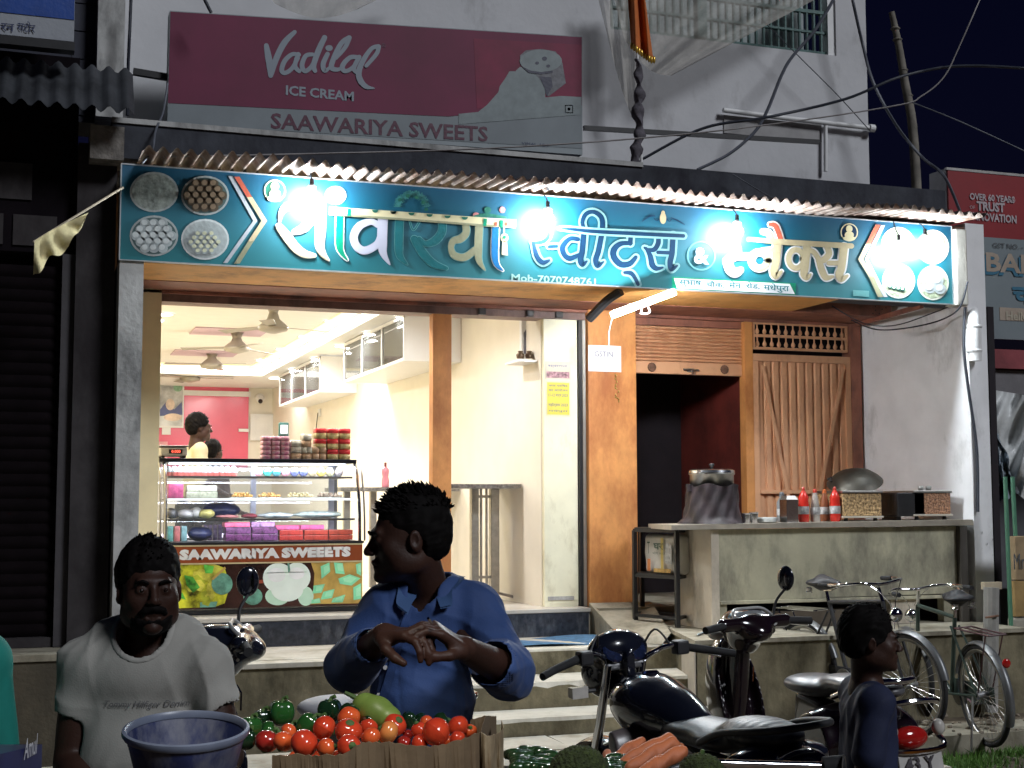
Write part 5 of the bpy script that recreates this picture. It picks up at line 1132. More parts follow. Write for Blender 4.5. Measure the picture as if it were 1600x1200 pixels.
MB().box((X0+.06, YC+D_-.06, zg0+.02), (xr(zg0)-.05, YC+D_-.045, zg0+.05)).build('led_strip', emis('case_led2', (.9, .8, 1.0), 2.0), K)
lo = area(((X0+X1)/2, YC+.19, ztp-.06), 12, .5, 'case_light', (.85, .88, 1)); lo.data.shape = 'RECTANGLE'; lo.data.size = 1.3; lo.data.size_y = .05; lo.rotation_euler = (math.radians(38), 0, 0)
for zq in (cz(744)-.03, cz(779)-.03, cz(811)-.03):  # unseen strips added under the shelf fronts to brighten the goods
    lo = area(((X0+X1)/2-.03, curve_y(zq)+.035, zq), 3, .5, 'case_light', (.9, .9, 1)); lo.data.shape = 'RECTANGLE'; lo.data.size = 1.3; lo.data.size_y = .02; lo.rotation_euler = (math.radians(42), 0, 0)
# goods
def rowx(z, n, x0p, x1p): return np.linspace(cx(x0p), cx(x1p), n)
cup = M('cup_clear', (.55, .62, .66), .2, .1, 8, 0, alpha=.8); syr = M('syrup_pink', (.55, .12, .10), .4)
for i, x in enumerate(rowx(0, 12, 268, 372)):
    z = shz[0]+.001; t = thing('sweet_cup', 'lidded cup of pink sweet on the top case shelf, %s from the left' % ORD[i], 'cup', (x, YC+.22, z), 'cups in a row on the top shelf, left half')
    MB().lathe([(.022, 0), (.030, .03)], (x, YC+.22, z), 10).build('filling', syr, t); MB().lathe([(.031, .031), (.034, .045), (.012, .075), (0, .078)], (x, YC+.22, z), 10, cap=False).build('lid', cup, t, smooth=True)
cols = [(.45, .2, .22), (.02, .20, .16), (.02, .12, .14), (.35, .15, .18), (.05, .06, .15), (.05, .06, .15), (.25, .2, .12), (.35, .25, .05), (.2, .18, .1), (.12, .1, .1)]
for i, x in enumerate(rowx(0, 10, 412, 540)):
    z = shz[0]+.001; nm_ = ['rose', 'green', 'dark teal', 'dusky pink', 'navy', 'navy', 'brown', 'amber', 'olive', 'charcoal'][i]
    t = thing('round_jar', 'small %s jar in the right row of the top shelf, %s from left' % (nm_, ['first', 'second', 'third', 'fourth', 'fifth', 'sixth', 'seventh', 'eighth', 'ninth', 'tenth'][i]), 'jar', (x, YC+.24, z), 'round jars on the top shelf, right half')
    MB().ell((x, YC+.24, z+.034), (.036, .03, .034), 12, 8).build('jar', M('jar_%d' % i, cols[i], .25, .2, 20, 0), t, smooth=True); MB().lathe([(.018, .062), (.02, .07)], (x, YC+.24, z), 10).build('lid', M('lid_gold', (.6, .55, .4), .3), t)
def box_item(label, px0, px1, z, d, h, col, name='carton', y=YC+.16, rough=.4, var=.3, grp=None):
    x0, x1 = cx(px0), cx(px1); o = MB().box((x0+.002, y, z), (x1-.002, y+d, z+h), .005).build(name, M('c_%s_%d' % (name, int(1000*sum(col))), col, rough, var, 30, 0), None); tag(o, label, name.replace('_', ' '), grp); return o
z2 = shz[1]+.002; z3 = shz[2]+.002; z4 = zg0+.004
box_item('small pink and magenta packet at the left end of the second case shelf', 267, 292, z2, .1, .11, (.45, .08, .2), 'packet')
box_item('clear tub of green specked sweets on the second case shelf, lower tub', 296, 346, z2, .14, .05, (.50, .52, .40), 'sweet_tub')
box_item('clear tub of green specked sweets on the second case shelf, upper tub', 297, 345, z2+.051, .14, .045, (.54, .56, .45), 'sweet_tub')
def pile(label, px0, px1, z, col, r=.016, n=26, y=YC+.22):
    x0, x1 = cx(px0), cx(px1); t = thing('sweet_tray', label, 'tray', ((x0+x1)/2, y, z)); MB().box((x0, y-.07, z), (x1, y+.07, z+.008), .003).build('tray', M('tray_white', (.7, .7, .68), .4), t)
    m = M('ladoo_%d' % int(1000*sum(col)), col, .7, .25, 30, .1)
    for k in range(n):
        lay = 0 if k < n*.7 else 1; u = rng.rand(); x = x0+r+(x1-x0-2*r)*((k+.5)/(n*.7) if not lay else .12+.76*(k-n*.7)/(n*.3)); 
        MB().ell((x, y+rng.uniform(-.05, .03)+(0 if lay else 0), z+.008+r*(.9+1.3*lay)), r, 8, 6).build('sweet', m, t, smooth=True)
pile('tray heaped with orange sweets left of centre on the second case shelf', 367, 404, z2, (.55, .30, .08), .012, 18)
pile('tray heaped with orange sweets right of centre on the second case shelf', 411, 447, z2, (.52, .29, .09), .012, 18)
pile('tray of pale yellow sweets on the second case shelf', 456, 500, z2, (.55, .45, .24), .012, 20)
pile('tray of brown grey sweets at the right end of the second case shelf', 503, 546, z2, (.35, .27, .2), .012, 20)
def bag(label, px0, px1, z, h, col, y=YC+.25, nm='sweet_bag'):
    x0, x1 = cx(px0), cx(px1); s = SDF((x0-.02, y-.12, z-.01), (x1+.02, y+.12, z+h+.03), .007); c = ((x0+x1)/2, y, z+h*.5)
    s.ell(c, ((x1-x0)/2, .09, h*.5), k=0); s.disp(lambda X, Y, Z: wob(X, Y, Z, 70, .004, int(px0))); s.cut((0, 0, z), (0, 0, -1)); o = s.build(nm, M('bag_%d' % int(1000*sum(col)), col, .35, .3, 14, 0), None); tag(o, label, 'bag')
bag('dark grey packet at the left end of the third case shelf', 266, 284, z3, .08, (.12, .12, .13)); bag('grey wrapped bag on the third case shelf', 282, 312, z3, .07, (.34, .33, .33)); bag('white wrapped bag on the third case shelf', 304, 326, z3, .085, (.6, .6, .58), YC+.3)
bag('yellow green wrapped bag on the third case shelf', 318, 344, z3, .075, (.40, .36, .12)); bag('pinkish flat packet on the third case shelf', 346, 382, z3, .03, (.5, .2, .2)); bag('dark red flat packet on the third case shelf', 386, 412, z3, .035, (.28, .05, .07)); bag('long pale wrapped parcel on the third case shelf', 412, 470, z3, .045, (.55, .6, .62)); bag('long pale parcel at the right end of the third case shelf', 468, 545, z3, .055, (.5, .58, .56))
bag('navy cloth bundle behind the third shelf parcels', 330, 392, z3, .12, (.02, .025, .10), YC+.5)
bag('dark blue bundle on the floor of the case', 300, 340, z4, .11, (.015, .02, .07))
for i in range(3): box_item('striped carton at the left end of the case floor, %s' % ['leftmost', 'middle of three', 'rightmost of three'][i], 267+11*i, 277+11*i, z4, .1, .115, [(.1, .3, .28), (.4, .12, .12), (.15, .28, .30)][i])
for r_ in range(2):
    for i in range(2):
        box_item('dark purple and silver patterned box, %s row, %s' % (['lower', 'upper'][r_], ['left', 'right'][i]), 359+42*i, 400+42*i, z4+.052*r_, .15, .05, (.13, .04, .13) if i+r_ else (.12, .03, .11), 'gift_box', var=.9)
    for i in range(3):
        box_item('red sweet box on the case floor, %s row, %s' % (['bottom', 'second'][r_], ['left', 'middle', 'right'][i]), 444+39*i, 482+39*i, z4+.04*r_, .15, .038, (.45, .04+.01*i, .03), 'sweet_box', grp='red sweet boxes stacked in the case')
for i in range(3): box_item('bright pink sweet box on top of the stack, %s' % ['left', 'middle', 'right'][i], [357, 438, 477][i], [398, 476, 515][i], z4+(.105 if i == 0 else .081), .15, .035, (.75, .10, .25+.02*i), 'sweet_box', grp='pink sweet boxes on the stack')
box_item('lilac foil box beside the pink ones on the stack', 399, 437, z4+.105, .15, .036, (.5, .25, .55), 'gift_box', var=.6)
for i in range(4): box_item('small glinting bottle pack behind the purple boxes, %s' % ['first', 'second', 'third', 'fourth'][i], 330+8*i, 337+8*i, z4, .08, .12, (.25, .18, .35), 'carton', y=YC+.4, grp='bottle packs behind the purple boxes')
# on top of the case
ZT = ztp+.001
sc_ = thing('weighing_scale', 'grey digital weighing scale with red display on the case top left', 'scale', (cx(270), .45, ZT))
YT = .4
a = cx(249, 700, YT), cx(295, 700, YT)
MB().box((a[0]+.01, YT, ZT+.02), (a[1]-.01, YT+.25, ZT+.085), .012).build('scale_body', M('scale_grey', (.55, .55, .54), .4), sc_)
MB().box((a[0], YT-.01, ZT+.09), (a[1], YT+.26, ZT+.10), .004).build('pan', STEELD, sc_)
MB().box((a[0]+.07, YT-.004, ZT+.038), (a[0]+.17, YT, ZT+.07)).build('display_window', BLK, sc_)
lettering('0.000', (a[0]+.09, YT-.005, ZT+.043), (1, 0, 0), (0, 0, 1), .065, .022, emis('led_red', (1, .05, .02), 3), sc_, push=.0015)
for x in (a[0]+.03, a[1]-.03):
    for y in (YT+.03, YT+.22): MB().lathe([(.012, 0), (.015, .02)], (x, y, ZT), 10).build('foot', BLK, sc_)
mc = thing('card_machine', 'small white and red payment device standing among the rusk packets', 'card machine', (cx(444, 700, .55), .62, ZT))
x = cx(444, 700, .6); MB().box((x-.04, .62, ZT), (x+.04, .66, ZT+.30), .01).build('device_body', M('device_teal', (.10, .28, .25), .4), mc); MB().box((x-.028, .615, ZT+.21), (x+.028, .6195, ZT+.28)).build('screen', emis('screen_white', (.9, .95, 1), .9), mc); MB().box((x-.035, .612, ZT+.14), (x+.035, .6195, ZT+.19)).build('label_panel', M('device_red', (.6, .03, .04), .4), mc)
pw = [M('wrap_purple', (.42, .08, .20), .35, .6, 60, 0, col2=(.75, .6, .6)), M('wrap_brown', (.72, .50, .32), .4, .3, 12, 0), M('wrap_clear', (.85, .74, .62), .2, .35, 12, 0), M('wrap_red', (.75, .05, .06), .3, .4, 8, 0), M('wrap_gold', (.75, .60, .28), .35, .4, 14, 0)]
def pack(px0, px1, zz_, h, mat, label, grp, y=.42, nm='snack_packet'):
    x0, x1 = cx(px0, 700, YT), cx(px1, 700, YT); w_ = x1-x0; b = MB(); c = ((x0+x1)/2, y+.05, zz_+h/2)
    def f_(u, v):
        th = 2*math.pi*u; ph = math.pi*(v-.5); e = .30; cc_ = lambda t: math.copysign(abs(math.cos(t))**e, math.cos(t)); ss_ = lambda t: math.copysign(abs(math.sin(t))**e, math.sin(t))
        return (c[0]+w_/2*cc_(ph)*cc_(th), c[1]+.06*cc_(ph)*ss_(th), c[2]+h/2*ss_(ph)*(1+.10*math.sin(th*9+zz_*40)*math.cos(ph*3)))
    b.grid(f_, 16, 8); o = b.build(nm, mat, None, smooth=True); tag(o, label, 'packet', grp)
for r_ in range(5):
    for i in range(3): pack(410+14.6*i, 424+14.6*i, ZT+.036*r_, .037, pw[0], 'purple and silver biscuit packet, %s layer from the bottom, %s column' % (ORD[r_], ['left', 'middle', 'right'][i]), 'purple biscuit packets')
for i, (x0, x1, r_) in enumerate([(455, 472, 0), (455, 472, 1), (455, 472, 2), (473, 488, 0), (473, 481, 1), (481, 489, 1), (473, 488, 2), (473, 488, 3)]):
    pack(x0, x1, ZT+.05*r_, .05, pw[2] if (i % 3) else pw[1], 'clear rusk bag in the middle stack on the case, %s of its %s column' % (['bottom', 'second', 'top', 'bottom', 'second left', 'second right', 'third', 'top'][i], 'left' if i < 3 else 'right'), 'clear rusk bags')
for i in range(4): pack(489+11*(i % 2), 500+11*(i % 2), ZT+.052*(i//2), .052, pw[1], 'round brown rusk bag left of the red packets, %s %s' % (['lower', 'upper'][i//2], ['left', 'right'][i % 2]), 'round rusk bags')
for r_ in range(3):
    for i in range(2+(r_ > 0)):
        x0 = 512+19*i-(19 if r_ > 0 else 0)
        pack(x0, x0+18, ZT+.082*r_, .05, pw[4], 'gold snack packet at the right end of the case top, %s layer, %s' % (ORD[r_], ['left', 'middle', 'right'][i+(r_ == 0)]), 'red and gold packets row %d' % r_)
        pack(x0, x0+18, ZT+.082*r_+.042, .042, pw[3], 'red crinkled packet on the gold ones, %s layer, %s' % (ORD[r_], ['left', 'middle', 'right'][i+(r_ == 0)]), 'red packets row %d' % r_)
# ================================================================== COUNTER ON THE PORCH
cz0 = .721
CT = thing('street_counter', 'grey cement street food counter with slab top standing on the right platform', 'counter', (5.7, -1.0, cz0))
cem = M('counter_cement', (.56, .53, .38), .8, .12, 3, .1, 20, dirt=((.17, .16, .13), .45, 2.5)); cemd = M('counter_end', (.62, .55, .45), .8, .08, 4, .1, dirt=((.3, .26, .2), .3, 4))
ztc = 1.485
MB().hexa([(4.42, -1.27, ztc-.035), (7.02, -1.27, ztc-.02), (7.0, -.6, ztc-.02), (4.55, -.6, ztc-.035), (4.42, -1.27, ztc), (7.02, -1.27, ztc+.025), (7.0, -.6, ztc+.025), (4.55, -.6, ztc)]).build('slab_top', M('slab_stone', (.36, .32, .26), .5, .15, 6, .08), CT)
MB().hexa([(4.83, -1.215, .93), (6.90, -1.215, .94), (6.90, -1.15, .94), (4.83, -1.15, .93), (4.83, -1.215, ztc-.037), (6.90, -1.215, ztc-.026), (6.90, -1.15, ztc-.026), (4.83, -1.15, ztc-.037)]).build('front_panel', cem, CT)
MB().box((4.83, -1.235, .905), (6.90, -1.14, .93), .004).build('ledge', cem, CT)
MB().box((4.76, -1.225, .72), (4.826, -.68, ztc-.037), .006).build('end_panel', cemd, CT)
MB().box((4.83, -1.21, .721), (4.89, -1.12, .904)).build('foot', cem, CT); MB().box((5.02, -1.2, .722), (5.9, -1.1, .84)).build('foot', M('foot_brown', (.1, .08, .06), .9), CT)
MB().box((6.30, -1.2, .721), (6.55, -1.13, .904)).build('foot', cemd, CT); MB().box((6.78, -1.2, .721), (6.90, -1.12, .904)).build('foot', cem, CT)
MB().box((6.905, -1.26, .722), (6.97, -.65, ztc-.026)).build('end_panel', M('end_dark', (.08, .07, .06), .8), CT)
MB().box((4.9, -.72, .722), (6.9, -.68, 1.4)).build('back_panel', DKC, CT)
def cpt(px_, y_=-1.0): p = at(px_, 810, Y=y_); p[2] = ztc+.001+(p[0]-4.4)*.0098; return p
# big steel pot wrapped in plastic
p = cpt(1113); pot = thing('cooking_pot', 'steel lidded pot wrapped in dark plastic at the left end of the cement counter', 'pot', tuple(p))
MB().lathe([(.165, .0), (.165, .36), (.172, .365), (.172, .375), (.155, .378), (.155, .30)], p, 32).build('pot_body', STEELD, pot, smooth=True)
q = MB().lathe([(.172, .372), (.176, .376), (.172, .395), (.15, .405), (.0, .408)], p, 32, cap=False).build('lid', STEEL, pot); smoothshade(q)
MB().lathe([(.012, .408), (.012, .425), (.02, .43), (.02, .445), (0, .45)], p, 12).build('lid_knob', BLK, pot, smooth=True)
def wrap(u, v):
    a = 2*math.pi*u; z = .0+.285*v; r = .19+.03*(1-v)**2+.006*math.sin(7*a+v*5)+.006*math.sin(13*a-v*9)+(.05 if v < .12 else 0)*(1-v/.12)*(.5+.5*math.sin(a*3))
    return (p[0]+r*math.cos(a), p[1]+r*math.sin(a), p[2]+z+.012*math.sin(5*a)*(v > .95))
MB().grid(wrap, 64, 14).build('plastic_wrap', M('dark_plastic', (.026, .016, .020), .62, .5, 6, .15, 14), pot, smooth=True)
MB().tube([p+[-.17, 0, .27], p+[-.21, -.02, .28], p+[-.20, -.02, .24]], .02, 8).build('knot', M('dark_plastic', (.085, .06, .08)), pot)
for i, (x, h, r, lb) in enumerate(((1166, .07, .035, 'small steel tumbler left of a pair beside the wrapped pot'), (1178, .075, .033, 'small steel tumbler right of a pair beside the wrapped pot'))):
    p = cpt(x, -1.1); t = thing('steel_tumbler', lb, 'tumbler', tuple(p)); smoothshade(MB().lathe([(r*.8, 0), (r, h), (r*.92, h), (r*.74, .006)], p, 16).build('cup_body', STEEL, t)); MB().lathe([(r*1.02, h-.006), (r*1.08, h), (r*1.02, h+.004)], p, 16, cap=False).build('rim', STEEL, t)
p = cpt(1197, -1.05); t = thing('plate_stack', 'stack of thin white paper plates lying on the counter', 'plates', tuple(p))
for k in range(4): MB().lathe([(.06, .008*k), (.085, .01+.009*k), (.083, .013+.009*k), (.058, .003+.008*k)], p+[.004*k, .003*k, 0], 20).build('plate', M('plate_paper', (.6, .62, .6), .6), t)
def bottle(px_, lb, prof, body, capc, hcap, rc, y=-1.05, nm='sauce_bottle', ct='bottle'):
    p = cpt(px_, y); t = thing(nm, lb, ct, tuple(p)); smoothshade(MB().lathe(prof, p, 18).build('bottle_body', body, t), 50); h = prof[-1][1]
    MB().lathe([(rc, h-.012), (rc, h+hcap*.6), (rc*.6, h+hcap)], p, 14).build('cap', capc, t)
    MB().lathe([(prof[1][0]+.0015, h*.25), (prof[1][0]+.0015, h*.5)], p, 18, cap=False).build('label_band', M('band_'+nm+str(px_), tuple(.6*c for c in body.diffuse_color[:3]), .4, .5, 20), t); return t
redb = M('ketchup_red', (.60, .03, .02), .25, .08, 5, 0, coat=.3); clr = M('sauce_clear', (.42, .38, .34), .2, .3, 6, 0); brn2 = M('sauce_brown', (.28, .10, .05), .25, .2, 6, 0); gryb = M('bottle_grey', (.22, .23, .24), .3, .2, 6, 0)
capr = M('cap_red', (.5, .04, .02), .35); capo = M('cap_orange', (.6, .16, .05), .35); capg = M('cap_grey', (.15, .16, .17), .4)
pk_ = [(.036, 0), (.041, .02), (.041, .13), (.036, .16), (.041, .185), (.02, .225), (.014, .235)]
bottle(1222, 'grey plastic bottle with grey cap behind the square steel tin', [(.038, 0), (.04, .01), (.04, .15), (.016, .19), (.016, .20)], gryb, capg, .03, .019, -.95)
bottle(1256, 'red ketchup bottle nearest the square steel tin', pk_, redb, capr, .03, .013, -1.1)
bottle(1274, 'clear tapering sauce bottle with red cap between the ketchup bottles', [(.036, 0), (.037, .01), (.036, .10), (.024, .18), (.016, .22)], clr, capr, .03, .016, -1.1)
bottle(1289, 'brown sauce bottle with orange cap next to the right ketchup bottle', [(.036, 0), (.037, .01), (.036, .14), (.02, .20), (.016, .22)], brn2, capo, .025, .017, -1.0)
bottle(1305, 'red ketchup bottle at the right beside the patterned stove', pk_, redb, capr, .03, .013, -1.1)
p = cpt(1233, -1.12); t = thing('steel_tin', 'square edged shiny steel tin among the sauce bottles', 'tin', tuple(p)); 
MB().hexa([p+[-.05, -.05, 0], p+[.05, -.05, 0], p+[.05, .05, 0], p+[-.05, .05, 0], p+[-.05, -.05, .17], p+[.05, -.05, .17], p+[.05, .05, .17], p+[-.05, .05, .17]]).build('tin_body', STEEL, t)
MB().hexa([p+[-.05, -.05, .171], p+[.05, -.05, .171], p+[.05, .05, .171], p+[-.05, .05, .171], p+[-.035, -.035, .20], p+[.035, -.035, .20], p+[.035, .035, .20], p+[-.035, .035, .20]]).build('lid', STEELD, t)
wick = M('stove_gold', (.40, .27, .13), .45, 1.2, 55, .3, 60, col2=(.05, .03, .02), metal=.3)
def stove(x0, x1, h0, h1, lb, mat, y=-1.15, d=.4):
    a = cpt(x0, y); c = cpt(x1, y); t = thing('gas_stove', lb, 'stove', tuple((a+c)/2)); b = MB().box((a[0], y, a[2]+h0), (c[0], y+d, a[2]+h1), .006); b.build('stove_body', mat, t)
    MB().box((a[0]-.01, y-.01, a[2]+h1+.001), (c[0]+.01, y+d, a[2]+h1+.018), .003).build('stove_top', STEELD, t); MB().box((a[0]-.01, y-.01, a[2]+h0-.015), (c[0]+.01, y+d, a[2]+h0-.001), .003).build('tray', M('tray_pale', (.55, .5, .42), .4), t)
    for x in (a[0]+.04, c[0]-.04):
        MB().lathe([(.018, 0), (.014, h0-.016)], (x, y+.03, a[2]), 10).build('foot', BLK, t)
    return t, a, c
t, a, c = stove(1318, 1378, .04, .215, 'gold patterned gas stove carrying the tilted wok', wick)
w_ = thing('wok', 'large dark iron wok tilted on top of the gold patterned stove', 'wok', (a[0]-.02, -.95, a[2]+.2))
pc = at(1327, 757, Y=-.95); ax = nrm(np.array([-.30, -.35, 1.0])); b = MB().lathe([(.215, .0), (.21, -.012), (.18, -.05), (.12, -.085), (.0, -.105)], pc+[0.05, 0, .03], 30, ax); 
MB().lathe([(.0, .0), (.10, .028), (.17, .036), (.215, -.002), (.218, .004), (.17, .048), (.10, .052), (.0, .055)][::-1], pc+[.05, 0, .03], 30, ax, cap=False)
smoothshade(MB().lathe([(.0, .085), (.08, .08), (.15, .055), (.20, .015), (.212, -.0), (.218, -.006), (.205, -.008), (.12, -.035), (0, -.05)], pc+[.05, 0, .02], 32, ax, cap=False).build('wok_body', M('iron_wok', (.055, .05, .04), .45, .3, 8, .05, metal=.5), w_), 50)
MB().tube([pc+[-.17, -.02, .05], pc+[-.21, -.03, .04], pc+[-.20, -.07, .02]], .008, 8).build('handle', BLK, w_)
b = cpt(1386); c2 = cpt(1428); o = MB().box((b[0], -1.15, b[2]+.03), (c2[0], -.8, b[2]+.215), .008).box((b[0]+.02, -1.1, b[2]), (b[0]+.06, -.9, b[2]+.029)).build('black_box', BLK, None); tag(o, 'black metal box between the two patterned stoves', 'box')
stove(1429, 1486, .045, .21, 'copper patterned gas stove at the right end of the counter', M('stove_copper', (.34, .18, .10), .45, 1.2, 60, .3, 60, col2=(.04, .02, .02), metal=.3))
for i, x in enumerate((1440, 1452)):
    p = cpt(x, -1.0)+[0, 0, .23]; o = MB().lathe([(.02, 0), (.024, .03), (.018, .035)], p, 12).build('spice_jar', M('jar_grey', (.4, .4, .38), .3), None, smooth=True); tag(o, '%s of two small grey spice jars standing on the copper stove' % ['left', 'right'][i], 'jar')
# black iron rack with a printed sack
R_ = thing('iron_rack', 'black angle iron rack at the left end of the platform holding a printed sack', 'rack', (4.75, -.7, .72))
def q3(px_, Y, z): p = at(px_, 900, Y=Y); return np.array([p[0], Y, z])
f1, f2, b1, b2 = q3(1058, -.95, .725), q3(992, -.5, .725), q3(1073, -.75, .725), q3(1003, -.25, .725)
zt = at(1058, 830, Y=-.95)[2]; zs_ = at(1058, 903, Y=-.95)[2]; zl_ = at(1058, 973, Y=-.95)[2]+.03
for c in (f1, f2, b1, b2):
    MB().bar(c, (c[0], c[1], zt), .032).build('leg', BLK, R_)
for z in (zt, zs_, zl_):
    for u, v in ((f1, f2), (f1, b1), (f2, b2), (b1, b2)): MB().bar((u[0], u[1], z), (v[0], v[1], z), .024).build('rail', BLK, R_)
MB().hexa([(*f1[:2], zt+.01), (*b1[:2], zt+.01), (*b2[:2], zt+.01), (*f2[:2], zt+.01), (*f1[:2], zt+.022), (*b1[:2], zt+.022), (*b2[:2], zt+.022), (*f2[:2], zt+.022)]).build('shelf_board', BLK, R_)
MB().hexa([(*f1[:2], zs_+.01), (*b1[:2], zs_+.01), (*b2[:2], zs_+.01), (*f2[:2], zs_+.01), (*f1[:2], zs_+.02), (*b1[:2], zs_+.02), (*b2[:2], zs_+.02), (*f2[:2], zs_+.02)]).build('shelf_board', BLK, R_)
sk = thing('flour_sack', 'white printed flour sack sitting on the middle shelf of the black rack', 'sack', tuple((f1+f2)/2+[0, .1, zs_-.72]))
d = nrm(np.array([f1[0]-f2[0], f1[1]-f2[1], 0])); nn = np.array([-d[1], d[0], 0]); nn = nn if nn[1] > 0 else -nn; L = np.linalg.norm((f1-f2)[:2])
c = (f1+f2)/2; c = np.array([c[0], c[1], 0])+nn*.12
s = SDF(c+[-.3, -.3, zs_], c+[.3, .3, zt], .009); RR = np.stack([d, nn, [0, 0, 1.]], 1)
s.box(c+np.array([0, 0, zs_+.165]), (L*.42, .07, .15), RR, .04, 0); s.disp(lambda X, Y, Z: wob(X, Y, Z, 30, .006, 3)); s.build('sack_body', M('sack_white', (.62, .60, .54), .6, .1, 6, .06), sk)
fo = c-nn*.083; 
lettering('घर', fo-d*.06+[0, 0, zs_+.20], d, (0, 0, 1), .11, .05, M('ink_sack', (.08, .13, .09), .6), sk, bold=.03, push=.002)
lettering('भोग आटा', fo-d*.07+[0, 0, zs_+.165], d, (0, 0, 1), .14, .022, M('ink_sack', (.08, .13, .09), .6), sk, push=.002)
lettering('T', fo-d*.13+[0, 0, zs_+.17], d, (0, 0, 1), .03, .09, M('ink_sack', (.08, .13, .09), .6), sk, push=.002)
def patch(u0, z0, u1, z1, m): P_ = fo+d*u0; Q_ = fo+d*u1; MB().add([P_+[0, 0, z0+zs_]-nn*.002, Q_+[0, 0, z0+zs_]-nn*.002, Q_+[0, 0, z1+zs_]-nn*.002, P_+[0, 0, z1+zs_]-nn*.002], [(0, 1, 2, 3)]).build('sack_print', m, sk)
patch(-.13, .04, -.095, .13, M('ink_orange', (.6, .2, .06), .6)); patch(.02, .05, .05, .29, M('ink_yellow', (.65, .5, .15), .6)); patch(-.06, .03, .13, .06, M('ink_wheat', (.6, .38, .12), .6, .4, 20)); patch(.07, .10, .14, .25, M('ink_grey2', (.5, .5, .48), .6, .3, 40))
# blue doormat draped on the landing
def matf(u, v): 
    x = 3.35+1.32*u; y = -.93+.60*v; z = .628+.01*math.sin(u*9+v*3)+max(0, u-.78)*.30*(v*.6+.5); return (x, y, z)
o = MB().grid(matf, 30, 8).build('blue_mat', M('mat_blue', (.06, .15, .27), .95, .2, 20, .2, 80), None, smooth=True); tag(o, 'blue cloth mat laid on the landing below the dark granite riser', 'mat')
# low crate and parcels under the counter
o = MB().box((5.5, -1.05, .722), (6.2, -.8, .84), .01).build('plank_pile', M('plank_dark', (.07, .055, .045), .9, .3, 8, .2), None); tag(o, 'dark planks stored under the cement counter', 'planks')
# ================================================================== VEHICLES (built with x forward, y left, z up, then set down)
GB = M('gloss_black', (.010, .012, .022), .16, .1, 3, 0, coat=.8); MBK = M('matt_black', (.022, .022, .025), .55, .15, 12, .04); RUB = M('rubber', (.018, .018, .02), .8, .2, 20, .1)
VIN = M('seat_vinyl', (.020, .022, .028), .42, .12, 14, .05, 90); CHR = M('chrome', (.75, .75, .77), .08, .02, 5, 0, metal=1); ALU = M('cast_alloy', (.30, .30, .31), .45, .15, 12, .08, metal=.8)
REDL = M('lamp_red', (.42, .012, .01), .12, .1, 30, 0, coat=.5); ORL = M('lamp_clear', (.55, .52, .48), .15, .1, 20, 0); PLT = M('plate_white', (.50, .48, .46), .5, .1, 10, 0); PLK = M('plate_ink', (.05, .04, .05), .6)
def lathe_wheel(b, c, r, w_, t): return b
def wheel(parent, x, r, tw, name='wheel', spokes=0, hub=.05, tyre_m=RUB, rim_m=CHR, alloy=True):
    ty = MB(); n = 40; prof = [(r-tw*.9, -tw*.42), (r-tw*.35, -tw*.5), (r, -tw*.22), (r, tw*.22), (r-tw*.35, tw*.5), (r-tw*.9, tw*.42), (r-tw*.9, -tw*.42)]
    ty.lathe(prof, (x, 0, r), n, (0, 1, 0), cap=False); o = ty.build(name, tyre_m, parent, smooth=True)
    ri = r-tw*.9; MB().lathe([(ri, -tw*.40), (ri-.02, -tw*.3), (ri-.022, tw*.3), (ri, tw*.40), (ri+.004, 0), (ri, -tw*.4)], (x, 0, r), n, (0, 1, 0), cap=False).build('rim', rim_m, o, smooth=True)
    MB().lathe([(hub, -.05), (hub*1.1, -.02), (hub*1.1, .02), (hub, .05)], (x, 0, r), 16, (0, 1, 0)).build('hub', ALU, o)
    b = MB()
    if alloy:
        for k in range(6):
            a = k*math.pi/3; d = np.array([math.cos(a), 0, math.sin(a)]); b.bar(np.array([x, 0, r])+d*hub, np.array([x, 0, r])+d*(ri-.01), .03, .022)
    else:
        for k in range(spokes):
            a = 2*math.pi*k/spokes; d = np.array([math.cos(a), 0, math.sin(a)]); a2 = a+(.35 if k % 2 else -.35); e = np.array([math.cos(a2), 0, math.sin(a2)]); s_ = .02 if k % 4 < 2 else -.02
            b.tube([np.array([x, s_, r])+e*hub*.8, np.array([x, 0, r])+d*(ri-.01)], .0016, 4, cap=False)
    b.build('spokes', rim_m, o); return o
def mudguard(parent, x, r, wz, a0, a1, mat, name='mudguard', gap=.03):
    def f(u, v):
        a = a0+(a1-a0)*u; w_ = (v-.5)*2; rr = r+gap-.018*w_*w_; return (x+rr*math.cos(a), wz*w_/2, r+rr*math.sin(a))
    b = MB().grid(f, 22, 6); b2 = MB().grid(lambda u, v: tuple(np.array(f(u, v))*1+np.array([0, 0, -.003])), 22, 6); b.add(b2.v, b2.f); return b.build(name, mat, parent, smooth=True)
def settle(root, lf, lr, wf, wr, z=None, lean=0):
    """turn and move a vehicle so that its local points lf / lr stand over the world points wf / wr"""
    hl = math.atan2(lf[1]-lr[1], lf[0]-lr[0]); hw = math.atan2(wf[1]-wr[1], wf[0]-wr[0]); a = hw-hl
    m = (np.array(lf[:2])+np.array(lr[:2]))/2; mw = (np.array(wf[:2])+np.array(wr[:2]))/2; c, s = math.cos(a), math.sin(a)
    root.location = (mw[0]-(m[0]*c-m[1]*s), mw[1]-(m[0]*s+m[1]*c), z or 0); root.rotation_euler = (lean, 0, a)
def cam_pt(px_, py_, D): d = RW@np.array([px_-800., 600.-py_, FPX]); return CAM+d*(D/FPX)
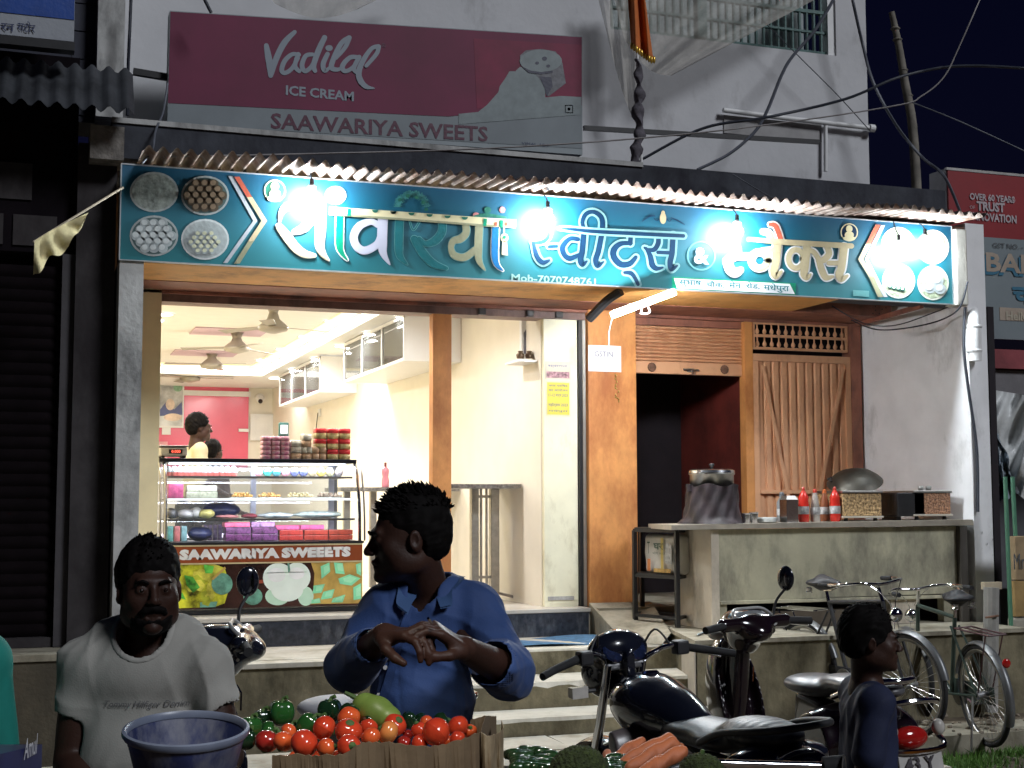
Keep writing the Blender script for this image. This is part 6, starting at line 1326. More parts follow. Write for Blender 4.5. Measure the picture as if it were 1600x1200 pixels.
def motorcycle(label, paint, plate, platelines=None, seat_m=VIN):
    t = thing('motorcycle', label, 'motorcycle')
    wheel(t, .66, .30, .085, 'wheel'); wheel(t, -.60, .30, .10, 'wheel')
    mudguard(t, .66, .30, .13, .3, 2.6, paint); mudguard(t, -.60, .30, .15, .9, 3.3, MBK)
    for s in (-1, 1):
        smoothshade(MB().tube([(.70, .085*s, .32), (.53, .085*s, .72), (.44, .085*s, .97)], [.026, .02, .018], 12).build('fork', CHR, t))
        smoothshade(MB().tube([(.70, .085*s, .28), (.60, .085*s, .56)], .030, 12).build('fork_cover', MBK, t))
    hb = MB().tube([(.36, .36, 1.00), (.38, .20, 1.03), (.42, .12, 1.0), (.46, .07, .96), (.46, -.07, .96), (.42, -.12, 1.0), (.38, -.20, 1.03), (.36, -.36, 1.00)], .0115, 10, smooth=5).build('handlebar', CHR, t); smoothshade(hb)
    for s in (-1, 1):
        smoothshade(MB().tube([(.30, .47*s, .975), (.335, .40*s, .99), (.375, .26*s, 1.018)], [.016, .017, .018], 12).build('grip', RUB, t)); MB().box((.34, .235*s-.03, .99), (.40, .235*s+.03, 1.05), .01).build('switch_box', MBK, t)
        smoothshade(MB().tube([(.40, .22*s, 1.02), (.41, .30*s, 1.0), (.37, .44*s, .96)], [.008, .006, .005], 8, smooth=4).build('lever', CHR, t))
        smoothshade(MB().tube([(.39, .20*s, 1.03), (.42, .14*s, 1.10), (.50, .10*s, .98), (.55, .05*s, .85)], .005, 6, smooth=6).build('brake_cable', MBK, t))
    s = SDF((.38, -.17, .78), (.72, .17, 1.16), .009)       # headlamp nacelle with screen
    s.ell((.58, 0, .93), (.10, .13, .13), k=0); s.ell((.50, 0, 1.02), (.075, .145, .085), k=.04); s.box((.47, 0, 1.0), (.02, .12, .06), rot((.8, 0, .45)), .02, .02); s.build('instrument_cowl', GB, t)
    for y in (-.055, .055): MB().lathe([(.046, 0), (.05, .008), (.042, .012), (.0, .013)], (.445, y, 1.02), 20, (-.85, 0, .5)).build('gauge', M('gauge_blue', (.012, .02, .06), .1, .3, 40, 0, coat=1), t)
    MB().lathe([(.078, 0), (.07, .03), (.0, .045)], (.655, 0, .93), 24, (1, 0, -.05)).build('headlight', ORL, t)
    MB().box((.43, -.09, .945), (.47, .09, .975), .008).build('top_yoke', ALU, t); MB().tube([(.45, -.05, .975), (.45, -.05, .995)], .016, 10).tube([(.45, .05, .975), (.45, .05, .995)], .016, 10).build('yoke_bolt', CHR, t)
    for s_ in (-1, 1):
        q = thing_part_indicator(t, (.50, .17*s_, .86), s_); thing_part_indicator(t, (-.72, .14*s_, .66), s_)
    s = SDF((-.16, -.2, .55), (.48, .2, 1.02), .009)         # tank
    s.ell((.20, 0, .80), (.27, .145, .13), k=0); s.ell((.27, 0, .84), (.17, .15, .105), k=.05); s.ell((-.02, 0, .78), (.14, .10, .075), k=.05)
    for y in (-1, 1): s.ell((.14, .20*y, .70), (.22, .06, .05), rot((1, .0, -.2)), .02, 's')
    s.build('fuel_tank', paint, t, relax=2)
    MB().lathe([(.035, 0), (.038, .01), (.03, .018), (0, .02)], (.24, 0, .94), 18, (.1, 0, 1)).build('tank_cap', CHR, t)
    MB().grid(lambda u, v: (.17+.22*u-.0*v, (v-.5)*.20*(1-.3*u), .915+.028*math.sin(math.pi*min(1, u*.9+.1))-.045*((v-.5)*2)**2), 10, 8).build('tank_pad', M('pad_grey', (.10, .11, .13), .3, .1, 8, 0), t, smooth=True)
    for y in (-1, 1):
        s = SDF((-.06, -.24, .52), (.42, .24, .85), .01); s.ell((.18, .135*y, .68), (.20, .035, .075), rot((1, 0, -.28)), 0); s.build('side_cowl', M('panel_greybrown', (.12, .10, .10), .3, .1, 6, 0), t)
        smoothshade(MB().tube([(.36, .165*y, .66), (.2, .182*y, .69), (.02, .15*y, .60)], .008, 6, smooth=5).build('stripe', CHR, t))
        s = SDF((-.52, -.2, .44), (-.02, .2, .74), .01); s.ell((-.26, .12*y, .60), (.19, .03, .09), rot((1, 0, .1)), 0); s.build('side_panel', paint, t)
    s = SDF((-.74, -.19, .62), (.12, .19, .95), .009)        # seat, stepped
    s.ell((-.10, 0, .765), (.20, .125, .055), k=0); s.ell((-.30, 0, .765), (.17, .14, .05), k=.05); s.ell((-.52, 0, .815), (.19, .125, .055), k=.05); s.ell((.03, 0, .775), (.08, .085, .055), k=.05); s.disp(lambda X, Y, Z: .0016*np.sin(X*160+Y*0)*(Z > .79)*(X < -.36)); s.build('seat', seat_m, t, relax=2)
    s = SDF((-.86, -.19, .54), (-.36, .19, .86), .009); s.ell((-.60, 0, .735), (.22, .115, .065), rot((1, 0, -.12)), 0); s.ell((-.74, 0, .745), (.07, .10, .05), k=.03); s.build('tail_cowl', GB, t, relax=2)
    s = SDF((-.90, -.14, .58), (-.66, .14, .82), .008); s.box((-.775, 0, .70), (.035, .095, .052), rot((1, 0, .35)), .03, 0); s.build('tail_light', REDL, t, relax=2)
    smoothshade(MB().tube([(-.34, .16, .77), (-.50, .175, .83), (-.68, .16, .86), (-.76, .10, .87), (-.76, -.10, .87), (-.68, -.16, .86), (-.50, -.175, .83), (-.34, -.16, .77)], .014, 10, smooth=5).build('grab_rail', MBK, t))
    pl_ = MB().hexa([(-.90, -.12, .50), (-.90, .12, .50), (-.895, .12, .50), (-.895, -.12, .50), (-.86, -.12, .62), (-.86, .12, .62), (-.855, .12, .62), (-.855, -.12, .62)]).build('number_plate', PLT, t)
    u_ = nrm(np.array([.04, 0, .12]))
    for i, ln in enumerate(plate): 
        n_ = len(plate); h = .085/n_; lettering(ln, np.array([-.90, .10, .515])+u_*((n_-1-i)*(h+.012)), (0, -1, 0), u_, .20 if len(ln) > 3 else .11, h, PLK, t, bold=.02, push=.003)
    MB().box((-.84, -.04, .48), (-.70, .04, .66)).build('plate_bracket', MBK, t)
    s = SDF((-.15, -.2, .18), (.4, .2, .66), .012); s.box((.12, 0, .34), (.16, .10, .10), None, .04, 0); s.box((.2, 0, .52), (.07, .08, .10), rot((1, 0, .3)), .02, .02); s.build('engine', ALU, t)
    b = MB()
    for k in range(6): b.box((.11, -.095, .44+.025*k), (.29, .095, .45+.025*k))
    b.build('cooling_fins', ALU, t)
    smoothshade(MB().tube([(.26, -.08, .46), (.36, -.10, .38), (.28, -.13, .26), (0, -.15, .25), (-.25, -.16, .28), (-.75, -.18, .36)], [.02, .02, .02, .022, .045, .05], 12, smooth=4).build('exhaust', CHR, t))
    b = MB().tube([(.44, 0, .88), (.30, 0, .55), (.22, 0, .22), (-.2, 0, .24), (-.3, 0, .45)], .02, 8).tube([(.4, 0, .82), (-.1, 0, .68), (-.62, 0, .66)], .022, 8); 
    for s_ in (-1, 1): b.tube([(-.3, .09*s_, .35), (-.60, .09*s_, .30)], .018, 8).tube([(-.42, .13*s_, .66), (-.58, .12*s_, .34)], .022, 8)
    b.build('frame', MBK, t); 
    b = MB(); 
    for s_ in (-1, 1): b.tube([(.05, .1*s_, .28), (.05, .26*s_, .27)], .014, 8)
    b.build('footpeg', RUB, t); MB().tube([(-.05, .12, .2), (-.10, .26, .01)], .012, 8).build('side_stand', MBK, t)
    return t
def thing_part_indicator(t, p, s_):
    o = smoothshade(MB().tube([(p[0], p[1]-.05*s_, p[2]), (p[0], p[1]+.01*s_, p[2])], .009, 8).build('indicator_stem', MBK, t)); MB().hexa([(p[0]-.03, p[1], p[2]-.022), (p[0]-.03, p[1]+.075*s_, p[2]-.022), (p[0]+.03, p[1]+.065*s_, p[2]-.02), (p[0]+.03, p[1], p[2]-.02), (p[0]-.03, p[1], p[2]+.026), (p[0]-.03, p[1]+.075*s_, p[2]+.024), (p[0]+.03, p[1]+.065*s_, p[2]+.02), (p[0]+.03, p[1], p[2]+.02)]).build('indicator', ORL, o); return o
mcb = motorcycle('black motorcycle with chrome handlebar parked in front of the steps', GB, ['BR 43 Y', '5478'])
settle(mcb, (.40, 0), (-.78, 0), cam_pt(1018, 1020, 5.85), cam_pt(1250, 1132, 4.95), 0, -.05)
def scooter(label, paint, seat_m, lens, rear=False):
    t = thing('scooter', label, 'scooter'); wheel(t, .60, .23, .09, rim_m=ALU); wheel(t, -.62, .23, .10, rim_m=ALU)
    s = SDF((.30, -.24, .15), (.80, .24, .98), .011)         # front apron, hollow behind
    s.ell((.55, 0, .56), (.13, .20, .36), rot((1, 0, -.30)), 0); s.ell((.42, 0, .60), (.12, .19, .36), rot((1, 0, -.30)), .02, 's'); s.cap((.60, 0, .30), (.50, 0, .88), .07, .055, .04); s.build('front_apron', paint, t, relax=2)
    mudguard(t, .60, .23, .15, .2, 2.9, paint, gap=.04)
    s = SDF((.20, -.24, .82), (.62, .24, 1.12), .008)        # handlebar cover
    s.ell((.42, 0, .965), (.11, .155, .075), rot((1, 0, .25)), 0); s.cap((.36, -.20, .985), (.36, .20, .985), .035, .035, .04); s.ell((.44, 0, .90), (.08, .09, .08), k=.04); s.build('handlebar_cover', paint, t, relax=2)
    MB().grid(lambda u, v: (.335-.01*math.sin(math.pi*v)+.055*u, (v-.5)*.24*(1-.25*u), .985+.05*u+.012*math.sin(math.pi*v)), 8, 10).build('instrument_panel', lens, t, smooth=True)
    smoothshade(MB().tube([(.335, .125, .98), (.33, .0, .968), (.335, -.125, .98), (.40, -.10, 1.045), (.405, 0, 1.055), (.40, .10, 1.045), (.335, .125, .98)], .008, 8, smooth=5).build('panel_trim', M('trim_silver', (.6, .6, .6), .3, metal=.4), t))
    MB().lathe([(.085, 0), (.08, .02), (.0, .03)], (.51, 0, .95), 20, (1, 0, .1)).build('headlight', ORL, t)
    for s_ in (-1, 1):
        smoothshade(MB().tube([(.345, .20*s_, .985), (.32, .34*s_, .975)], .019, 12).build('grip', RUB, t)); smoothshade(MB().tube([(.38, .19*s_, .98), (.39, .25*s_, .965), (.36, .36*s_, .95)], [.008, .006, .007], 8, smooth=4).build('lever', CHR, t))
        m_ = smoothshade(MB().tube([(.39, .15*s_, 1.0), (.385, .17*s_, 1.08), (.35, .20*s_, 1.14)], .007, 8, smooth=4).build('mirror_stem', MBK, t)); MB().ell((.35, .21*s_, 1.195), (.018, .05, .065), 14, 10, rot((1, -.25*s_, .1))).build('mirror', GB, m_, smooth=True); MB().lathe([(.044, 0), (.0, .002)], (.331, .215*s_, 1.195), 20, (-1, .25*s_, -.0)).build('mirror_glass', CHR, m_)
        MB().ell((.46, .17*s_, .93), (.05, .03, .025), 10, 8).build('indicator', ORL, t, smooth=True)
    s = SDF((-.28, -.2, .18), (.52, .2, .36), .012); s.box((.14, 0, .27), (.33, .16, .03), None, .02, 0); s.build('floorboard', MBK, t)
    s = SDF((-.88, -.23, .20), (.0, .23, .84), .011); s.ell((-.42, 0, .50), (.40, .165, .20), rot((1, 0, .16)), 0); s.ell((-.62, 0, .60), (.24, .13, .13), k=.06); s.box((-.14, 0, .50), (.05, .12, .20), rot((1, 0, .15)), .03, .04); s.build('rear_body', paint, t, relax=2)
    s = SDF((-.80, -.20, .62), (.02, .20, .88), .009); s.ell((-.20, 0, .745), (.22, .14, .05), k=0); s.ell((-.54, 0, .78), (.24, .12, .05), k=.06); s.build('seat', seat_m, t, relax=2)
    smoothshade(MB().tube([(-.50, .14, .74), (-.72, .12, .82), (-.80, .0, .83), (-.72, -.12, .82), (-.50, -.14, .74)], .014, 10, smooth=5).build('grab_rail', CHR, t))
    MB().ell((-.84, 0, .60), (.04, .09, .05), 14, 10).build('tail_light', REDL, t, smooth=True); MB().box((-.90, -.10, .36), (-.885, .10, .46), .003).build('number_plate', PLT, t)
    if rear:
        MB().hexa([(-.93, -.11, .38), (-.93, .11, .38), (-.925, .11, .38), (-.925, -.11, .38), (-.90, -.11, .55), (-.90, .11, .55), (-.895, .11, .55), (-.895, -.11, .55)]).build('number_plate', PLT, t); u_ = nrm(np.array([.03, 0, .17]))
        for i, ln in enumerate(('43 Y', '23')): lettering(ln, np.array([-.932, .085-.03*i, .40])+u_*((1-i)*.08), (0, -1, 0), u_, .15 if i == 0 else .10, .058, PLK, t, bold=.02, push=.003)
        [MB().ell((-.875, y, .64), (.025, .03, .035), 14, 10).build('tail_indicator', ORL, t, smooth=True) for y in (-.12, .12)]; smoothshade(MB().tube([(-.84, .15, .74), (-.90, .06, .76), (-.90, -.06, .76), (-.84, -.15, .74)], .012, 8, smooth=5).tube([(-.80, .17, .60), (-.90, .12, .56), (-.90, -.12, .56), (-.80, -.17, .60)], .012, 8, smooth=5).build('chrome_trim', CHR, t))
    smoothshade(MB().tube([(-.3, -.16, .22), (-.6, -.19, .27), (-.85, -.19, .31)], [.03, .05, .04], 12).build('exhaust', MBK, t)); MB().tube([(.37, .02, .80), (.345, .02, .77), (.34, .03, .70)], .004, 6).build('bag_hook', CHR, t); MB().tube([(-.05, .10, .2), (-.10, .22, .01)], .012, 8).build('side_stand', MBK, t)
    return t
lensA = M('panel_silver', (.45, .47, .49), .15, .25, 8, 0, metal=.5, coat=.6)
MRN = M('gloss_maroon', (.012, .006, .009), .16, .1, 3, 0, coat=.8)
sr = scooter('dark red scooter with one round mirror and number plate behind the walking child', MRN, M('seat_grey', (.10, .10, .11), .35, .1, 14, .04), lensA, True)
settle(sr, (.40, 0), (-.84, 0), cam_pt(1198, 955, 6.95), cam_pt(1398, 1098, 6.0), .06, -.03)
sl = scooter('black scooter with white seat behind the two men', GB, M('seat_white', (.62, .62, .66), .5, .06, 5, .02), lensA)  # seat in an even pale colour
def steer(root, a, cx_=.40):                      # handlebar locked over to one side
    Tm = Matrix.Translation((cx_, 0, 0))@Matrix.Rotation(a, 4, 'Z')@Matrix.Translation((-cx_, 0, 0))
    for o in root.children:
        k = o.name.split('.')[0]
        if k in ('handlebar_cover', 'instrument_panel', 'panel_trim', 'headlight', 'grip', 'lever', 'mirror_stem', 'indicator'):
            o.data.transform(Tm)
            for q in o.children: q.data.transform(Tm)
settle(sl, (.40, 0), (-.30, 0), cam_pt(385, 990, 5.8), cam_pt(578, 1080, 5.4), .11, -.06)
for o in list(sr.children):                       # the photograph shows one mirror on each scooter
    if o.name.startswith('mirror_stem') and o.data.vertices[0].co.y > 0: 
        for q in list(o.children): bpy.data.objects.remove(q)
        bpy.data.objects.remove(o); break
for o in list(sl.children):
    if o.name.startswith('mirror_stem') and o.data.vertices[0].co.y > 0:
        for q in list(o.children): bpy.data.objects.remove(q)
        bpy.data.objects.remove(o); break
steer(sl, math.radians(42)); steer(sr, math.radians(8))
# ---- bicycles
def bicycle(label, fcol, lean, rackc=None):
    t = thing('bicycle', label, 'bicycle'); r = .335
    wr_ = wheel(t, .55, r, .036, spokes=32, hub=.022, alloy=False, rim_m=STEELD); wheel(t, -.52, r, .036, spokes=32, hub=.026, alloy=False, rim_m=STEELD)
    gm_ = M('mudguard_grey', (.17, .175, .18), .4, .15, 8, .02, metal=.5); mudguard(t, .55, r, .06, .2, 2.6, gm_, gap=.022); mudguard(t, -.52, r, .06, .3, 3.6, gm_, gap=.022)
    b = MB(); BBk = (-.06, 0, .29); SEAT = (-.22, 0, .82); HT = (.34, 0, .86); HB = (.385, 0, .64)
    for p_, q_ in ((BBk, SEAT), (SEAT, HT), (BBk, HB), (HT, HB)): b.tube([p_, q_], .0145, 10)
    for s_ in (-1, 1): b.tube([(-.52, .05*s_, r), (BBk[0], .03*s_, BBk[2])], .009, 8).tube([(-.52, .05*s_, r), (-.205, .03*s_, .76)], .008, 8).tube([(.55, .05*s_, r), (.46, .045*s_, .60), (.395, .02*s_, .63)], .011, 8)
    smoothshade(b.build('frame', fcol, t)); MB().tube([(-.225, 0, .82), (-.25, 0, .92)], .012, 8).build('seat_post', CHR, t)
    s = SDF((-.42, -.13, .88), (-.06, .13, 1.02), .008); s.ell((-.31, 0, .955), (.10, .10, .028), k=0); s.cap((-.28, 0, .955), (-.10, 0, .955), .06, .02, .03); s.build('saddle', MBK, t, relax=2)
    for y in (-.06, .06):
        b = MB(); b.tube([(-.36+.022*math.cos(a), y+.022*math.sin(a), .885+.006*a/6.28*1.6) for a in np.linspace(0, 6.28*4, 50)], .004, 5); b.build('saddle_spring', CHR, t)
    smoothshade(MB().tube([HT, (.30, 0, .97)], .012, 8).build('stem', CHR, t))
    smoothshade(MB().tube([(.08, .27, .98), (.22, .26, .985), (.33, .16, .99), (.34, 0, .975), (.33, -.16, .99), (.22, -.26, .985), (.08, -.27, .98)], .0115, 10, smooth=5).build('handlebar', CHR, t))
    for s_ in (-1, 1):
        smoothshade(MB().tube([(.03, .27*s_, .978), (.13, .268*s_, .98)], .016, 10).build('grip', RUB, t)); smoothshade(MB().tube([(.20, .25*s_, .97), (.14, .26*s_, .945), (.07, .265*s_, .94)], .005, 6).build('brake_lever', CHR, t))
        MB().tube([(.22, .25*s_, .965), (.36, .15*s_, .99), (.44, .02*s_, .85), (.46, .02*s_, .68)], .003, 5, smooth=5).build('brake_rod', CHR, t)
    b = MB(); 
    for y in (-.06, 0, .06): b.tube([(-.32, y, .76), (-.78, y, .75)], .006, 6)
    b.tube([(-.32, -.06, .76), (-.32, .06, .76)], .006, 6).tube([(-.78, -.06, .75), (-.78, .06, .75)], .006, 6).tube([(-.74, -.06, .75), (-.54, -.05, .36)], .005, 6).tube([(-.74, .06, .75), (-.54, .05, .36)], .005, 6); b.build('carrier', rackc or CHR, t)
    MB().box((-.60, -.035, .27), (-.0, -.028, .39), .003).build('chain_guard', fcol, t); MB().lathe([(.09, -.003), (.09, .003)], (-.06, -.045, .29), 24, (0, 1, 0)).build('chain_ring', STEELD, t)
    for s_ in (-1, 1): c_ = MB().bar((-.06, .06*s_, .29), (-.06+.12*s_, .075*s_, .23), .016, .01).build('crank', CHR, t); MB().box((-.10+.12*s_, .08*s_, .22), (-.02+.12*s_, .08*s_+.08*s_, .24), .004).build('pedal', RUB, c_)
    MB().tube([(-.50, .07, .33), (-.62, .18, .005)], .008, 6).build('side_stand', STEELD, t); MB().ell((.46, 0, .78), (.04, .05, .05), 12, 8).build('headlamp', CHR, t, smooth=True); MB().ell((-.86, 0, .58), (.012, .03, .03), 10, 8).build('reflector', REDL, t, smooth=True)
    return t
bk1 = bicycle('black bicycle with sprung saddle and chrome handlebar leaning by the counter behind the scooter', MBK, .1)
settle(bk1, (.33, 0), (-.30, 0), cam_pt(1382, 908, 9.35), cam_pt(1297, 945, 9.85), .13, .06)
bk2 = bicycle('grey green bicycle with raised front basket rack standing by the cement post', M('frame_green', (.035, .055, .045), .4, .2, 8, .03), -.1, M('rack_pink', (.08, .03, .035), .5))
settle(bk2, (.33, 0), (-.52, 0), cam_pt(1457, 925, 9.95), cam_pt(1532, 1050, 9.25), .05, -.08)
# ================================================================== PEOPLE (sculpted in a frame that looks the way of the street view, then turned into the world)
_th = math.atan2(RW[0, 2], RW[1, 2]); LX = np.array([math.cos(_th), -math.sin(_th), 0]); LY = np.array([math.sin(_th), math.cos(_th), 0])
LW = np.stack([LX, LY, [0, 0, 1.]], 1)          # local -> world
def LP(px_, py_, D): return LW.T@(cam_pt(px_, py_, D)-np.array([CAM[0], CAM[1], 0]))
def toW(V): return np.asarray(V)@LW.T+np.array([CAM[0], CAM[1], 0])
class LS(SDF):
    def mesh(s):
        V, Q = SDF.mesh(s); return toW(V), Q
def lbuild(b, *a, **k): b.v = [tuple(x) for x in toW(b.v)]; return b.build(*a, **k)
SKIN = M('skin_brown', (.045, .020, .014), .5, .14, 12, .05, 160); HAIR = M('hair_black', (.005, .004, .004), .75, .3, 60, .04, 260)
for m_ in (SKIN, HAIR): m_.node_tree.nodes['Principled BSDF'].inputs['Specular IOR Level'].default_value = .28 if m_ is SKIN else .10
EYEW = M('eye_white', (.14, .12, .11), .25, .02); EYEB = M('iris_dark', (.02, .01, .008), .15)
def face_R(yaw, pitch=0, roll=0):
    f = np.array([math.sin(yaw)*math.cos(pitch), -math.cos(yaw)*math.cos(pitch), math.sin(pitch)]); R = rot(f); c, s_ = math.cos(roll), math.sin(roll)
    return R@np.array([[c, 0, s_], [0, 1, 0], [-s_, 0, c]])
def head(S, c, R, s=1., neck=None, fat=1.):
    q = lambda x, y, z: c+R@(np.array([x, y, z])*s); E_ = lambda p, r, k, op='u', RR=None: S.ell(q(*p), np.array(r)*s, R if RR is None else R@RR, k*s, op)
    C_ = lambda a, b, ra, rb, k, op='u': S.cap(q(*a), q(*b), ra*s, rb*s, k*s, op)
    E_((0, -.022, .035), (.074, .096, .085), .0); E_((0, .028, -.02), (.064*fat, .064, .09), .03); E_((0, .045, -.085), (.046*fat, .044, .034), .035)
    for x in (-1, 1):
        E_((.040*x*fat, .058, -.03), (.026, .026, .028), .02); E_((.052*x*fat, .01, -.07), (.02, .04, .03), .03)
    C_((-.034, .086, .016), (.034, .086, .016), .0105, .0105, .018)
    for x in (-1, 1): E_((.031*x, .100, -.002), (.019, .012, .013), .012, 's'); E_((.031*x, .0855, -.005), (.0155, .0115, .0125), .004); E_((.031*x, .0985, -.006), (.0115, .0075, .0042), .0025, 's')
    C_((0, .088, .008), (0, .112, -.034), .0075, .0125, .010); 
    for x in (-1, 1): E_((.0125*x, .103, -.039), (.009, .011, .008), .006); E_((.007*x, .112, -.0475), (.0035, .005, .003), .002, 's')
    C_((-.019, .092, -.066), (.019, .092, -.066), .0065, .0065, .006); C_((0, .097, -.064), (0, .097, -.068), .008, .006, .006); C_((-.016, .089, -.080), (.016, .089, -.080), .0085, .0085, .006)
    C_((-.026, .093, -.0735), (.026, .093, -.0735), .0022, .0022, .003, 's'); E_((0, .078, -.106), (.024, .022, .018), .014)
    for x in (-1, 1):
        S.ell(q(.078*x, -.010, -.012), np.array([.010, .021, .032])*s, R@rot((.35*x, 1, 0)), .006*s); S.ell(q(.089*x, -.006, -.008), np.array([.008, .011, .018])*s, R@rot((.35*x, 1, 0)), .004*s, 's')
    if neck is not None: S.cap(q(0, -.030, -.06), neck, .055*s, .062*s, .03)
    return q
def eyes(root, c, R, s):
    q = lambda x, y, z: c+R@(np.array([x, y, z])*s)
    for x in (-1, 1):
        b = MB().ell(q(.031*x, .0838, -.006), (.0112*s,)*3, 14, 10); o = lbuild(b, 'eye', EYEW, root, smooth=True); lbuild(MB().ell(q(.031*x, .0912, -.0055), (.0062*s,)*3, 10, 8), 'iris', EYEB, o, smooth=True)
        b = MB(); b.tube([q(.014*x, .099, .012), q(.030*x, .101, .019), q(.048*x, .090, .014)], [.0035*s, .0042*s, .002*s], 8, smooth=4); lbuild(b, 'eyebrow', HAIR, root, smooth=True)
def hair(root, c, R, s, line=.058, back=-.07, thick=.014, spikes=0, lump=.004, seed=0, side=-.005, up=.0, spike_len=.02):
    q = lambda x, y, z: c+R@(np.array([x, y, z])*s); S = LS(c-.17*s, c+np.array([.17, .17, .2])*s, .0042)
    S.ell(q(0, -.026, .038+up), np.array([.078+thick*.7, .100+thick*.6, .088+thick])*s, R, 0); S.ell(q(0, -.05, -.01), np.array([.074+thick*.4, .072+thick*.4, .075])*s, R, .02)
    S.disp(lambda X, Y, Z: wob(X, Y, Z, 130, lump*.6, seed)+wob(X, Y, Z, 330, lump*.35, seed+1))
    f = R@np.array([0, 1., 0]); u = R@np.array([0, 0, 1.]); sd_ = R@np.array([1., 0, 0])
    # hairline: in front of the ears nothing below the brow line, behind them down to the nape
    g = np.meshgrid(*S.ax, indexing='ij', sparse=True); rel = [g[i]-c[i] for i in range(3)]
    dd = lambda v: (rel[0]*v[0]+rel[1]*v[1]+rel[2]*v[2])/s
    yf, zu, xs = dd(f), dd(u), np.abs(dd(sd_)); lim = np.where(yf > .055, line-(xs*.35), np.where(yf > .015, side+.01, np.where(yf > -.035, side, back)))
    lim = lim+.004*np.sin(xs*300+yf*200); S.F = np.maximum(S.F, ((lim-zu)*s).astype(np.float32)); o = S.build('hair', HAIR, root, relax=1)
    if spikes:
        r = np.random.RandomState(seed); b = MB()
        for k in range(spikes):
            a = r.uniform(0, 2*math.pi); t = r.uniform(0, 1)**.6*1.25; n_ = np.array([math.sin(t)*math.cos(a)*.8, math.sin(t)*math.sin(a), math.cos(t)]); p = np.array([n_[0]*.086, n_[1]*.104-.026, n_[2]*.098+.036+up]); d = nrm(n_+np.array([r.normal(0, .25), .25+r.normal(0, .2), .3+r.normal(0, .15)])); L_ = spike_len*r.uniform(.5, 1.25)
            if p[1] > .06 and p[2] < line: continue
            b.tube([q(*(p-n_*.006)), q(*(p+d*L_*.55)), q(*(p+d*L_+n_*-.003+np.array([0, .004, 0])))], [.0045*s, .003*s, .0004], 5, cap=False)
        lbuild(b, 'hair_tuft', HAIR, o)
    return o
def hand(S, w_, d, n, curl=.7, thumb=1, s=1., spread=.0):
    """w_: wrist, d: direction of the hand, n: side the palm faces, thumb: +1/-1 side"""
    d = nrm(d); n = nrm(n-d*(n@d)); t = np.cross(d, n)*thumb; S.ell(w_+d*.012*s, np.array([.026, .026, .02])*s, np.stack([t, d, n], 1), .012)
    S.box(w_+d*.052*s, np.array([.038, .044, .013])*s, np.stack([t, d, n], 1), .011*s, .012); S.ell(w_+d*.03*s+t*.026*s+n*.008*s, np.array([.018, .03, .016])*s, np.stack([t, d, n], 1), .01)
    for i, L_ in enumerate((.074, .083, .077, .060)):
        p = w_+d*(.092-.004*abs(i-1.3))*s+t*(.029-.0195*i)*s; a = curl*(.35+.06*i); rr = (.0092, .0094, .009, .008)[i]*s; pts = [p-d*.012*s]; rs = [rr*1.05]; cur = p
        for j, fr in enumerate((.44, .31, .25)):
            a2 = a+curl*(.0, .75, 1.25)[j]; dr = d*math.cos(a2)+n*math.sin(a2)+t*spread*(1.5-i)*.15; nx = cur+nrm(dr)*L_*fr*s; pts.append(cur); rs.append(rr*(1-.06*j)); cur = nx
        pts.append(cur); rs.append(rr*.78); S.chain(pts, rs, .0035)
    b0 = w_+d*.022*s+t*.03*s+n*.006*s; b1 = b0+nrm(d*.75+t*.55+n*.45)*.04*s; b2 = b1+nrm(d*.9+t*.1+n*.6)*.032*s; b3 = b2+nrm(d*.9-t*.15+n*.5)*.024*s; S.chain([b0, b1, b2, b3], [.014*s, .0115*s, .0105*s, .0085*s], .006)
def folds(fr, amp, seed, tilt=.35):
    r = np.random.RandomState(seed); ds = [(nrm(r.randn(3)*np.array([1, 1, tilt])), fr*(.75+.6*r.rand()), r.rand()*6) for _ in range(3)]; m = nrm(r.randn(3))
    def f(X, Y, Z):
        t = 0; wv = .8*np.sin(X*9+Z*7+seed)+.6*np.sin(Z*15-X*6+Y*5); md = .55+.45*np.sin((X*m[0]+Y*m[1]+Z*m[2])*17+seed)
        for d, q, ph in ds: t = t+(1-2*np.abs(np.sin((X*d[0]+Y*d[1]+Z*d[2])*q*.5+ph+wv))**.55)
        return -amp*t/3*md
    return f
def bvh_of(o):
    from mathutils.bvhtree import BVHTree
    og = org(o) if o.parent is None else org(o.parent); return BVHTree.FromPolygons([tuple(np.array(v.co)+og) for v in o.data.vertices], [tuple(q.vertices) for q in o.data.polygons])
def stick(bv, px_, py_, push=.004):               # point of a garment seen at a pixel
    d = RW@np.array([px_-800., 600.-py_, FPX]); h = bv.ray_cast(Vector(CAM), Vector(nrm(d)), 20); return np.array(h[0])-nrm(d)*push if h[0] is not None else None
def ring_on(bv, c, rx, ry, n=40, dz=.0):          # ring dropped on a garment from above, local frame
    out = []
    for a in np.linspace(0, 2*math.pi, n):
        q = c+np.array([rx*math.cos(a), ry*math.sin(a), .25]); o_ = toW([q])[0]; h = bv.ray_cast(Vector(o_), Vector((0, 0, -1)), .6)
        out.append((LW.T@(np.array(h[0])-np.array([CAM[0], CAM[1], 0]))) if h[0] is not None else np.array([q[0], q[1], out[-1][2] if out else c[2]]))
    z = [o[2] for o in out]; z = [np.median([z[(i+k) % n] for k in (-2, -1, 0, 1, 2)]) for i in range(n)]
    return [np.array([o[0], o[1], z_+dz]) for o, z_ in zip(out, z)]
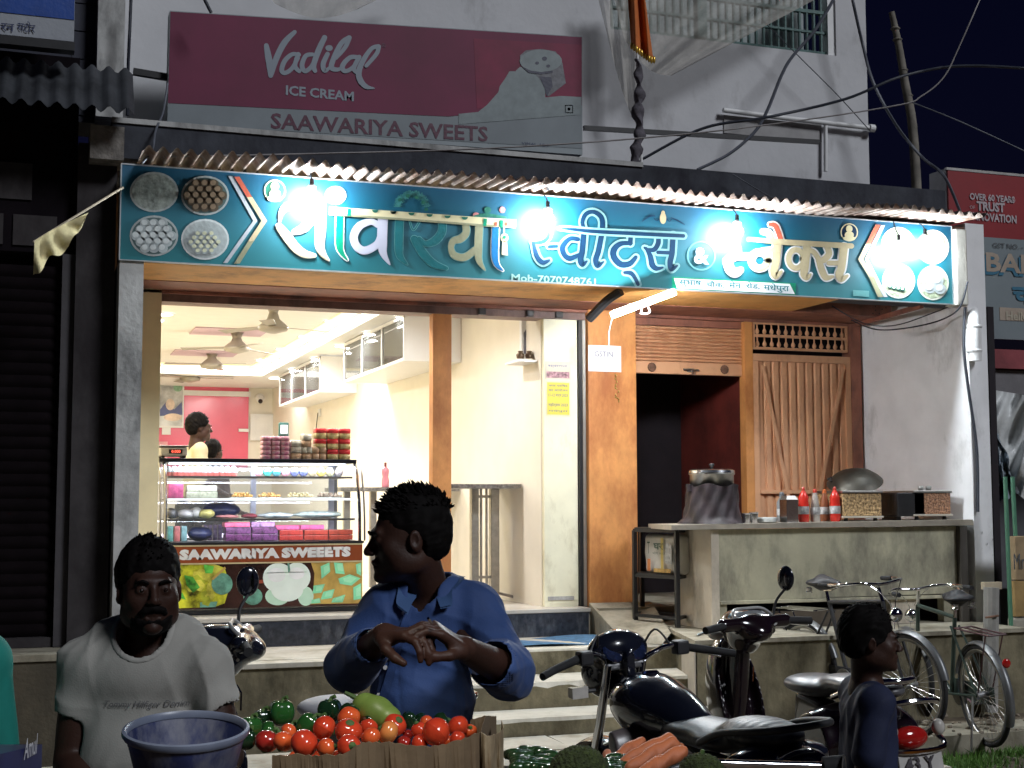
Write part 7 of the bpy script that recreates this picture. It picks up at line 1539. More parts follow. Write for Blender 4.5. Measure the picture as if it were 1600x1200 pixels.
def legs(root, hip, mat, w_=.09, z0=0.02, shoe=True, lean=0):
    S = LS(hip+[-.32, -.3, -hip[2]-.01], hip+[.32, .3, .16], .014)
    S.ell(hip+[0, .0, .02], (.17, .12, .12), None, 0)
    for x in (-1, 1): S.chain([hip+[w_*x, 0, -.02], hip+[w_*x*1.1, -.02, -hip[2]*.5], hip+[w_*x*1.15, .03, -hip[2]+.10]], [.09, .068, .052], .04); S.ell(hip+[w_*x*1.2, -.05, -hip[2]+.045], (.045, .12, .045), None, .02)
    return S.build('trousers', mat, root)
# ---------------------------------------------------------------- man in the blue shirt
D0 = 3.42
hc = LP(636, 838, 3.42); RB = face_R(math.radians(-76), math.radians(-4), math.radians(0)); sB = .885
bm = thing('person', 'man in bright blue shirt looking left with his hands together at his chest', 'person', tuple(toW([LP(655, 1100, 3.45)*[1, 1, 0]])[0]))
nk = LP(668, 928, 3.47); ls_, rs_ = LP(598, 962, 3.43), LP(742, 955, 3.46); le, re = LP(549, 1040, 3.33), LP(795, 1050, 3.34); lw, rw = LP(600, 992, 3.13), LP(728, 1015, 3.13)
S = LS(LP(500, 1150, 3.3)+[0, -.45, -.12], LP(840, 740, 3.4)+[0, .3, .05], .0042)
head(S, hc, RB, sB, nk, 1.06); S.ell(nk+[0, 0, -.06], (.09, .06, .05), None, .03); S.chain([le, lw], [.042, .027], .01); S.chain([re+[-.0, 0, 0], rw], [.045, .029], .01)
S.chain([nk+[0, .02, -.05], LP(660, 1100, 3.47)], [.06, .06], .03)
S.cap(nk+[-.03, 0, -.06], le, .05, .04, .02); S.cap(nk+[.03, 0, -.06], re, .05, .04, .02)
dl_ = nrm(LP(660, 992, 3.06)-lw); hand(S, lw, dl_, np.array([.25, -.1, -1.]), 1.0, -1, 1.02); hand(S, rw, nrm(LP(664, 972, 3.08)-rw), np.array([-.35, .15, -.9]), .85, 1, 1.02)
S.build('body', SKIN, bm, relax=1); eyes(bm, hc, RB, sB); hair(bm, hc, RB, sB, line=.050, spikes=620, seed=3, thick=.007, up=.0, side=-.008, spike_len=.022)
BLU = M('shirt_blue', (.028, .072, .23), .75, .12, 5, .05, 220, sheen=.15)
S = LS(LP(500, 1180, 3.3)+[0, -.40, -.1], LP(850, 860, 3.4)+[0, .34, .02], .005)
ct = LP(662, 1010, 3.46); S.box(ct+[0, .01, .0], (.118, .092, .19), None, .085, 0); S.ell(LP(666, 975, 3.46), (.140, .10, .10), None, .05); S.ell(LP(658, 1110, 3.45), (.128, .118, .14), None, .06)
S.cap(nk+[-.045, .01, -.045], ls_, .045, .066, .04); S.cap(nk+[.045, .01, -.045], rs_, .045, .066, .04); S.cap(ls_, le, .068, .060, .025); S.cap(rs_, re, .068, .064, .025)
S.cap(le, le+(lw-le)*.62, .064, .050, .022); S.cap(re, re+(rw-re)*.34, .070, .064, .022)
S.disp(folds(70, .0095, 5)); S.disp(folds(170, .0035, 9))
S.disp(lambda X, Y, Z: -.002*np.exp(-((X-(ct[0]-.045+(Z-ct[2])*-.12))/.016)**2)*(Y < ct[1])+.0022*np.exp(-((X-(ct[0]-.064+(Z-ct[2])*-.12))/.0025)**2)*(Y < ct[1]))
S.cap(le+(lw-le)*.60, lw+(lw-le)*.3, .040, .034, .004, 's'); S.cap(re+(rw-re)*.34, rw+(rw-re)*.3, .052, .040, .004, 's')
v0 = nk+[-.012, -.085, -.055]; S.chain([nk+[-.0, -.01, .05], nk+[-.008, -.06, -.005], v0], [.058, .038, .010], .008, 's')
bsh = S.build('shirt', BLU, bm, relax=1); bvb = bvh_of(bsh)
def collar(root, pts_in, pts_out, mat, th=.004, nm='collar'):
    n = len(pts_in); P, _ = cat([np.array(p) for p in pts_in], [0]*n, 5); Q, _ = cat([np.array(p) for p in pts_out], [0]*n, 5); b = MB(); m = len(P)
    for i in range(m): mid = (P[i]+Q[i])/2+np.array([0, 0, .006]); b.v += [P[i], mid, Q[i]]
    b.f = [(3*i+k, 3*i+3+k, 3*i+4+k, 3*i+1+k) for i in range(m-1) for k in (0, 1)]; k0 = len(b.v); b.v += [v-np.array([0, 0, th]) for v in b.v]; b.f += [tuple(reversed([q+k0 for q in f])) for f in b.f[:]]
    return lbuild(b, nm, mat, root, smooth=True)
cm_ = M('shirt_blue_collar', (.05, .11, .26), .75, .1, 5, .05, 220)
ro = ring_on(bvb, nk+[-.004, -.0, 0], .098, .098, 48, .008); ri_ = [nk+np.array([.064*math.cos(a)-.004, .062*math.sin(a), .030+.030*math.sin(a)]) for a in np.linspace(0, 2*math.pi, 48)]
st_i, en_i = 38, 33+48                                  # open at the front
seq = [k % 47 for k in range(st_i, en_i)]; tip = lambda k: 0
collar(bm, [ri_[k] for k in seq], [ro[k]+np.array([0, -.0, 0])+(nrm(ro[k]-nk)*np.array([.6, 1, 0])*(.035 if (j < 3 or j > len(seq)-4) else .0)) + np.array([0, 0, -.02 if (j < 3 or j > len(seq)-4) else 0]) for j, k in enumerate(seq)], cm_)
for x, y in ((631, 958), (620, 1000), (602, 1043), (592, 1086)):
    q_ = stick(bvb, x, y, .001)
    if q_ is not None: MB().lathe([(.0055, -.003), (.0055, .002)], q_, 10, tuple(-LY)).build('button', WHT, bm)
b = MB(); PL = [stick(bvb, 634-.30*(y-950), y, .0035) for y in range(948, 1125, 6)]; PR = [stick(bvb, 645-.28*(y-950), y, .0035) for y in range(948, 1125, 6)]
PP = [(a, c) for a, c in zip(PL, PR) if a is not None and c is not None]
if len(PP) > 3:
    for a, c in PP: b.v += [tuple(a), tuple(c)]
    b.f = [(2*i, 2*i+1, 2*i+3, 2*i+2) for i in range(len(PP)-1)]; b.build('placket', BLU, bm, smooth=True)
lbuild(MB().tube([LP(669, 966, 3.03), LP(675, 974, 3.05)], .0035, 6), 'pen', CHR, bm)
legs(bm, LP(660, 1200, 3.45)*[1, 1, 0]+[0, 0, .92], M('trousers_grey', (.05, .05, .055), .8))
# ---------------------------------------------------------------- man in the white T-shirt
hc = LP(233, 918, 3.42); RWh = face_R(math.radians(22), math.radians(2)); sW = .90
wm = thing('person', 'man in a white printed T-shirt with moustache facing the street behind the blue bowl', 'person', tuple(toW([LP(225, 1100, 3.45)*[1, 1, 0]])[0]))
nk = LP(232, 1003, 3.47); ls_, rs_ = LP(133, 1040, 3.45), LP(322, 1040, 3.45); le, re = LP(110, 1190, 3.42), LP(352, 1180, 3.40)
S = LS(LP(60, 1260, 3.3)+[0, -.5, -.12], LP(400, 830, 3.4)+[0, .25, .03], .0044)
head(S, hc, RWh, sW, nk, 1.08); S.ell(nk+[0, 0, -.05], (.09, .06, .05), None, .03); S.cap(nk+[0, .01, -.05], LP(225, 1180, 3.48), .06, .06, .03)
lw, rw = LP(150, 1290, 3.15), LP(318, 1262, 3.12); S.cap(nk+[-.03, 0, -.06], ls_, .05, .05, .02); S.cap(nk+[.03, 0, -.06], rs_, .05, .05, .02); S.chain([ls_, le, lw], [.052, .043, .028], .012); S.chain([rs_, re, rw], [.052, .043, .028], .012)
hand(S, lw, np.array([.3, -1, -.1]), np.array([0, 0, -1.]), .5, -1); hand(S, rw, np.array([-.3, -1, -.1]), np.array([0, 0, -1.]), .5, 1)
S.build('body', SKIN, wm, relax=1); eyes(wm, hc, RWh, sW); hair(wm, hc, RWh, sW, line=.046, seed=11, thick=.014, lump=.005, side=.0, up=.004, spikes=260, spike_len=.016)
q = lambda x, y, z: hc+RWh@(np.array([x, y, z])*sW)
S = LS(hc-.16, hc+.16, .004); S.chain([q(-.036, .086, -.068), q(-.022, .097, -.058), q(0, .103, -.053)], [.005, .009, .0105], .003); S.chain([q(.036, .086, -.068), q(.022, .097, -.058), q(0, .103, -.053)], [.005, .009, .0105], .003); S.disp(lambda X, Y, Z: wob(X, Y, Z, 400, .0012, 2)); S.build('moustache', HAIR, wm)
S = LS(hc-.18, hc+.16, .004); S.ell(q(0, .036, -.075), np.array([.062, .064, .056])*sW, RWh, 0); S.ell(q(0, .05, -.03), np.array([.066, .08, .062])*sW, RWh, .01, 's'); S.ell(q(0, .11, -.073), np.array([.024, .03, .009])*sW, RWh, .003, 's'); S.disp(lambda X, Y, Z: wob(X, Y, Z, 380, .0016, 7)); S.build('dark_jaw', HAIR, wm)  # dark shell around the jaw, open at the mouth
TEE = M('tshirt_white', (.37, .36, .33), .85, .06, 5, .05, 260)
S = LS(LP(60, 1290, 3.3)+[0, -.30, -.1], LP(400, 960, 3.4)+[0, .32, .03], .005)
ct = LP(226, 1110, 3.46); S.box(ct+[0, .01, .02], (.155, .09, .22), None, .085, 0); S.ell(LP(228, 1050, 3.46), (.175, .10, .09), None, .05); S.ell(LP(226, 1180, 3.45), (.165, .12, .14), None, .06)
S.cap(nk+[-.05, .01, -.035], ls_, .045, .068, .045); S.cap(nk+[.05, .01, -.035], rs_, .045, .068, .045); S.cap(ls_, LP(120, 1108, 3.44), .068, .066, .03); S.cap(rs_, LP(335, 1095, 3.43), .068, .066, .03)
S.disp(folds(62, .0105, 21, .2)); S.disp(folds(150, .0035, 23))
S.cut(LP(112, 1128, 3.44), nrm(LP(112, 1128, 3.44)-ls_)*.0+np.array([-.0, 0, -1]), 0) if False else None
S.cap(LP(113, 1135, 3.44), LP(103, 1230, 3.42), .066, .062, .004, 's'); S.cap(LP(347, 1122, 3.43), LP(360, 1225, 3.4), .066, .062, .004, 's')
F0 = S.F.copy(); S.F[:] = .5; S.ell(nk+[0, -.035, .022], (.070, .085, .075), None, 0); FH = S.F.copy(); BF = np.maximum(np.abs(FH-.004)-.007, np.maximum(F0-.0035, -(F0+.014))); S.F = np.maximum(F0, -FH)
tee = S.build('tshirt', TEE, wm, relax=1)
S.F = BF.astype(np.float32); S.build('neckband', M('tshirt_rib', (.40, .39, .36), .8, .05, 5, .05, 300), wm, relax=1)
from mathutils.bvhtree import BVHTree
def wrap_text(s_, p0, wid, hei, target, mat, parent, push=.003, **k):
    V, F = textmesh(s_, **k); lo = V.min(0); hi = V.max(0); me = target.data; og = org(target.parent)
    bv = BVHTree.FromPolygons([tuple(np.array(v.co)+og) for v in me.vertices], [tuple(p.vertices) for p in me.polygons]); W_ = []
    for v in V:
        pl_ = p0+np.array([(v[0]-lo[0])/(hi[0]-lo[0])*wid, -.6, (v[1]-lo[1])/(hi[1]-lo[1])*hei]); o_ = toW([pl_])[0]; h = bv.ray_cast(Vector(o_), Vector(LY), 2.0)
        W_.append((np.array(h[0])-LY*push) if h[0] is not None else o_+LY*.5)
    return meshobj('lettering', W_, F, mat, parent)
try:
    wrap_text('Tommy Hilfiger Denim', LP(160, 1110, 3.35), .20, .021, tee, M('tee_ink', (.17, .17, .18), .7), wm, shear=.35, bold=0, push=.004)
except Exception as e: print('tee text', e)
legs(wm, LP(226, 1200, 3.46)*[1, 1, 0]+[0, 0, .86], M('trousers_dark', (.03, .03, .035), .8))
# ---------------------------------------------------------------- child walking past in front of the motorcycles
hc = LP(1362, 1000, 4.6); RC = face_R(math.radians(82)); sC = .82
cm = thing('person', 'child with thick dark hair and navy shirt walking right before the red scooter', 'person', tuple(toW([LP(1355, 1150, 4.6)*[1, 1, 0]])[0]))
nk = LP(1354, 1062, 4.62); S = LS(LP(1280, 1330, 4.5)+[0, -.35, -.05], LP(1430, 930, 4.6)+[.03, .35, .05], .0055)
head(S, hc, RC, sC, nk, 1.0); ls_, rs_ = nk+[.0, -.115, -.06], nk+[.0, .115, -.06]; S.cap(nk+[0, -.02, -.04], ls_, .045, .045, .03); S.cap(nk+[0, .02, -.04], rs_, .045, .045, .03); S.cap(nk+[0, 0, -.05], nk+[0, 0, -.40], .055, .06, .03)
for a, e_, w_, sg in ((ls_, nk+[-.05, -.15, -.27], nk+[.05, -.14, -.44], 1), (rs_, nk+[.04, .15, -.27], nk+[.11, .15, -.42], -1)): S.chain([a, e_, w_], [.040, .032, .021], .01); hand(S, w_, w_-e_, np.array([0, -sg*1., 0]), .6, sg, .75)
S.build('body', SKIN, cm); eyes(cm, hc, RC, sC); hair(cm, hc, RC, sC, line=.045, seed=31, thick=.016, lump=.006, side=-.02, up=.006, spikes=260, spike_len=.016)
S = LS(LP(1280, 1330, 4.5)+[0, -.35, -.05], LP(1430, 1030, 4.6)+[.05, .35, .03], .0065); S.box(nk+[0, 0, -.24], (.085, .12, .21), None, .07, 0); S.cap(nk+[0, -.03, -.035], ls_, .045, .062, .04); S.cap(nk+[0, .03, -.035], rs_, .045, .062, .04)
S.cap(ls_, nk+[-.035, -.145, -.22], .060, .056, .02); S.cap(rs_, nk+[.03, .145, -.22], .060, .056, .02); S.disp(folds(75, .008, 8)); S.ell(nk+[.0, 0, .035], (.050, .050, .055), None, .005, 's')
S.build('shirt', M('shirt_navy', (.008, .014, .05), .8, .15, 6, .05, 200), cm); legs(cm, nk*[1, 1, 0]+[0, 0, nk[2]-.46], M('shorts_dark', (.02, .02, .03), .8), .06)
# ---------------------------------------------------------------- shopkeeper, second figure, figure at the left edge
def simple_person(label, px_, py_, D, yaw, s, shirt, hseed, nkdy=.165, wid=.19, legm=None, z0=.83, arm=(.06, -.12)):
    hc = LP(px_, py_, D); R = face_R(yaw); t = thing('person', label, 'person', tuple(toW([hc*[1, 1, 0]+[0, 0, z0]])[0])); nk = hc+[0, 0, -nkdy*s]-R[:, 1]*.03
    sd_ = R[:, 0]; S = LS(hc+[-.42, -.42, -.95], hc+[.42, .42, .16], .009); head(S, hc, R, s, nk, 1.02); L_, R_ = nk+sd_*wid*-.85+[0, 0, -.05], nk+sd_*wid*.85+[0, 0, -.05]
    S.cap(L_, R_, .05, .05, .02); S.cap(nk, nk+[0, 0, -.5], .06, .07, .03); fw = R[:, 1]
    A_ = []
    for a, sg in ((L_, -1), (R_, 1)):
        e_ = a+sd_*sg*arm[0]+[0, 0, -.27]; w_ = e_+fw*.20+[0, 0, arm[1]]; A_.append((a, e_, w_)); S.chain([a, e_, w_], [.048, .04, .027], .012); hand(S, w_, fw+[0, 0, arm[1]], np.array([0, 0, -1.]), .5, -sg, 1)
    S.build('body', SKIN, t); eyes(t, hc, R, s); hair(t, hc, R, s, seed=hseed, thick=.018, spikes=80)
    S = LS(hc+[-.42, -.42, -.95], hc+[.42, .42, .0], .009); S.box(nk+[0, 0, -.30], (wid*.72, .10, .24), np.stack([sd_, fw, [0, 0, 1.]], 1), .08, 0)
    for a, e_, w_ in A_: S.cap(nk+[0, 0, -.045], a, .055, .07, .04); S.cap(a, e_, .07, .058, .02); S.cap(e_, e_+(w_-e_)*.15, .058, .055, .02)
    S.disp(folds(60, .007, hseed)); S.ell(nk+fw*.04+[0, 0, .03], (.06, .06, .07), None, .005, 's')
    for a, e_, w_ in A_: S.cap(e_+(w_-e_)*.2, w_, .052, .045, .003, 's')
    S.build('shirt', shirt, t); hp = nk*[1, 1, 0]+[0, 0, nk[2]-.55]; hz = hp[2]-z0
    Sg = LS(hp+[-.3, -.3, -hz-.01], hp+[.3, .3, .14], .016); Sg.ell(hp, (.16, .12, .12), None, 0)
    for x in (-1, 1): Sg.chain([hp+[.09*x, 0, -.02], hp+[.1*x, 0, -hz*.5], hp+[.1*x, .02, -hz+.08]], [.09, .068, .05], .04); Sg.ell(hp+[.1*x, -.05, -hz+.045], (.045, .12, .045), None, .02)
    Sg.build('trousers', legm or M('trousers_dark', (.03, .03, .035), .8), t); return t
simple_person('shopkeeper in a cream shirt seen in profile behind the display case', 312, 668, 12.6, math.radians(115), .98, M('shirt_cream', (.62, .55, .36), .8, .06, 6, .05), 41)
simple_person('small figure with dark hair behind the shopkeeper, mostly hidden by the case', 334, 706, 13.6, math.radians(150), .9, M('shirt_brown', (.07, .04, .04), .8), 43, z0=.83, wid=.15)
simple_person('person in a teal shirt cut off by the left edge of the frame', -118, 900, 3.1, math.radians(60), .95, M('shirt_teal', (.01, .23, .19), .8, .15, 6, .05), 47, z0=0.02, wid=.21)
# ================================================================== VEGETABLE STALL IN THE FOREGROUND
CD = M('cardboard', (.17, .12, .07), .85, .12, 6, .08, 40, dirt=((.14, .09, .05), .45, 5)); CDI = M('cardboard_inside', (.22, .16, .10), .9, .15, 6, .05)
st = thing('vegetable_cart', 'wooden vegetable cart with plank top at the front of the picture', 'cart', tuple(toW([[-.3, 2.75, 0]])[0]))
zt_ = 1.02; wood = M('cart_wood', (.10, .07, .045), .85, .3, 6, .15)
for i in range(8):
    y0 = 2.22+.125*i; b = MB().box((-1.3, y0, zt_-.03), (1.12, y0+.118, zt_)); lbuild(b, 'plank', wood, st)
for x in (-1.2, 1.0):
    for y in (2.3, 3.1): b = MB().box((x-.03, y-.03, .02), (x+.03, y+.03, zt_-.031)); lbuild(b, 'leg', wood, st)
# tomatoes
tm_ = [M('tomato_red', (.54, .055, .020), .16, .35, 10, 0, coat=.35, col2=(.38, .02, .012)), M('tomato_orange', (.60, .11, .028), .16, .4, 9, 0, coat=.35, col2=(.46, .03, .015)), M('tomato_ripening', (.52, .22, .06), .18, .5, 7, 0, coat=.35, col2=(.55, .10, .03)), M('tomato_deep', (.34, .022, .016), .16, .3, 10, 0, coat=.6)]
stemm = M('stem_green', (.06, .12, .03), .7)
def tomato(px_, py_, r_px, D, kind, label, fill=False):
    c = LP(px_, py_, D); r = r_px/FPX*D; R = rot(rng.randn(3), rng.randn(3)); asp = rng.uniform(.82, .97); b = MB()
    def f(u, v):
        th = math.pi*v; ph = 2*math.pi*u; rr = r*(1+.025*math.cos(5*ph)*math.sin(th)); k = 1-.16*math.exp(-(th/.35)**2)
        return c+R@np.array([rr*math.sin(th)*math.cos(ph), rr*math.sin(th)*math.sin(ph), rr*asp*math.cos(th)*k])
    b.grid(f, 24, 16); t = lbuild(b, 'tomato', tm_[kind], None, smooth=True, orig=toW([c])[0]); tag(t, label, 'tomato', 'tomatoes heaped in the cardboard box')
    if not fill:
        s = MB().lathe([(.004, 0), (.012*r/.035, .002), (.002, .006)], c+R@np.array([0, 0, r*asp*.83]), 7, R@np.array([0, 0, 1.])); lbuild(s, 'calyx', stemm, t)
    return t
Z1 = lambda x, y, r: (370+x/6.4, 1020+y/6.4, r/6.4); Z2 = lambda x, y, r: (600+x/6.4, 1020+y/6.4, r/6.4)
TT = [(Z1(300, 885, 122), 2.80, 3, 'deep red tomato at the far left of the heap beside the blue bowl'), (Z1(468, 885, 108), 2.76, 1, 'upright orange red tomato second from the left in the front row'), (Z1(515, 790, 84), 2.92, 1, 'small tomato peeping out behind the second front one'),
      (Z1(675, 905, 142), 2.72, 0, 'large broad red tomato in the front row left of centre'), (Z1(872, 750, 122), 2.90, 0, 'tall red tomato standing left of the biggest middle one'), (Z1(1122, 655, 118), 2.98, 1, 'tomato on top at the back below the bottle gourd'),
      (Z1(1118, 785, 138), 2.84, 0, 'biggest red tomato in the middle of the heap'), (Z1(895, 950, 98), 2.70, 1, 'orange red tomato in front, under the tall one'), (Z1(1122, 935, 122), 2.70, 0, 'wide flat lit tomato at the front edge of the box'),
      (Z1(1318, 745, 92), 2.92, 0, 'plain red tomato right of the biggest one'), (Z1(1342, 845, 104), 2.80, 1, 'tomato with a yellowish right cheek at the front edge'), (Z2(40, 795, 118), 2.84, 2, 'pale yellow orange half ripe tomato'),
      (Z2(110, 722, 118), 2.95, 0, 'oval red tomato behind the pale half ripe one'), (Z2(240, 822, 56), 2.95, 3, 'small dark tomato sunk right of the half ripe one'), (Z2(198, 900, 72), 2.85, 3, 'dim tomato half hidden by the box rim, left'), (Z2(352, 905, 88), 2.84, 0, 'tomato with flat top at the box rim right of centre'),
      (Z2(352, 772, 84), 2.92, 0, 'round tomato touching the big right hand one'), (Z2(425, 705, 82), 3.02, 1, 'orange tomato at the back of the right hand group'), (Z2(520, 792, 142), 2.84, 0, 'big round tomato in the right hand group'),
      (Z2(738, 735, 110), 2.98, 0, 'egg shaped tomato standing at the right of the box'), (Z2(738, 862, 80), 2.88, 0, 'low tomato near the right end of the rim'), (Z2(862, 785, 72), 2.99, 1, 'last tomato at the right end by the torn flap'), (Z2(645, 885, 60), 2.90, 1, 'little orange tomato wedged by the right rim')]
for (x, y, r), D, k, lb in TT: tomato(x, y, r, D, k, lb)
for k in range(26): tomato(440+12.5*k+rng.uniform(-4, 4), 1190+rng.uniform(-6, 8), rng.uniform(15, 18), 2.86+rng.uniform(-.03, .08), int(rng.randint(0, 2)), 'tomato half buried in the lower layer of the heap', True)
# cardboard box
cb = thing('cardboard_box', 'torn brown cardboard box holding the heap of tomatoes', 'box', tuple(toW([LP(600, 1250, 2.7)*[1, 1, 0]+[0, 0, zt_]])[0]))
top = [(425, 1180, 2.64), (470, 1179, 2.64), (503, 1180, 2.63), (540, 1176, 2.63), (565, 1160, 2.66), (600, 1160, 2.68), (650, 1166, 2.69), (690, 1163, 2.72), (725, 1153, 2.74), (751, 1144, 2.78)]
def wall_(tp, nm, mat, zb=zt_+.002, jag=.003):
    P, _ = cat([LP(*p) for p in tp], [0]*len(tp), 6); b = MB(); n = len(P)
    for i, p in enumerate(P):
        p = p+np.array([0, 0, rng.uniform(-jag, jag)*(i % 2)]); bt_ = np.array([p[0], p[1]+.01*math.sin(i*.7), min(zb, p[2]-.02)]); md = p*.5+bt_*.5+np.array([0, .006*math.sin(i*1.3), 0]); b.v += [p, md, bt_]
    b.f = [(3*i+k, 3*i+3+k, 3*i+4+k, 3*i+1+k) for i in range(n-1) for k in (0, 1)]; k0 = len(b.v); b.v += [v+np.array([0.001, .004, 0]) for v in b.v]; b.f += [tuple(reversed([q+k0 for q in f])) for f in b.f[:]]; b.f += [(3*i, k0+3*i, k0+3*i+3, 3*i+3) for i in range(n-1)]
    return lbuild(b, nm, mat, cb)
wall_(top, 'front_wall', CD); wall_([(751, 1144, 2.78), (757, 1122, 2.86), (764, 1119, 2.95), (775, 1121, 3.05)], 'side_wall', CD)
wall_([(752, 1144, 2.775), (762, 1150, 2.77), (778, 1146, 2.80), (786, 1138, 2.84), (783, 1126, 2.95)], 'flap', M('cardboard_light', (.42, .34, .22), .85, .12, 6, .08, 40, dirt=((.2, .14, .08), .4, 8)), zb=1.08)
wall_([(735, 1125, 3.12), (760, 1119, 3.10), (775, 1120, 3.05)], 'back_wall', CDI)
b = MB(); b.add([LP(420, 1235, 2.66), LP(780, 1215, 2.80), LP(760, 1180, 3.1), LP(440, 1180, 3.1)], [(0, 1, 2, 3)]); lbuild(b, 'box_floor', CDI, cb)
# capsicums
cgm = M('capsicum_green', (.018, .085, .018), .12, .3, 8, 0, coat=.8); cgd = M('capsicum_dark_shaded', (.008, .030, .012), .14, .3, 8, 0, coat=.8)  # darker copy also puts shade into the colour of tucked-in capsicums
def capsicum(px_, py_, w_, D, mat, lb, el=.95, ax_=(0, 0, 1)):
    c = LP(px_, py_, D); r = w_/2/FPX*D; R = rot(np.cross(ax_, [1, .1, 0]), ax_); ph0 = rng.rand()*6; b = MB()
    def f(u, v):
        th = math.pi*v; ph = 2*math.pi*u; k = 1+.09*math.cos(4*ph+ph0); rr = r*math.sin(th)**.75*k*(1-.12*v); z = r*el*math.cos(th)-r*.28*math.exp(-(th/.4)**2)*(1-.5*math.cos(4*ph+ph0)); return c+R@np.array([rr*math.cos(ph), rr*math.sin(ph), z])
    b.grid(f, 40, 20); t = lbuild(b, 'capsicum', mat, None, smooth=True, orig=toW([c])[0]); tag(t, lb, 'capsicum', 'green capsicums behind the tomatoes')
    lbuild(MB().tube([c+R@np.array([0, 0, r*el*.6]), c+R@np.array([.004, .004, r*el*1.0]), c+R@np.array([.012, 0, r*el*1.12])], [.006, .0045, .005], 8), 'stalk', stemm, t)
capsicum(440, 1113, 44, 3.05, cgm, 'tall green capsicum standing against the black scooter seat'); capsicum(481, 1134, 38, 2.95, cgm, 'green capsicum right behind the leftmost tomatoes', 1.1, (.5, 0, .8)); capsicum(392, 1136, 36, 2.9, cgm, 'green capsicum next to the rim of the blue bowl'); capsicum(420, 1142, 30, 2.84, cgm, 'small lying green capsicum above the far left tomato', .8, (.9, 0, .3))
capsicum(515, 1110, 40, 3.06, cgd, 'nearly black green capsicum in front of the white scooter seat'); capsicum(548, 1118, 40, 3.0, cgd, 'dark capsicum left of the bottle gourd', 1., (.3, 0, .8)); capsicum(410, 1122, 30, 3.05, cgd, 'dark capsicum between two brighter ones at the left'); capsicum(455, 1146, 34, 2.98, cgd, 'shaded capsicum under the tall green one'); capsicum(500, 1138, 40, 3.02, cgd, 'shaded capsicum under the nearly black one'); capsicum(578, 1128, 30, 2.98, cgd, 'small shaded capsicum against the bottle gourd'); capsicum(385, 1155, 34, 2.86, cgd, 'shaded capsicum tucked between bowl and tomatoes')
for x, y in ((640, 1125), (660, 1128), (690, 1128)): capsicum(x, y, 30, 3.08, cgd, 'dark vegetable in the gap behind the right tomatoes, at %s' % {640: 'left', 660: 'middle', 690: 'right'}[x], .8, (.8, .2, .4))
a_, b_ = LP(571, 1104, 3.02), LP(606, 1124, 2.98); S = LS(np.minimum(a_, b_)-.07, np.maximum(a_, b_)+.07, .004); S.chain([a_, a_*.5+b_*.5, b_], [.030, .034, .030], .01); o = S.build('bottle_gourd', M('gourd_green', (.17, .26, .055), .4, .15, 14, .02), None, relax=2); tag(o, 'pale green bottle gourd leaning against the blue shirted man', 'gourd'); lbuild(MB().tube([a_+[-.02, 0, .018], a_+[-.045, 0, .03]], [.006, .004], 8), 'stalk', stemm, o)
# blue bowl
bc = LP(291, 1142, 2.72); bw = thing('plastic_bowl', 'blue round plastic bowl with wide grey rim at the bottom left', 'bowl', tuple(toW([bc-[0, 0, .13]])[0])); PB = M('bowl_blue', (.025, .038, .13), .45, .3, 9, .04, 20, dirt=((.16, .17, .22), .5, 14)); rr = 93/FPX*2.72
tl_ = nrm(np.array([.03, -.13, 1.])); smoothshade(lbuild(MB().lathe([(.62*rr, -.15), (.70*rr, -.14), (.93*rr, -.03), (.99*rr, -.006), (.985*rr, -.004), (.915*rr, -.03), (.68*rr, -.135), (0, -.138)], bc, 48, tl_, cap=False), 'bowl_body', PB, bw), 50)
smoothshade(lbuild(MB().lathe([(.965*rr, -.006), (1.02*rr, -.008), (1.055*rr, -.002), (1.045*rr, .006), (1.0*rr, .008), (.965*rr, .003), (.965*rr, -.006)], bc, 48, tl_, cap=False), 'rim', M('rim_greyblue', (.16, .19, .27), .35, .15, 8, .02), bw), 60)
# right hand produce
jk = M('rind_dark_green', (.035, .055, .012), .9, .4, 60, .6, 120); 
for (x, y, r, D, lb) in ((905, 1212, 49, 2.75, 'round dark green rough skinned fruit at the bottom centre'), (1096, 1214, 38, 2.7, 'smaller round rough green fruit beside the handlebar')):
    c = LP(x, y, D); R_ = r/FPX*D; S = LS(c-R_*1.3, c+R_*1.3, .0022 if r < 40 else .0026); S.ell(c, (R_, R_, R_*.97), None, 0); S.disp(lambda X, Y, Z: wob(X, Y, Z, 900, .0022, 3)+wob(X, Y, Z, 60, .0018, 5)); o = S.build('rough_fruit', jk, None, relax=0); tag(o, lb, 'fruit'); lbuild(MB().tube([c+[0, 0, R_*.9], c+[.004, 0, R_*1.1]], .004, 6), 'stalk', stemm, o) if r < 40 else None
crt = M('carrot_orange', (.46, .14, .055), .6, .2, 10, .08, 60, dirt=((.26, .09, .05), .4, 14))
cl_ = [((948, 1178), (958, 1198), 8, 3.1, 'short upright orange root at the left of the pile'), ((1000, 1163), (962, 1186), 11, 2.98, 'thick orange root with a blunt end, back left'), ((1046, 1156), (975, 1192), 12, 2.92, 'longest orange root lying across the top'), ((1050, 1163), (985, 1200), 12, 2.86, 'orange root lying along the long one'), ((1064, 1176), (1000, 1212), 11, 2.80, 'orange root at the front near the handlebar'), ((1010, 1178), (968, 1200), 9, 2.9, 'orange root tucked in the middle'), ((1035, 1190), (985, 1222), 12, 2.78, 'low orange root under the others'), ((1060, 1168), (1010, 1190), 8, 2.95, 'thin orange root at the right side')]
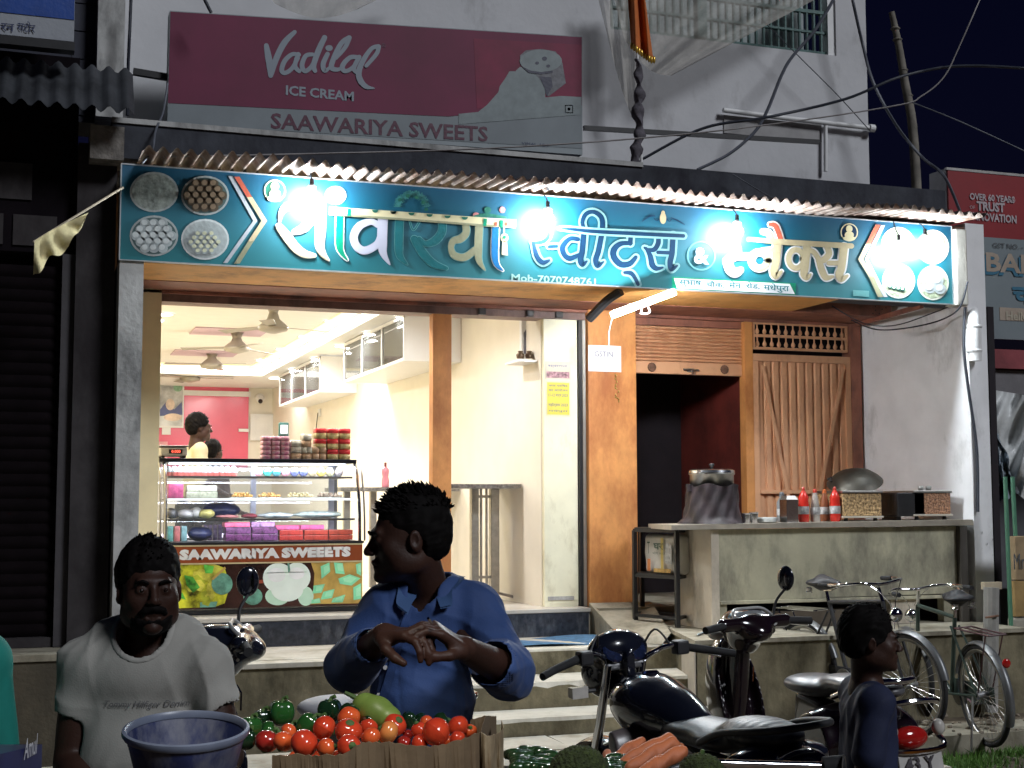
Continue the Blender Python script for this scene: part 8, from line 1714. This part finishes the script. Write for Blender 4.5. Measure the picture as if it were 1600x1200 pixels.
for (p0, p1, r, D, lb) in cl_:
    a_, b_ = LP(*p0, D), LP(*p1, D-.06); R_ = r/FPX*D; S = LS(np.minimum(a_, b_)-R_*1.6, np.maximum(a_, b_)+R_*1.6, .003); m = a_*.5+b_*.5; S.chain([a_, m, b_], [R_, R_*1.08, R_*.7], .004); S.disp(lambda X, Y, Z: .0012*np.sin((X*.8-Z*.6)*260)+wob(X, Y, Z, 90, .0015, int(p0[0]))); o = S.build('sweet_root', crt, None, relax=1); tag(o, lb, 'root vegetable', 'orange roots piled on the cart')
cu = M('cucumber_green', (.016, .05, .016), .2, .35, 20, 0, coat=.6)
k = 0
for (x0, x1, y0, y1, n, grp, lb) in ((800, 866, 1172, 1204, 34, 'small dark green gherkins left of the rough fruit', 'small dark green gherkin in the pile left of the rough fruit'), (944, 1012, 1184, 1212, 26, 'small dark green gherkins by the orange roots', 'small dark green gherkin below the orange roots')):
    for i in range(n):
        x, y = rng.uniform(x0, x1), rng.uniform(y0, y1); D = 2.9-(y-y0)*.004; c = LP(x, y, D); a = rng.uniform(-.5, .5); v = np.array([math.cos(a), math.sin(a)*.6, rng.uniform(-.15, .15)])*.016; b = MB().tube([c-v*1.25, c-v, c-v*.4, c+v*.4, c+v, c+v*1.25], [.003, .009, .0115, .0115, .009, .003], 10); o = lbuild(b, 'gherkin', cu, None, smooth=True, orig=toW([c])[0]); tag(o, lb, 'gherkin', grp)
for nm_, q4 in (('sacking', [(780, 1196, 2.98), (880, 1200, 2.95), (1085, 1210, 2.95), (1085, 1260, 2.6), (780, 1260, 2.6)]),):
    b = MB(); P_ = [LP(*p) for p in q4]; b.add(P_+[p-[0, 0, .01] for p in P_], [(0, 1, 2, 3, 4), (9, 8, 7, 6, 5)]); o = lbuild(b, nm_, M('sack_dark', (.05, .045, .03), .95, .3, 10, .2), None); tag(o, 'dark sacking spread under the gherkins and orange roots', 'sack')
# chrome handlebar end poking into the bottom of the view
hbt = thing('handlebar', 'chrome bicycle handlebar with ribbed end cap crossing the bottom edge below the motorcycle', 'handlebar', tuple(toW([LP(1150, 1200, 2.9)])[0]))
smoothshade(lbuild(MB().tube([LP(1025, 1212, 2.75), LP(1045, 1192, 2.8), (LP(1070, 1186, 2.85)), LP(1120, 1192, 2.9), LP(1290, 1197, 2.95)], .0085, 12, smooth=6), 'bar', CHR, hbt)); smoothshade(lbuild(MB().tube([LP(1286, 1197, 2.95), LP(1318, 1196, 2.95)], [.019, .022], 18), 'grip', RUB, hbt))
lbuild(MB().lathe([(.012, 0), (.018, .002), (.022, 0)], LP(1318.5, 1196, 2.94), 18, (.9, -.4, 0)), 'end_cap', STEELD, hbt)
# blue crate in the corner
a_ = LP(-30, 1195, 2.6); cr = thing('blue_crate', 'dark blue plastic crate with white lettering in the bottom left corner', 'crate', tuple(toW([a_-[0, 0, .16]])[0])); s0, s1 = LP(-60, 1192, 2.55), LP(66, 1163, 3.0)
dv = nrm((s1-s0)*[1, 1, 0]); nv_ = np.array([dv[1], -dv[0], 0]); L_ = np.linalg.norm((s1-s0)[:2]); zt2 = (s0[2]+s1[2])/2
Pq = [s0*[1, 1, 0], s1*[1, 1, 0], s1*[1, 1, 0]-nv_*-.28*-1, s0*[1, 1, 0]-nv_*-.28*-1]; b = MB().hexa([p+[0, 0, zt_+.001] for p in Pq]+[p+[0, 0, z] for p, z in zip(Pq, (s0[2], s1[2], s1[2], s0[2]))]); lbuild(b, 'crate_body', M('crate_blue', (.02, .025, .12), .35, .2, 6, .02), cr)
fo_ = s0*[1, 1, 0]+nv_*.0; fw_ = toW([s0*[1, 1, 0]+[0, 0, s0[2]-.055]])[0]; dW = LW@dv
lettering('Amul', fw_+dW*(L_*.72), dW, (0, 0, 1), .085, .042, M('ink_crate', (.7, .7, .75), .5), cr, bold=.01, shear=.25, push=.004)
# lamp of the vendor, just outside the view, shade added to keep faces dark
vl = thing('stall_lamp', 'small shaded bulb hanging over the vegetable cart, above the frame', 'lamp', tuple(toW([[-.35, 2.0, 2.75]])[0]))
c = np.array([-.30, 2.05, 2.9]); lbuild(MB().lathe([(.10, -.06), (.04, .03), (.02, .05)], c, 20, cap=False), 'added_lamp_shade', MBK, vl); lbuild(MB().ell(c+[0, 0, -.02], .025, 12, 8), 'bulb', emis('stall_bulb', (1, .93, .8), 20), vl, smooth=True); lbuild(MB().tube([c+[0, 0, .05], c+[0, 0, .8]], .003, 6), 'wire', MBK, vl)
ld = bpy.data.lights.new('stall_bulb_light', 'SPOT'); ld.energy = 70; ld.spot_size = math.radians(46); ld.spot_blend = .6; ld.shadow_soft_size = .03; ld.color = (1, .93, .82)
lo = bpy.data.objects.new('stall_bulb_light', ld); COL.objects.link(lo); lo.location = toW([c-[0, 0, .05]])[0]; tgt = Vector(toW([[-.12, 2.72, 1.05]])[0]); lo.rotation_euler = (tgt-Vector(lo.location)).to_track_quat('-Z', 'Y').to_euler()
